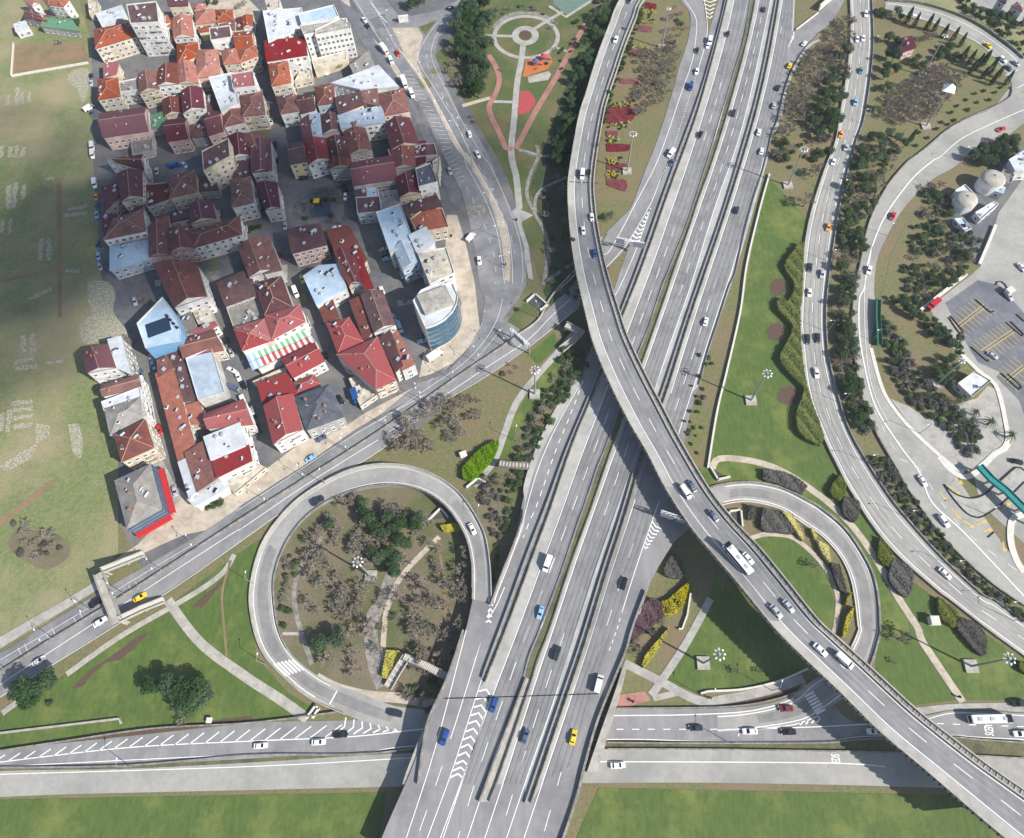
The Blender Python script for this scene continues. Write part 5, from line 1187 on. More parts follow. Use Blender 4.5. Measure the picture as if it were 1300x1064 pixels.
def vehicle(col,kind,s,road,group,where_,vec=None):
    (px,py),=pl(s); p=surf(px,py); mesh='car' if kind=='taxi' else kind; parts=vproto(mesh)
    if vec is None:
        best=None
        for a,b in zip(GD[road],GD[road][1:]):
            m=((a[0]+b[0])/2,(a[1]+b[1])/2); dd=(m[0]-px)**2+(m[1]-py)**2
            if best is None or dd<best[0]: best=(dd,a,b)
        a,b=best[1],best[2]; vec=(b[0]-a[0],b[1]-a[1])
    L=math.hypot(*vec); q=G(px+vec[0]/L*4,py+vec[1]/L*4,p.z); p0=G(px,py,p.z); d=q-p0
    nm={'car':'car','taxi':'taxi','suv':'suv','van':'van','bus':'bus','truck':'truck'}[kind]
    rt=bpy.data.objects.new(nm,None); link(rt); rt.location=p+Vector((0,0,.03)); rt.rotation_euler=(0,0,math.atan2(d.y,d.x)); NV[0]+=1
    sc=random.Random(px).uniform(.95,1.05); rt.scale=(sc,sc,sc)
    for n_,me,_ in parts:
        o=bpy.data.objects.new(n_,me); COL.objects.link(o); o.parent=rt
        if n_ in('body',) or (n_=='cargo_box'): o.material_slots[0].link='OBJECT'; o.material_slots[0].material=CP[col]
    if kind=='taxi': 
        mb=MB(); mb.box(-.1,0,1.44,.25,.6,.16); mb.obj('taxi_sign',CP['white'],rt)
    place_label(rt,f"{col.replace('_',' ')} {nm}"+(f' {where_}' if where_ else ''),px,py,nm if nm!='suv' else 'car',group)
    return rt
guide('dn','F:540,0 480,350 380,750 290,1064|G:400,300 200,800|H:440,0 300,340|I:560,80 400,400 200,850|J:640,0 400,560 200,1064|L:500,400 300,940')
guide('c1','F:690,0 600,400 450,1000|G:560,400 400,900|H:600,100 450,520|I:620,300 420,850|J:700,300 560,700 480,980|L:700,200 500,800')
guide('c2',list(reversed(pl('F:880,0 830,300 700,800|G:850,300 650,900|H:800,200 600,800|I:820,500 650,1000|J:950,300 800,740|L:1050,50 900,500 760,900'))))
guide('c3',list(reversed(pl('F:1050,0 960,600 860,1000|G:1100,200 950,700|H:1050,200 850,900|I:1200,200|J:1230,300 1100,750|L:1250,200 1100,800'))))
guide('sl',list(reversed(pl('F:1280,220 1185,330 1080,500 990,680 930,950'))))
guide('fl',[tuple(p) for p in mid(FLl,FLr,.4,FN)]); guide('r1',[tuple(p) for p in mid(R1L,R1R,.5,260)]); guide('r2',[tuple(p) for p in resn(smooth(pl(R2L),4),200)])
guide('ll',list(reversed([tuple(p) for p in mid(LLo,LLi,.5,120)]))); guide('bl','P:0,968 320,945 520,930'); guide('br','P:1300,915 780,925'); guide('dg','P:0,850 320,645 600,480 740,380'); guide('dg2',list(reversed(GD['dg'])))
guide('ne','t:340,35 640,80 960,230 1250,470'); guide('s1','c:270,0 560,367 700,700|f:592,310 750,760'); guide('s2','c:900,400 1060,980|f:725,65 800,210')
VL='''white van F:478,320 dn hw
white car F:462,352 dn hw
dark car F:383,386 dn hw
white car F:380,545 dn hw
blue van F:335,660 dn hw
dark car F:612,262 c1 hw
black car F:405,1018 c1 hw
dark car F:882,78 c2 hw
dark suv F:655,855 c2 hw
yellow taxi F:1075,500 sl hw
white car F:1185,335 sl hw
dark car F:990,665 sl hw
silver car F:958,800 sl hw
white car F:845,1000 c3 hw
white van G:482,158 dn hw
slate car G:495,222 dn hw
white car G:1160,138 c3 hw
dark car G:975,578 c3 hw
white car H:978,530 c3 hw
white van J:560,570 c1 hw
light_blue car J:508,935 c1 hw
blue suv L:580,515 c1 hw
blue suv L:242,738 dn hw
dark suv L:1012,160 c2 hw
slate car L:797,728 c2 hw
black car J:1132,715 c3 hw
white van M:318,470 c3 hw
yellow taxi L:1125,738 c3 hw
dark suv n:277,150 ll loop
white car n:797,245 ll loop
dark suv n:537,866 ll loop
white car n:85,975 bl bot
white car n:280,963 bl bot
black car n:355,938 bl bot
black suv m:437,303 dg2 diag
white car m:455,390 dg diag
yellow taxi m:635,280 dg diag
white car m:180,565 dg diag
light_blue car j:505,545 dg2 diag
light_blue car o:318,592 dg diag
dark car N:582,12 fl fly
white suv N:482,308 fl fly
white van u:480,210 fl fly
black car u:520,198 fl fly
white car u:538,470 fl fly
white car u:485,550 fl fly
blue car u:556,693 fl fly
white van S:650,475 fl fly
slate car S:710,420 fl fly
slate car S:905,690 fl fly
white bus B:718,606 fl fly
white car B:785,600 fl fly
silver car B:1022,882 fl fly
silver car B:950,912 fl fly
white car E:95,303 fl fly
white van E:236,366 fl fly
white suv t:205,103 r1 r1
white car t:147,273 r1 r1
white car t:187,267 r1 r1
teal car t:172,484 r1 r1
light_blue car t:135,698 r1 r1
orange taxi t:38,914 r1 r1
silver car t:72,1003 r1 r1
white car v:1052,130 r1 r1
orange taxi v:1020,530 r1 r1
dark car v:907,778 r1 r1
silver car v:982,818 r1 r1
white car v:905,933 r1 r1
dark car y:797,250 r1 r1
dark car y:860,243 r1 r1
white car y:850,457 r1 r1
white car C:828,690 r1 r1
yellow taxi V:780,630 ne ne
white suv V:980,820 ne ne
silver car V:1160,870 ne ne
slate car V:1060,935 ne ne
white suv t:542,122 ne ne
red car t:1118,880 r2 r2
red car t:1015,980 r2 r2
red car w:352,463 r2 r2
white suv w:205,795 r2 r2
white car C:697,145 r2 r2
white suv C:822,382 r2 r2
white bus E:1080,712 br bot
white car E:1275,797 br bot
black car D:1115,785 br bot
maroon car D:1100,648 br bot
white car D:888,782 br bot
dark car D:570,762 br bot
white car D:112,982 bl bot
white car E:412,782 br bot
black suv E:1262,618 br bot
red car c:560,367 s1 st
white car c:1045,912 s2 st
white car c:1100,1050 s2 st
black car c:912,60 - st 30,-12
white truck c:470,348 s1 st
white van c:515,418 s1 st
white truck c:604,570 s1 st
white van c:655,642 s1 st
white car c:335,143 s1 st
dark car c:358,185 s1 st
silver car f:592,310 s1 st
white van f:733,760 - st 20,-24
white car f:790,915 - st 3,20
white pickup o:322,325 - st 20,-14
dark car a:620,522 - w 0,10
silver car a:622,568 - w 0,10
white van a:608,738 - w 10,-6
slate car a:625,772 - w 0,10
white van a:630,1000 - w 1,10
white van a:632,1052 - w 1,10
white van d:115,398 - w 1,10
orange taxi d:123,484 - w 0,10
slate car d:127,545 - w 0,10
light_blue car d:128,605 - w 0,10
slate car d:134,812 - w 1,10
light_blue car d:138,885 - w 1,10
silver car d:150,955 - w 3,10
silver car d:530,312 - tn 1,10
blue van d:655,275 - tn 10,-2
light_blue car d:718,270 - tn 8,8
dark car e:460,356 - tn 10,-2
white car e:728,322 - tn 10,-1
white car e:738,482 - tn 0,10
silver car e:635,318 - tn 10,-1
white car e:678,693 - tn 10,-2
black car e:265,138 - tn 1,10
black car e:272,240 - tn 1,10
silver car e:998,838 - tn 10,-4
slate car e:1010,868 - tn 10,-4
light_blue car e:1022,900 - tn 10,-4
maroon car e:300,882 - tn 4,10
silver car e:332,680 - tn 0,10
silver car g:385,338 - tn 2,10
light_blue car g:508,768 - tn 3,10
slate car g:422,826 - tn 2,10
white van g:436,890 - tn 2,10
black car g:1000,605 - yd 4,10
silver car g:1035,685 - yd 3,10
white car g:1080,845 - yd 4,10
white car g:1035,800 - yd 10,5
black car g:1118,905 - yd 5,10
slate van g:1055,925 - yd 10,4
white van g:1120,1015 - yd 4,10
lime taxi h:447,188 - tn 3,10
white van h:405,278 - tn 4,10
black car h:606,706 - tn 4,10
light_blue van h:1105,515 - tn 4,10
light_blue car h:1065,450 - tn 4,10
slate car h:1252,572 - tn 10,-2
light_blue car h:1258,606 - tn 10,-2
white car h:985,265 - tn 4,10
slate car h:1135,325 - tn 4,10
white car b:770,828 - tn 1,10
silver car b:690,335 - tn 0,10
silver car b:693,388 - tn 0,10
black car b:795,985 - tn 2,10
black car b:852,835 - tn 2,10
white car b:1128,505 - tn 10,1
white van j:108,455 - yd 2,10
white van j:138,550 - yd 2,10
black car j:118,252 - yd 3,10
black suv j:142,352 - yd 4,10
slate car j:578,410 - tn 10,-6
white pickup j:668,328 - tn 10,-5
black car j:708,152 - tn 7,10
blue truck j:810,140 - tn 3,10
white car j:95,355 - yd 3,10
red car i:550,352 - w 3,10
white car i:440,62 - w 1,10
white van i:905,832 - tn 10,-6
silver car i:655,765 - tn 2,10
red truck w:590,1015 - pk -6,5
silver car A:962,350 - pk 8,5
black car A:1112,1000 - pk 10,2
white car w:1142,778 - pk 6,7
silver car w:1062,955 - pk 6,7'''
GN=dict(hw=('vehicles on the highway','on the highway'),loop=('vehicles on the left loop','on the loop'),bot=('vehicles on the bottom road','on the bottom road'),diag=('vehicles on the diagonal road','on the diagonal road'),fly=('vehicles on the flyover','on the flyover'),r1=('vehicles on the right road','on the right road'),ne=('vehicles on the top right curve','on the curving road'),r2=('vehicles on the outer right road','on the outer road'),st=('vehicles on the main street','on the street'),w=('cars parked along the field edge','parked by the field'),tn=('vehicles in the old town streets','in the town'),yd=('cars crowded in the town yards','in the yard'),pk=('vehicles in the parking lot','in the lot'))
for ln in VL.split('\n'):
    t=ln.split(); k=t[1]; 
    if k=='pickup': k='truck'
    g,w_=GN[t[4]]; vehicle(t[0],k,t[2],t[3],g,w_,tuple(map(float,t[5].split(','))) if len(t)>5 else None)
# ------------------------------------------------------------------ vegetation
def leafm(n,a,b,c=None): return mat('leaf_'+n,a,b,.5,rough=.9,c3=c or a,scale3=1.7,con3=(.45,.6),contrast=(.42,.58),spec=.1,coord='Object',vary=.22)
LEV=leafm('pine','#31442a','#435a36','#293c22'); LEV2=leafm('olive_green','#3a4a2b','#4b5c33','#2f3f24'); LEL=leafm('bright_green','#5f7a2a','#6f8a30','#4e6a26'); LYE=leafm('yellow','#9c9133','#807f34','#aea03a'); LHZ=leafm('hedge_yellow_green','#575f2c','#676d34','#465026')
LGR=leafm('grey_shrub','#4d4c48','#5d5a53','#3f403c'); LPU=leafm('purple_shrub','#5c4a4c','#6b575a','#4d3f42'); LRE=leafm('maroon_bedding','#6b2e33','#7a373b','#5a282d'); BAR=mat('bark_brown','#5d5046','#6a5c50',2); TWG=mat('twig_grey_brown','#827a70','#918a7f',1.2,spec=.1); TWP=mat('twig_pinkish','#857970','#91877d',1.2,spec=.1); LCY=leafm('cypress','#1f2f1b','#2a3c22','#182616')
def leaf(mb,p,s,rnd,m=0,n=None):
    d=Vector((rnd.gauss(0,1),rnd.gauss(0,1),rnd.gauss(.7,.8))); d.normalize()
    if n is not None: d=(d*.55+n*.8).normalized()
    u=d.orthogonal().normalized(); a=rnd.random()*6.28; w=d.cross(u); u2=u*math.cos(a)+w*math.sin(a); w2=d.cross(u2); L=s*rnd.uniform(.6,1.25); W=s*rnd.uniform(.35,.8)
    mb.quad(p-u2*L-w2*W*.4,p-w2*W,p+u2*L,p+w2*W*.9,m)
def dcopy(me_list,name,loc,sc,rot,leafmat=None):
    rt=bpy.data.objects.new(name,None); link(rt); rt.location=loc; rt.scale=sc if isinstance(sc,tuple) else (sc,sc,sc); rt.rotation_euler=(0,0,rot)
    for nm,me in me_list: o=bpy.data.objects.new(nm,me); COL.objects.link(o); o.parent=rt
    return rt
def grab(mb,nm,m): o=mb.obj(nm,m); me=o.data; bpy.data.objects.remove(o); return me
def evergreen(seed,m,R=1.0,H=2.2,n=1500,lobes=9,ls=.085):
    rnd=random.Random(seed); mb=MB(); L=[(Vector((0,0,H*.62)),.62)]
    for k in range(lobes):
        a=k*2.4+rnd.random(); r=rnd.uniform(.3,.68); L.append((Vector((r*math.cos(a),r*math.sin(a),H*rnd.uniform(.42,.8))),rnd.uniform(.26,.44)))
    for _ in range(n):
        c,r=rnd.choice(L) if rnd.random()<.8 else L[0]; d=Vector((rnd.gauss(0,1),rnd.gauss(0,1),rnd.gauss(.25,1))).normalized(); leaf(mb,c+d*r*rnd.uniform(.72,1.1),ls,rnd,0,d)
    cr=grab(mb,'crown',m); tb=MB(); tb.tube((0,0,-.1),(0,0,H*.55),.09,.06,7)
    for k in range(5): a=k*1.26; tb.tube((0,0,H*.3),(.45*math.cos(a),.45*math.sin(a),H*.6),.045,.02,5)
    return [('trunk',grab(tb,'trunk',BAR)),('crown',cr)]
def baretree(seed,m,H=1.6):
    rnd=random.Random(seed); tb=MB(); mb=MB(); tips=[]
    tb.tube((0,0,-.1),(0,0,H*.32),.06,.045,6)
    def tw(a,b,w):
        d=(b-a); o=d.orthogonal().normalized(); o2=d.cross(o).normalized(); 
        for q in (o,o2): mb.quad(a-q*w,b-q*w*.5,b+q*w*.5,a+q*w)
    def grow(p,d,L,w,dep):
        e=p+d*L
        if dep<2: tb.tube(p,e,w,w*.65,5,0,False)
        else: tw(p,e,max(w,.017))
        if dep>=5: return
        for k in range(3 if dep<4 else 3):
            nd=(d+Vector((rnd.gauss(0,.55),rnd.gauss(0,.55),rnd.gauss(.12,.3)))).normalized(); grow(p+d*L*rnd.uniform(.55,1),nd,L*rnd.uniform(.6,.9),w*.6,dep+1)
    for k in range(5):
        a=k*1.257+rnd.random()*.6; grow(Vector((0,0,H*.28)),Vector((math.cos(a)*.8,math.sin(a)*.8,.75)).normalized(),H*.24,.035,1)
    return [('trunk',grab(tb,'trunk',BAR)),('crown',grab(mb,'crown',m))]
def bush(seed,m,n=420):
    rnd=random.Random(seed); mb=MB(); L=[(Vector((rnd.uniform(-.45,.45),rnd.uniform(-.45,.45),rnd.uniform(.2,.5))),rnd.uniform(.3,.5)) for _ in range(6)]
    for _ in range(n): c,r=rnd.choice(L); d=Vector((rnd.gauss(0,1),rnd.gauss(0,1),abs(rnd.gauss(.2,1)))).normalized(); leaf(mb,c+d*r*rnd.uniform(.7,1.1),.13,rnd,0,d)
    tb=MB(); 
    for k in range(4): a=k*1.6; tb.tube((0,0,-.05),(.3*math.cos(a),.3*math.sin(a),.4),.03,.015,5)
    return [('stem',grab(tb,'stem',BAR)),('foliage',grab(mb,'foliage',m))]
def cypress(seed):
    rnd=random.Random(seed); mb=MB()
    for _ in range(900):
        z=rnd.random()**.8; r=.17*(1-z)**.6*(1 if z>.08 else .5); a=rnd.random()*6.28; d=Vector((math.cos(a),math.sin(a),.3)); leaf(mb,Vector((r*math.cos(a),r*math.sin(a),.05+z*.95)),.035,rnd,0,d)
    tb=MB(); tb.tube((0,0,-.02),(0,0,.3),.03,.02,6); return [('trunk',grab(tb,'trunk',BAR)),('crown',grab(mb,'crown',LCY))]
def palm(seed):
    rnd=random.Random(seed); tb=MB(); tb.tube((0,0,-.1),(.1,0,3.2),.25,.17,8); mb=MB()
    for k in range(16):
        a=k*.393+rnd.random()*.2; d=Vector((math.cos(a),math.sin(a),0)); s=Vector((-d.y,d.x,0)); prev=Vector((.1,0,3.2)); up=rnd.uniform(.1,.9)
        for i in range(1,6):
            q=Vector((.1,0,3.2))+d*(.55*i)+Vector((0,0,up*i*.35-.09*i*i)); w=.28*(1-i/6)+.05; mb.quad(prev-s*w,q-s*w*.8,q+s*w*.8,prev+s*w); prev=q
    return [('trunk',grab(tb,'trunk',BAR)),('crown',grab(mb,'crown',LEV2))]
EV=[evergreen(k,LEV) for k in range(3)]; EO=[evergreen(10+k,LEV2,H=1.6) for k in range(3)]; BT=[baretree(k,TWG) for k in range(4)]; BP=[baretree(20+k,TWP,1.7) for k in range(2)]; BU=[bush(k,LEV2) for k in range(2)]; BD=[bush(7+k,LEV) for k in range(2)]; BG=[bush(17+k,LGR) for k in range(2)]; BY=[bush(27,LYE)]; CYP=[cypress(1),cypress(2)]; PLM=[palm(1),palm(2)]; BL2=[bush(33,LEL)]
KT=dict(E=(EV,'dark evergreen tree','evergreen_tree','tree'),O=(EO,'olive green tree','leafy_tree','tree'),B=(BT,'bare grey-brown tree','bare_tree','tree'),P=(BP,'bare pinkish tree','bare_tree','tree'),u=(BU,'olive green bush','bush','bush'),d=(BD,'dark green bush','bush','bush'),g=(BG,'grey leafless shrub','shrub','shrub'),y=(BY,'yellow flowering bush','flowering_bush','bush'),l=(BL2,'bright green bush','bush','bush'),C=(CYP,'slim dark cypress','cypress_tree','tree'),p=(PLM,'fan-leaved palm','palm_tree','palm'))
NT={}; QUEUE=[]
def plant(k,px,py,r,group): QUEUE.append((k,px,py,r,group))
def flush_plants():
    import numpy as np
    D={}
    for q in QUEUE:
        D.setdefault(KT[q[0]][2],[]).append((q[3]/max(200,1500-q[2]),q))
    for nm,L in D.items():
        L.sort(key=lambda e:-e[0]); rest={}
        for i,(_,(k,px,py,r,group)) in enumerate(L):
            P_,desc,nm2,cat=KT[k]; rn=random.Random(px*13.7+py*7.1); z=surf(px,py); pr=rn.choice(P_); sc=r*rn.uniform(.85,1.15)
            if k=='C': sc=r*rn.uniform(.9,1.1)
            if k=='p': sc=rn.uniform(.8,1.1)
            s3=(sc*rn.uniform(.9,1.1),sc*rn.uniform(.9,1.1),sc*rn.uniform(.85,1.15)); rot=rn.random()*6.28
            if i<300: rt=dcopy(pr,nm,z,s3,rot); place_label(rt,desc,px,py,cat,group)
            else:
                M=np.array(Matrix.Translation(z)@Matrix.Rotation(rot,4,'Z')@Matrix.Diagonal((*s3,1)))
                for nn,me in pr: rest.setdefault(me.materials[0].name,[]).append((M,me))
        if rest:
            V=[];Fc=[];MI=[];off_=0; ml=[]
            for mi,(mn,items) in enumerate(rest.items()):
                ml.append(bpy.data.materials[mn])
                for M,me in items:
                    n=len(me.vertices); co=np.empty(n*3); me.vertices.foreach_get('co',co); co=co.reshape(-1,3)@M[:3,:3].T+M[:3,3]; V.append(co)
                    for p in me.polygons: Fc.append([off_+i for i in p.vertices]); MI.append(mi)
                    off_+=n
            me=bpy.data.meshes.new(nm+'_mass'); me.from_pydata(np.concatenate(V).tolist(),[],Fc)
            for m_ in ml: me.materials.append(m_)
            me.polygons.foreach_set('material_index',MI); o=bpy.data.objects.new(nm,me); link(o); o['kind']='stuff'; o['label']='further small '+nm.replace('_',' ')+'s filling out the groves and slopes between the roads'; o['category']=KT[L[0][1][0]][3]
def plants(s,group):
    for tok in s.split('\n'):
        k,r,pts=tok.split(' ',2)
        for x,y in pl(pts): plant(k,x,y,float(r),group)
def inside(p,poly):
    x,y=p; c=False; n=len(poly)
    for i in range(n):
        (x1,y1),(x2,y2)=poly[i],poly[(i+1)%n]
        if (y1>y)!=(y2>y) and x<(x2-x1)*(y-y1)/(y2-y1)+x1: c=not c
    return c
def scatter(kinds,s,n,r,group,seed=1,gap=None):
    """kinds such as 'BBP', spread over a pixel polygon"""
    poly=pl(s); rn=random.Random(seed*97+n); xs=[p[0] for p in poly]; ys_=[p[1] for p in poly]; got=[]; tries=0; gap=gap or 2.0
    while len(got)<n and tries<n*60:
        tries+=1; q=(rn.uniform(min(xs),max(xs)),rn.uniform(min(ys_),max(ys_)))
        if not inside(q,poly) or any((q[0]-g[0])**2+(q[1]-g[1])**2<gap*gap for g in got): continue
        got.append(q); plant(rn.choice(kinds),q[0],q[1],rn.uniform(*r),group)
g='dark evergreens of the park grove'
scatter('E','P:584,14 612,8 624,30 622,60 616,90 618,118 606,128 596,120 594,90 580,60 574,42',34,(3.2,4.4),g,1,7)
scatter('BP','P:570,50 580,70 594,120 588,128 574,105 566,70',9,(2.4,3.4),'bare trees beside the park grove',2,5)
plants('E 4.4 m:175,735 215,690 258,655 0,840 150,700\nE 4.3 m:700,680 790,675 850,700 905,690 940,715 880,765 900,740\nd 1.4 m:230,760 110,720','evergreens on the left lawn')
plants('E 3.0 n:480,245 520,215 560,235 605,240 560,290 525,325 490,350 545,345 620,225 455,215 500,270 540,250 470,330 580,300 440,200 540,390 350,620 290,640\nO 2.6 n:325,235 430,165 520,370 575,205\nP 4.2 n:455,300\nB 4.0 n:300,335 300,430','trees inside the left loop')
scatter('BBBP','n:400,120 700,210 780,330 780,480 740,620 690,730 640,840 520,760 460,760 300,690 270,560 230,420 260,260',98,(2.2,3.7),'trees inside the left loop',3,7)
scatter('BBu','n:140,400 180,320 240,240 205,400 190,500 210,600 150,560',14,(1.2,2),'trees inside the left loop',4,5)
scatter('ug','n:640,760 720,700 760,560 700,730 650,860 560,800',10,(1.2,1.9),'trees inside the left loop',5,5)
scatter('BBP','o:190,650 430,560 560,570 620,640 520,760 440,860 130,880 60,830',38,(2.2,3.4),'bare trees on the bank above the loop',6,6)
scatter('Bg','o:690,380 790,350 800,420 700,470 640,440',5,(1,1.6),'bare trees on the bank above the loop',7,5)
# valley between the park and the flyover
scatter('EEOud','P:760,-20 783,0 765,42 748,80 738,118 728,152 722,200 716,225 700,205 725,110 745,45',52,(2.2,3.4),'dark trees west of the flyover',8,6)
scatter('uuBg','P:690,210 716,230 726,290 728,340 736,372 722,400 700,372 694,320 688,270',34,(1.4,2.4),'shrubs in the shaded valley',9,6)
scatter('duuB','P:744,440 752,462 735,480 715,515 690,555 668,590 652,632 640,690 636,650 650,600 660,560 690,500 708,470 716,440',75,(1.4,2.4),'shrubs on the slope beside the highway',10,5)
scatter('Pgg','n:830,60 900,60 890,280 860,300 840,200',26,(1.2,2.0),'shrubs on the slope beside the highway',11,5)
scatter('uul','n:885,290 872,430 868,400 880,300',8,(.8,1.2),'shrubs on the slope beside the highway',12,4)
# between flyover and slip road
scatter('BBBP','N:640,420 900,330 960,420 900,650 800,800 640,880 630,700 700,600',44,(2.2,3.5),'bare trees between flyover and slip road',13,7)
scatter('BBu','N:900,30 960,60 1010,230 960,380 880,520 850,380',15,(1.6,2.6),'bare trees between flyover and slip road',14,7)
scatter('du','N:690,20 700,60 600,330 520,560 470,660 440,800 400,950 390,900 430,700 530,480 640,160',52,(1.3,2.0),'row of bushes along the flyover ramp',15,4)
plants('p 1 u:625,480 655,470\nu 1.5 o:790,65\nO 2 N:190,180','shrubs by the slip road')
for kk,s_ in (('y','N:660,120 770,140 760,185 650,180'),('y','N:590,335 720,340 720,380 590,370'),('y','N:440,770 620,760 615,800 450,805'),('y','N:420,930 600,915 580,965 420,975'),('y','N:640,70 770,80 770,120 650,120'),('y','G:0,185 110,185 110,230 0,230'),('y','G:0,280 90,280 90,340 0,335'),('y','G:0,20 90,20 90,60 0,70')):
    scatter(kk+'u',s_,10,(.8,1.2),'yellow bushes among the red flower beds',16,3.5)
# right of the highway at the top
scatter('BBBPP','s:800,520 900,380 1060,250 1150,110 1165,300 1150,500 1080,560 900,600 860,800 760,900 700,980 690,900',58,(2.6,4),'bare trees between highway and right road',17,8)
scatter('EEO','s:1020,500 1130,330 1140,560 1090,800 1000,1000 900,930 930,700',26,(2.2,3.2),'dark trees between highway and right road',18,8)
scatter('BPBP','s:930,650 1070,640 1080,800 1000,1000 900,960',9,(2.6,3.6),'bare trees between highway and right road',19,9)
plants('O 2.4 s:700,1040 660,1064 960,1064 1020,1040\nP 4.4 v:868,400\nP 3.4 v:925,215\nB 3 v:790,60 700,100','trees around the second floodlight')
scatter('BOu','v:690,20 1020,20 960,260 900,300 830,200 700,200',12,(1.8,2.8),'trees around the second floodlight',20,9)
scatter('uug','y:130,300 200,300 230,430 170,620 60,860 20,860',16,(.9,1.6),'small shrubs on the highway verge',21,6)
scatter('l','y:60,760 160,760 150,960 70,980',6,(1,1.5),'small shrubs on the highway verge',22,5)
# between the right roads
scatter('EOBPuOE','w:140,20 380,60 340,180 240,360 170,540 150,740 110,900 90,1064 10,1064 20,700 30,450 80,200',80,(2,3.2),'trees between the two right roads',23,7)
scatter('EOgBu','A:5,20 100,180 110,380 150,600 230,800 200,830 130,800 60,620 20,460 0,260',52,(1.8,2.9),'trees between the two right roads',24,7)
scatter('gguu','C:350,0 490,10 600,180 760,400 900,580 1090,760 1300,930 1300,970 1050,800 840,600 640,380 480,190',90,(1.1,1.8),'low shrubs between the two right roads',25,5)
# triangle at the top right
scatter('BBBP','t:480,560 740,460 880,540 780,640 650,800 440,860 320,800 350,640',75,(2.3,3.3),'bare brown grove below the white mast',26,6)
plants('E 2.6 t:350,290 400,300 430,320 340,400 380,420 330,480 390,500 320,540 300,620 350,610 220,950 290,960 350,930 410,960 300,1020 460,1000\nO 2.4 t:540,420 580,460 520,440 700,360 740,380 800,400 760,340 690,410 840,420 300,100 340,120 270,100\nE 2.3 t:410,110 430,140\nB 3 t:600,280 650,270 560,300\nu 1.4 t:820,720 880,680 960,700 1040,680 940,640 900,750 780,770 720,830 760,850 800,820 1000,620 1080,630 560,900 620,940 540,990 680,880 1120,600','trees of the top right triangle')
plants('C 8 t:610,205 660,215 525,190 475,160 790,275 835,320 720,255 860,395 895,440 905,500 940,475 985,450 990,530 1035,500 1050,575 1090,525 1145,575 500,960 1010,420','cypresses lining the top right curve')
scatter('EOd','V:400,0 600,120 900,320 1100,520 1277,640 1277,780 1100,640 900,470 700,330 500,220 430,120',40,(1.5,2.4),'hedge trees above the curving road',27,6)
scatter('dEO','V:900,240 1100,260 1277,360 1277,480 1050,350 900,300',16,(1.6,2.4),'hedge trees above the curving road',28,6)
# scrub beside the service area
scatter('EEO','w:820,120 1000,20 1100,0 1090,80 960,150 880,170',16,(2.2,3.4),'big trees by the white shed',29,7)
scatter('uugdOB','w:560,290 640,260 700,400 760,540 900,600 860,740 760,850 560,980 430,1020 400,800 480,560 520,430',120,(1.4,2.6),'scrub below the domed tanks',30,5)
scatter('ddEE','A:330,0 420,20 700,200 760,280 770,350 640,260 500,150 400,60',30,(1.5,2.3),'clipped trees along the service road',31,6)
scatter('gguu','A:280,80 420,250 520,480 700,640 860,800 880,960 800,960 620,760 420,600 320,420',105,(1.5,2.3),'scrub on the gravel island',32,5)
scatter('EO','A:560,420 720,360 740,500 680,560 600,480',9,(1.6,2.6),'trees behind the flat-roofed hut',33,7)
plants('p 1 A:845,710 930,770 1055,850 745,640\nE 2 A:190,700 200,780 150,740 60,40 30,120 90,110','palms of the gravel island')
# town greenery
scatter('BBBu','e:400,420 780,410 800,660 420,680',24,(1.5,2.3),'bare trees round the playground',34,6)
plants('B 3 b:1235,470\nO 2 b:350,30 400,30\nE 2.4 a:495,170 540,180 510,210\nB 2.6 a:420,300\nB 2.4 b:590,40 560,60\nu 1.3 f:600,750\nO 1.6 i:880,880 920,870 960,850\nB 2.5 g:440,330 480,350\nu 1.4 d:1200,690 1150,720\nO 1.6 e:120,700 160,690\nB 2 g:330,590 350,620','trees in the town yards')
plants('E 3 c:660,60 700,50 640,70 740,30','evergreens by the top junction')
scatter('BBg','l:60,560 240,620 260,700 140,740 30,690',16,(1.4,2.4),'bare bushes low in the field',35,6)
scatter('BBP','e:1050,160 0,0 1,1',0,(1,2),'x') if False else None
scatter('BPg','D:250,40 400,50 400,120 330,200 200,380 180,300',30,(.9,1.5),'purple shrubs by the highway parapet',36,4)
scatter('Bg','q:440,70 600,30 760,60 820,120 740,90 600,60 470,130',12,(1.2,2),'bare trees round the park plaza',37,6)
scatter('Bu','q:640,640 640,640 760,420 1040,200 1100,150 960,420 860,560 820,720 760,900 700,980 860,600',10,(1,1.6),'small park trees',38,6)
plants('B 1.6 q:880,160 850,200 320,800 340,830 520,480\nB 3.6 E:560,240\nB 1.4 D:800,430 940,430 720,100|E:520,370\nB 2.2 C:40,640\nB 2 m:830,840 800,790','young bare trees on the lawns')
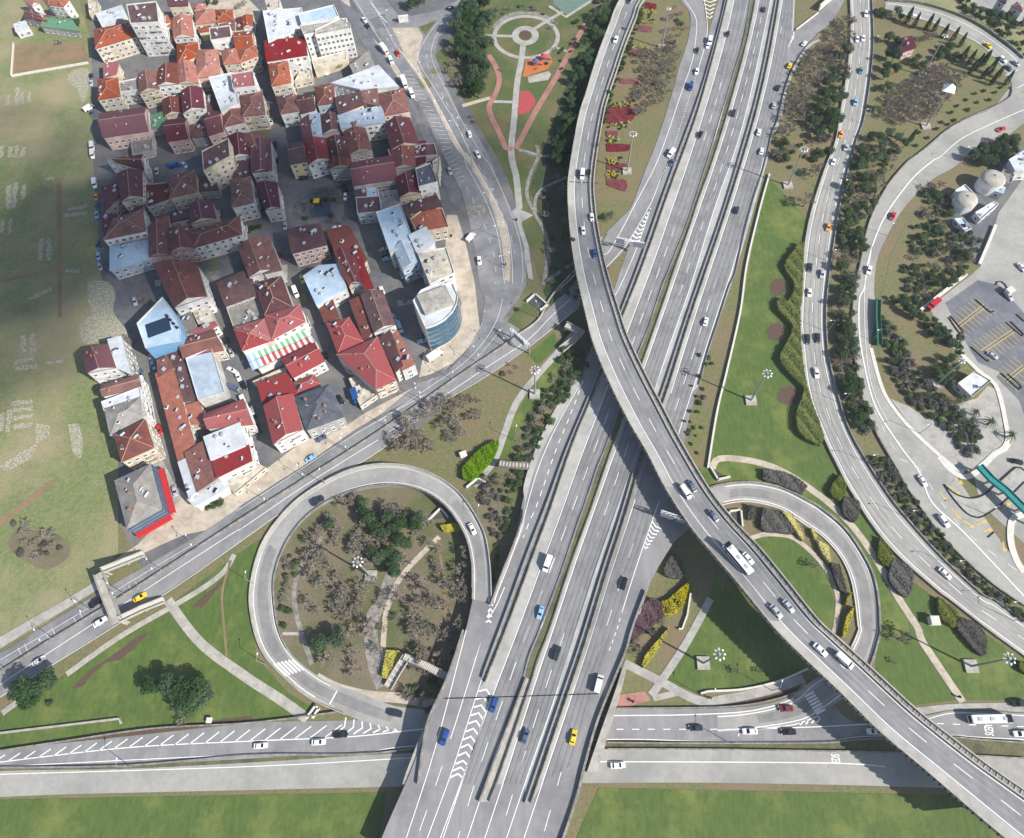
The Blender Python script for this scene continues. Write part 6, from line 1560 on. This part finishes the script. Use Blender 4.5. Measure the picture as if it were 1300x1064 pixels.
def hedge(s,h,m,label,cat,dens=2.2,ls=.34,name='hedge'):
    pts=pl(s); P=ccw([tuple(G(x,y,.1)[:2]) for x,y in smooth(pts+[pts[0]],6)[:-1]]); A=abs(area(P)); rn=random.Random(int(A*10)); mb=MB(); xs=[p[0] for p in P]; ys2=[p[1] for p in P]
    core=[]; cx=sum(xs)/len(P); cy=sum(ys2)/len(P)
    mb.prism(P,.02,h*.7,0)
    N_=int(min(9000,A*dens*4)); k=0
    while k<N_:
        q=(rn.uniform(min(xs),max(xs)),rn.uniform(min(ys2),max(ys2)))
        if not inside(q,P): continue
        k+=1; z=h*(.72+.3*math.sin(q[0]*1.3+q[1]*.7)*.4+.12*rn.random()); leaf(mb,Vector((q[0],q[1],z)),ls,rn,0,Vector((0,0,1)))
    for a,b in zip(P,P[1:]+P[:1]):
        L_=math.dist(a,b)
        for _ in range(int(L_*h*6)): t=rn.random(); leaf(mb,Vector((a[0]+(b[0]-a[0])*t,a[1]+(b[1]-a[1])*t,rn.random()*h*.9)),ls*.8,rn)
    o=mb.obj(name,m); tag(o,label,cat); return o
hedge('y:600,30 640,0|v:760,1000 800,940 800,870 745,780 800,690 860,640 850,1000|y:745,60 750,300 790,560 890,860 870,905 800,880 735,820 720,720 760,600 770,560 680,470 620,380 640,320 690,230 700,180 660,130 610,80',3.0,LHZ,'long zigzag yellow-green hedge between the long lawn and the right road','hedge')
hedge('o:480,960 560,870 640,815 680,808 655,890 600,960 530,1030 482,1020',3.2,LEL,'bright green oval clipped hedge above the left loop','hedge',3)
for i,(s_,lb) in enumerate((('B:980,330 1040,350 1110,480 1100,500 1040,410','yellow flowering strip above the round lawn of the right loop'),('B:1150,425 1190,470 1172,490','tiny yellow bush patch, middle of three inside the right loop'),('B:1190,500 1250,530 1262,630 1210,560','yellow bush patch at the right inside the right loop'),('C:205,110 242,190 205,265 145,210','yellow-green hedge patch where the lawn path bends'),('C:440,478 510,570 490,655 430,600','yellow-green diamond hedge beside the lawn path'),('C:780,830 890,920 880,1010 790,940','yellow-green hedge patch by the white lawn kiosk'),('E:290,50 240,215 222,230 245,110','yellow strip against the inner edge of the right loop'),('C:275,805 240,880 250,830','small yellow strip at the right end of the round lawn'),('D:370,20 480,0 455,90 385,100','brightest yellow bush mass on the triangular lawn'),('D:410,175 335,320 262,410 270,340','thin yellow strip below the brightest yellow bush'),('B:440,735 300,860 285,925 390,900','yellow bush mass half under the flyover shadow'),('E:1260,370 1300,380 1300,450 1255,410','yellow-green hedge at the right picture edge'),('n:510,655 560,665 510,750 495,745','yellow bush strip by the slatted walkway'),('n:690,235 750,230 760,250 700,255','small yellow bush by the underpass steps in the loop'))):
    hedge(s_,2.4,LYE if i not in(3,4,5,11) else LHZ,lb,'hedge',2.6,.3,'flowering_hedge')
for i,(s_,lb) in enumerate((('B:870,85 1000,100 1130,180 1100,225 950,165 870,140','long grey shrub mass above the right loop'),('B:790,290 822,300 820,370 780,375','small grey shrub mass beside the underpass steps'),('B:870,310 960,335 1050,450 950,450 860,430','large grey shrub mass above the round lawn'),('C:230,240 320,275 295,390 220,330','grey shrub mass right of the path bend'),('C:520,600 630,680 600,830 495,730','grey shrub mass beside the diamond hedge'),('C:150,630 200,640 245,810 205,790','grey shrub strip right of the round lawn'),('E:890,110 1000,150 1060,230 1040,340 900,190','grey shrub mass left of the tilted floodlight'),('B:350,570 400,640 390,720 290,700 310,620','dark shrub mass where the flyover shadow begins'),('D:310,0 400,60 330,150 250,210 190,240 250,60','purple shrub mass beside the highway parapet'))):
    hedge(s_,2.4,LGR if i<8 else LPU,lb,'shrub mass',2.4,.32,'shrub_mass')
for i,s_ in enumerate(('N:707,20 790,35 785,68 700,60','N:655,190 755,205 752,243 650,232','N:578,370 705,385 695,425 572,405','N:515,590 665,600 650,632 510,622','N:432,805 615,812 605,905 405,922','N:412,985 500,988 498,1025 408,1022','G:0,75 180,85 170,125 0,132','G:0,235 150,225 150,262 0,268','G:0,342 145,352 140,432 60,408 0,385')):
    hedge(s_,.5,LRE,'red flower bed, '+ORD[i].replace(' closest','').replace('closest','first')+' from the top beside the flyover ramp','flower bed',2.5,.22,'flower_bed')
flush_plants()
# ------------------------------------------------------------------ masts, lamps, gantries, bridges
LGT=mat('lamp_white','#d9dadb',rough=.4)
def mast(s,label,h=21,lamps=8,rad=1.75,pyr=False):
    p=surf(*pl(s)[0]); rt=bpy.data.objects.new('floodlight_mast',None); link(rt); rt.location=p; tag(rt,label,'floodlight mast','tall floodlight masts')
    mb=MB(); mb.box(0,0,-.2,4,4,.9); mb.obj('base_block',CON,rt); mb=MB(); mb.tube((0,0,.7),(0,0,h),.38,.2,12); mb.obj('pole',STL,rt)
    if pyr:
        mb=MB(); r=3.6
        q=[Vector((r*math.cos(a),r*math.sin(a),h+.4)) for a in (0.4,2.0,3.5,5.1)]; ap=Vector((0,0,h+3.2))
        for i in range(4): mb.tri(q[i],q[(i+1)%4],ap)
        mb.quad(q[3],q[2],q[1],q[0]); mb.obj('pyramid_head',LGT,rt); return
    hd=MB(); prev=None
    for i in range(24):
        a=i*math.pi/12; c=Vector((rad*.75*math.cos(a),rad*.75*math.sin(a),h))
        if prev: hd.tube(prev,c,.07,.07,5)
        prev=c
    for i in range(4): a=i*math.pi/2; hd.tube((0,0,h-.3),(rad*.75*math.cos(a),rad*.75*math.sin(a),h),.07,.07,5)
    hd.tube((0,0,h-.8),(0,0,h+.4),.5,.4,10); hr=hd.obj('lamp_ring',STL,rt)
    lm=MB(); lm.box(.25,0,-.12,.62,.4,.24); me=None
    for i in range(lamps):
        a=i*2*math.pi/lamps
        if me is None: o=lm.obj('floodlight',LGT,hr); me=o.data
        else: o=bpy.data.objects.new('floodlight',me); link(o,hr)
        o.location=(rad*.75*math.cos(a),rad*.75*math.sin(a),h); o.rotation_euler=(0,.5,a)
mast('P:953,509','tall floodlight mast standing on the long green lawn',22)
mast('P:1000,236','tall floodlight mast among trees left of the right road',22)
mast('P:892.5,842','tall floodlight mast on the triangular lawn',23)
mast('P:1232,846','tall floodlight mast leaning over the lower right lawn',21)
mast('P:840,61','tall slim mast beside the upper red flower beds',22,6,1.0)
mast('P:796,218','tall slim mast beside the lower red flower beds',22.5)
mast('P:1171,96','tall slim mast in the top right triangle',22,6,1.2)
mast('P:679,501','tall floodlight mast beside the curving path above the left loop',20)
mast('P:471,732','tall floodlight mast inside the left loop',21)
mast('P:1190,487','tall slim mast behind the flat-roofed hut',18,6,1.0)
mast('P:1175,161','white pyramid-topped mast above the brown grove',21,0,0,True)
def lamp_me(arms,h=9):
    a=MB(); a.tube((0,0,-.2),(0,0,h),.13,.07,8); A=grab(a,'pole',STL); b=MB(); L=[]
    for s in (1,-1)[:arms]:
        b.tube((0,0,h-.1),(s*1.9,0,h+.5),.06,.05,6)
    Bm=grab(b,'arm',STL); c=MB(); c.box(0,0,-.06,.8,.34,.16,taper=.8); return A,Bm,grab(c,'lamp_head',LGT)
LM1=lamp_me(1); LM2=lamp_me(2)
def street_lamp(s,vec,arms,desc,group,h=9):
    px,py=pl(s)[0]; p=surf(px,py); q=G(px+vec[0],py+vec[1],p.z)-G(px,py,p.z); rt=bpy.data.objects.new('street_lamp',None); link(rt); rt.location=p; rt.rotation_euler=(0,0,math.atan2(q.y,q.x))
    A,B_,C_=LM2 if arms==2 else LM1
    for n_,m_ in (('pole',A),('arm',B_)): o=bpy.data.objects.new(n_,m_); link(o,rt)
    for s_ in (1,-1)[:arms]: o=bpy.data.objects.new('lamp_head',C_); link(o,rt); o.location=(s_*2.1,0,9.5)
    place_label(rt,desc,px,py,'street lamp',group)
for s_ in ('m:30,600','m:245,465','m:420,340','m:560,262','m:730,155','m:900,50','j:230,840','j:480,680','j:760,500','j:1020,325','j:1250,170','o:240,560','o:420,450','o:560,355','o:700,265','o:900,105'):
    street_lamp(s_,(5,9),2,'twin-armed street lamp','lamps along the diagonal road')
for s_ in ('c:480,190','c:560,340','c:700,540','c:850,780','f:630,60','f:740,280','f:860,540','f:930,760','f:965,960'):
    street_lamp(s_,(10,-4),2,'grey twin street lamp','lamps along the main street median')
for k,f in enumerate((30,52,74,95,116,138,158,178,198,218)):
    x,y=mid(R1L,R1R,1.0,260)[f]; street_lamp(f'P:{x+1.5},{y}',(-10,2),1,'single-arm street lamp','lamps along the right road')
for f in (30,60,90,120,150):
    x,y=resn(smooth(pl(R2R),4),200)[f]; street_lamp(f'P:{x+2},{y-2}',(-10,4),1,'grey roadside lamp','lamps along the outer right road')
for s_ in ('D:770,850','E:1240,130','D:1020,540','D:640,590','m:590,1040','n:820,210','n:300,90','n:60,430','n:100,700','P:440,570','P:655,560'):
    street_lamp(s_,(2,-10),1,'lone grey street lamp','scattered street lamps')
def gantry(s0,s1,h,signs,label,posts=(0,1),back=mat('sign_back_grey','#8d9196','#7d8186',1)):
    a=surf(*pl(s0)[0]); b=surf(*pl(s1)[0]); b.z=a.z; d=b-a; L=d.length; ang=math.atan2(d.y,d.x); rt=bpy.data.objects.new('sign_gantry',None); link(rt); rt.location=a; rt.rotation_euler=(0,0,ang); tag(rt,label,'sign gantry')
    for f in posts: mb=MB(); mb.tube((L*f,0,-.2),(L*f,0,h),.3,.24,10); mb.obj('post',STL,rt)
    mb=MB(); 
    for y_,z_ in ((-.5,h),(.5,h),(-.5,h-1),(.5,h-1)): mb.tube((0,y_,z_),(L,y_,z_),.1,.1,6)
    n=int(L/1.4)
    for i in range(n):
        x0=L*i/n; x1=L*(i+1)/n; mb.tube((x0,-.5,h),(x1,.5,h),.06,.06,5); mb.tube((x0,.5,h),(x0,-.5,h),.06,.06,5); mb.tube((x0,-.5,h-1),(x1,-.5,h),.05,.05,5); mb.tube((x0,.5,h-1),(x1,.5,h),.05,.05,5)
    mb.obj('truss',LGT,rt)
    for f0,f1 in signs: mb=MB(); mb.box(L*(f0+f1)/2,-.75,h-2.4,L*(f1-f0),.14,3.2); mb.obj('sign_panel',back,rt)
gantry('u:680,655','u:850,690',7,((0,.3),(.6,1)),'two-panel sign gantry over the chevrons of the slip road',(.45,))
gantry('S:400,700','S:660,800',7,((0,.45),(.55,1)),'two-panel sign gantry beside the flyover shadow',(.35,))
gantry('o:748,212','o:850,305',6.5,((.25,.8),),'white sign portal across the slip road above the left loop',(0,1))
def bridge(name,s,z0,z1,w,label,m=CON,cat=None,railh=1.0,steps=0):
    P=pl(s); rt=bpy.data.objects.new(name,None); link(rt); n=len(P); pts=[]
    for i,(x,y) in enumerate(P): z=z0+(z1-z0)*i/(n-1) if not callable(z0) else z0(i/(n-1)); pts.append(G(x,y,z))
    a0=pts[0].copy(); a0.z=0; rt.location=a0; pts=[p-a0 for p in pts]
    for nm,dx,ww,hh,mm in (('deck',0,w,.0,m),('railing',w/2,.15,railh,m),('railing',-w/2,.15,railh,m)):
        mb=MB(); L=[];R=[]
        for i,p in enumerate(pts):
            t=(pts[min(i+1,n-1)]-pts[max(i-1,0)]); t.z=0; t.normalize(); q=Vector((-t.y,t.x,0)); c=p+q*dx; L.append(c+q*ww/2+Vector((0,0,hh))); R.append(c-q*ww/2+Vector((0,0,hh)))
        D=Vector((0,0,hh+.5))
        for i in range(n-1):
            mb.quad(R[i],R[i+1],L[i+1],L[i]); mb.quad(R[i]-D,R[i+1]-D,R[i+1],R[i]); mb.quad(L[i+1]-D,L[i]-D,L[i],L[i+1]); mb.quad(L[i]-D,L[i+1]-D,R[i+1]-D,R[i]-D)
        for e in (0,n-1): mb.quad(L[e],R[e],R[e]-D,L[e]-D)
        mb.obj(nm,mm,rt)
    for i in range(0,n):
        if pts[i].z>2.5: mb=MB(); mb.box(pts[i].x,pts[i].y,-.2,.6,.6,pts[i].z-.2); mb.obj('column',CON,rt)
    if steps:
        sb=MB(); sb.box(0,0,0,.35,w*.95,.12); me=None
        for k in range(steps):
            f=(k+.5)/steps*(n-1); i=int(f); p=pts[i].lerp(pts[min(i+1,n-1)],f-i); t=pts[min(i+1,n-1)]-pts[i]
            if me is None: o=sb.obj('step',CONW,rt); me=o.data
            else: o=bpy.data.objects.new('step',me); link(o,rt)
            o.location=p+Vector((0,0,.01)); o.rotation_euler=(0,0,math.atan2(t.y,t.x))
    tag(rt,label,cat or name.replace('_',' ')); return rt
bridge('footbridge','m:445,168 480,265 530,385',6,6,3.0,'white footbridge spanning the diagonal road at the lower left')
bridge('footbridge_stairs','m:460,158 560,118 650,82',6,.6,2.0,'upper stair flight of the white footbridge on the pavement side',steps=26,cat='stairs')
bridge('footbridge_stairs','m:540,378 640,330 740,290',6,.6,2.0,'lower stair flight of the white footbridge beside the taxi',steps=26,cat='stairs')
bridge('pedestrian_ramp','x:345,145 435,190 380,240 320,285',4.5,1,2.6,'bluish pedestrian ramp in the flyover shade with hooked end',CON)
bridge('footbridge','o:680,925 760,935 850,940',3.2,3.2,2.2,'small grey footbridge across the slope beside the highway',COND,steps=9)
bridge('slatted_walkway','n:565,675 640,705 715,745',3,4.5,2.2,'slatted white walkway joining the highway edge in the loop',COND,steps=30)
bridge('slatted_walkway','n:575,675 540,730 512,780',2.6,.4,2.6,'pale straight stair going down to the loop crossing',CON,steps=6)
bridge('green_walkway','T:480,240 600,370 740,480 900,640 1040,780',4.5,4.5,2.4,'teal green covered walkway above the service road',mat('teal_sheet','#23807c','#1d726e',1),railh=.6)
bridge('green_walkway','A:265,0 262,100 268,200 272,280',1.5,1.5,1.8,'narrow green fence walkway beside the outer right road',mat('green_fence','#2f6b54','#295f4a',1),railh=.8)
def steps_pit(s,label,m=CONW):
    P=line3(s,.05,False); mb=MB(); rt=bpy.data.objects.new('underpass_mouth',None); link(rt); rt.location=P[0]
    cen=sum(P,Vector())/len(P)
    for a,b in zip(P,P[1:]):
        d=(b-a); c=(a+b)/2-P[0]; mb.box(c.x,c.y,-.3,d.length+.5,.55,1.5,math.atan2(d.y,d.x))
    mb.obj('parapet',m,rt); mb=MB(); k=ccw([(p.x-P[0].x,p.y-P[0].y) for p in P]); 
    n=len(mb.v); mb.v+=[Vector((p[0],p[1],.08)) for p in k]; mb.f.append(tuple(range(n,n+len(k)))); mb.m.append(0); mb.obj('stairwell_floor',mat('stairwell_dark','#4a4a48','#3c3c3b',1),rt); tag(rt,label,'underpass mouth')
steps_pit('S:880,250 945,358 1050,335 975,235','white-walled underpass stairwell above the right loop')
steps_pit('S:1170,780 1155,635 1045,650 1055,715','white-walled underpass stairwell inside the right loop')
steps_pit('n:650,215 690,175 715,205','white-walled underpass stairwell inside the left loop')
steps_pit('o:500,1060 560,1010 600,1030 520,1070','white-walled stair mouth by the oval hedge') 
steps_pit('u:140,985 190,940 265,1005 225,1040','pale stair mouth beside the shaded diagonal road')
steps_pit('n:240,880 270,840 280,850 260,880','small box culvert at the foot of the lawn path')
# playground things
def play(s,label,c1,c2):
    p=surf(*pl(s)[0]); rt=bpy.data.objects.new('play_structure',None); link(rt); rt.location=p; mb=MB(); 
    for x,y in ((-1,-1),(1,-1),(1,1),(-1,1)): mb.tube((x,y,0),(x,y,2.6),.08,.08,6)
    mb.obj('frame',STL,rt); mb=MB(); mb.box(0,0,1.3,2.2,2.2,.12); mb.obj('platform',c2,rt); mb=MB(); q=[Vector((x*1.4,y*1.4,2.6)) for x,y in ((-1,-1),(1,-1),(1,1),(-1,1))]
    for i in range(4): mb.tri(q[i],q[(i+1)%4],Vector((0,0,3.6)))
    mb.obj('canopy',c1,rt); mb=MB(); mb.quad(Vector((1.1,-.4,1.4)),Vector((3.6,-.4,.2)),Vector((3.6,.4,.2)),Vector((1.1,.4,1.4))); mb.quad(Vector((1.1,-.4,1.4)),Vector((3.6,-.4,.2)),Vector((3.6,-.45,.5)),Vector((1.1,-.45,1.7))); mb.obj('slide',c2,rt); tag(rt,label,'play structure')
PR=mat('play_red','#b53a3a'); PY=mat('play_yellow','#d6c62a'); PB=mat('play_blue','#35598f')
play('e:550,530','yellow-roofed climbing frame on the town playground',PY,PR); play('q:745,440','dark and orange climbing frame in the round park',PB,PR); play('q:800,405','small climbing frame right of the larger one in the park',PR,PB)
sheet('playground','e:500,490 635,480 640,600 505,625',.09,mat('rubber_blue','#4a5466','#424b5c',1),sm=False)
# lettering painted on the bus lanes
def lane_text(txt,s,vec,size,label=None):
    px,py=pl(s)[0]; p=surf(px,py); cu=bpy.data.curves.new('lane_lettering','FONT'); cu.body=txt; cu.size=size; cu.align_x='CENTER'; cu.align_y='CENTER'; cu.offset=.03
    o=bpy.data.objects.new('lane_lettering',cu); o.location=p+Vector((0,0,.05)); q=G(px+vec[0],py+vec[1],0)-G(px,py,0); o.rotation_euler=(0,0,math.atan2(q.y,q.x)); o.scale=(.8,2.0,1); cu.materials.append(WHT)
    COL.objects.link(o); o.parent=[x for x in COL.objects if x.name=='underpass_road'][0]
lane_text('EDS','E:192,943',(-1,-9),1.8); lane_text('EDS','E:1090,780',(1,9),1.8)
# little triangles on the street, billboard truss, rooftop scaffolding
# pedestrians
def person(s,label,shirt,trousers,ang):
    p=surf(*pl(s)[0]); sk={'h':(0,0,.95,.15),'c':(0,0,1.3,.19),'n':(0,0,1.5,.07),'t':(0,0,1.68,.11),'sl':(.2,0,1.38,.08),'el':(.28,.04,1.1,.05),'wl':(.3,.14,.86,.04),'sr':(-.2,0,1.38,.08),'er':(-.28,-.04,1.1,.05),'wr':(-.3,.1,.86,.04),'kl':(.1,.14,.5,.08),'fl':(.1,.1,.06,.06),'kr':(-.1,-.04,.5,.08),'fr':(-.1,-.2,.06,.06),'tl':(.1,.24,.03,.04),'tr':(-.1,-.06,.03,.04)}
    ks=list(sk); E_=[('h','c'),('c','n'),('n','t'),('c','sl'),('sl','el'),('el','wl'),('c','sr'),('sr','er'),('er','wr'),('h','kl'),('kl','fl'),('fl','tl'),('h','kr'),('kr','fr'),('fr','tr')]
    me=bpy.data.meshes.new('person'); me.from_pydata([sk[k][:3] for k in ks],[(ks.index(a),ks.index(b)) for a,b in E_],[]); o=bpy.data.objects.new('person',me); link(o); o.location=p; o.rotation_euler=(0,0,ang)
    md=o.modifiers.new('skin','SKIN'); 
    for i,k in enumerate(ks): v=me.skin_vertices[0].data[i] if me.skin_vertices else None
    bpy.context.view_layer.objects.active=o
    if not me.skin_vertices:
        bm=bmesh.new(); bm.from_mesh(me); ly=bm.verts.layers.skin.verify(); bm.verts.ensure_lookup_table()
        for i,k in enumerate(ks): bm.verts[i][ly].radius=(sk[k][3],sk[k][3]); bm.verts[i][ly].use_root=(k=='h')
        bm.to_mesh(me); bm.free()
    o.modifiers.new('sub','SUBSURF').levels=1; me.materials.append(shirt); tag(o,label,'person')
SH1=mat('coat_dark','#23262c'); SH2=mat('coat_red','#8a2d2d')
person('D:202,608','person in a dark coat walking on the small red plaza',SH1,SH1,1.0)
person('D:655,586','person in a dark coat walking on the curving path below the triangular lawn',SH1,SH1,2.4)
person('f:1042,640','person in a dark coat standing on the pavement by the park gate',SH1,SH1,0)
person('f:968,942','person in dark clothing on the tan street median',SH1,SH1,.6)
person('E:912,580','person in dark clothing at the foot of the lawn path',SH1,SH1,2)
# cloud that shades the upper left, far above and beyond the camera towards the sun
AZ,EL=math.radians(-28),math.radians(39)
SV=Vector((math.cos(EL)*math.cos(AZ),math.cos(EL)*math.sin(AZ),math.sin(EL)))
cm=bpy.data.materials.new('cloud_vapour'); cm.use_nodes=True; nt=cm.node_tree; N=nt.nodes; Lk=nt.links; N.clear()
out=N.new('ShaderNodeOutputMaterial'); mx=N.new('ShaderNodeMixShader'); tr=N.new('ShaderNodeBsdfTransparent'); df=N.new('ShaderNodeBsdfDiffuse'); df.inputs[0].default_value=(.9,.9,.92,1); tc=N.new('ShaderNodeTexCoord'); nz=N.new('ShaderNodeTexNoise'); nz.inputs['Scale'].default_value=.02; nz.inputs['Detail'].default_value=5; mr=N.new('ShaderNodeMapRange'); mr.inputs[1].default_value=.3; mr.inputs[2].default_value=.72; mr.inputs[3].default_value=.1; mr.inputs[4].default_value=.31
Lk.new(tc.outputs['Object'],nz.inputs['Vector']); Lk.new(nz.outputs[0],mr.inputs[0]); Lk.new(mr.outputs[0],mx.inputs[0]); Lk.new(tr.outputs[0],mx.inputs[1]); Lk.new(df.outputs[0],mx.inputs[2]); Lk.new(mx.outputs[0],out.inputs[0])
cb=bmesh.new(); rn=random.Random(5)
C0=Vector((0,0,760))
for (px,py,r) in ((60,250,42),(40,320,38),(40,410,36),(0,440,36),(150,200,40),(170,300,42),(240,240,44),(300,200,40),(330,270,40),(400,230,38),(430,290,32),(480,220,34),(540,250,28),(600,230,26),(210,310,30),(40,170,26),(-60,300,50),(-60,420,50),(690,320,22),(280,300,34),(370,180,28),(100,300,40),(640,180,22)):
    g=G(px,py,0); t=C0.z/SV.z; c=g+SV*t
    bmesh.ops.create_icosphere(cb,subdivisions=3,radius=r*.85,matrix=Matrix.Translation(c)@Matrix.Diagonal((1.15,1.15,.35,1)))
for v in cb.verts:
    n_=v.co.normalized(); v.co+=Vector((math.sin(v.co.y*.09)*4,math.cos(v.co.x*.08)*4,math.sin(v.co.x*.11+v.co.y*.07)*3))
me=bpy.data.meshes.new('cloud'); cb.to_mesh(me); cb.free(); me.materials.append(cm); cl=bpy.data.objects.new('cloud',me); link(cl); cl['kind']='structure'
finish_labels()
EXPO=0.76
# ------------------------------------------------------------------ camera, sun, sky
cam=bpy.data.cameras.new('camera'); co=bpy.data.objects.new('camera',cam); COL.objects.link(co); scn.camera=co
cam.sensor_width=36; cam.lens=FPX/1300*36; cam.shift_y=-(532-CY)/1300; cam.clip_end=9000; cam.clip_start=1
M4=Matrix(((_X.x,_X.y,_X.z,0),(_Y.x,_Y.y,_Y.z,0),(_Z.x,_Z.y,_Z.z,HC),(0,0,0,1)))
co.matrix_world=M4
sl=bpy.data.lights.new('sun','SUN'); sl.energy=4.8; sl.angle=math.radians(.5); sl.color=(1,.96,.90); so=bpy.data.objects.new('sun',sl); COL.objects.link(so)
so.rotation_euler=SV.to_track_quat('Z','Y').to_euler(); so.location=(200,-200,500)
w=bpy.data.worlds.new('World'); scn.world=w; w.use_nodes=True; nt=w.node_tree; bg=nt.nodes['Background']
sky=nt.nodes.new('ShaderNodeTexSky'); sky.sky_type='NISHITA'; sky.sun_disc=False; sky.sun_elevation=EL; sky.sun_rotation=math.pi/2-AZ
nt.links.new(sky.outputs[0],bg.inputs[0]); bg.inputs[1].default_value=.10
scn.view_settings.view_transform='Standard'; scn.view_settings.look='None'; scn.view_settings.exposure=EXPO; scn.view_settings.gamma=1
scn.render.resolution_x=1024; scn.render.resolution_y=838

hm=bpy.data.materials.new('haze_air'); hm.use_nodes=True; nt=hm.node_tree; nt.nodes.clear(); o_=nt.nodes.new('ShaderNodeOutputMaterial'); v_=nt.nodes.new('ShaderNodeVolumePrincipled'); v_.inputs['Density'].default_value=.00012; v_.inputs['Color'].default_value=(.86,.92,1,1); v_.inputs['Anisotropy'].default_value=.1; nt.links.new(v_.outputs[0],o_.inputs['Volume'])
hb=MB(); hb.box(0,150,-7,5400,5700,253.5+7); ho=hb.obj('haze',hm,kind='stuff')
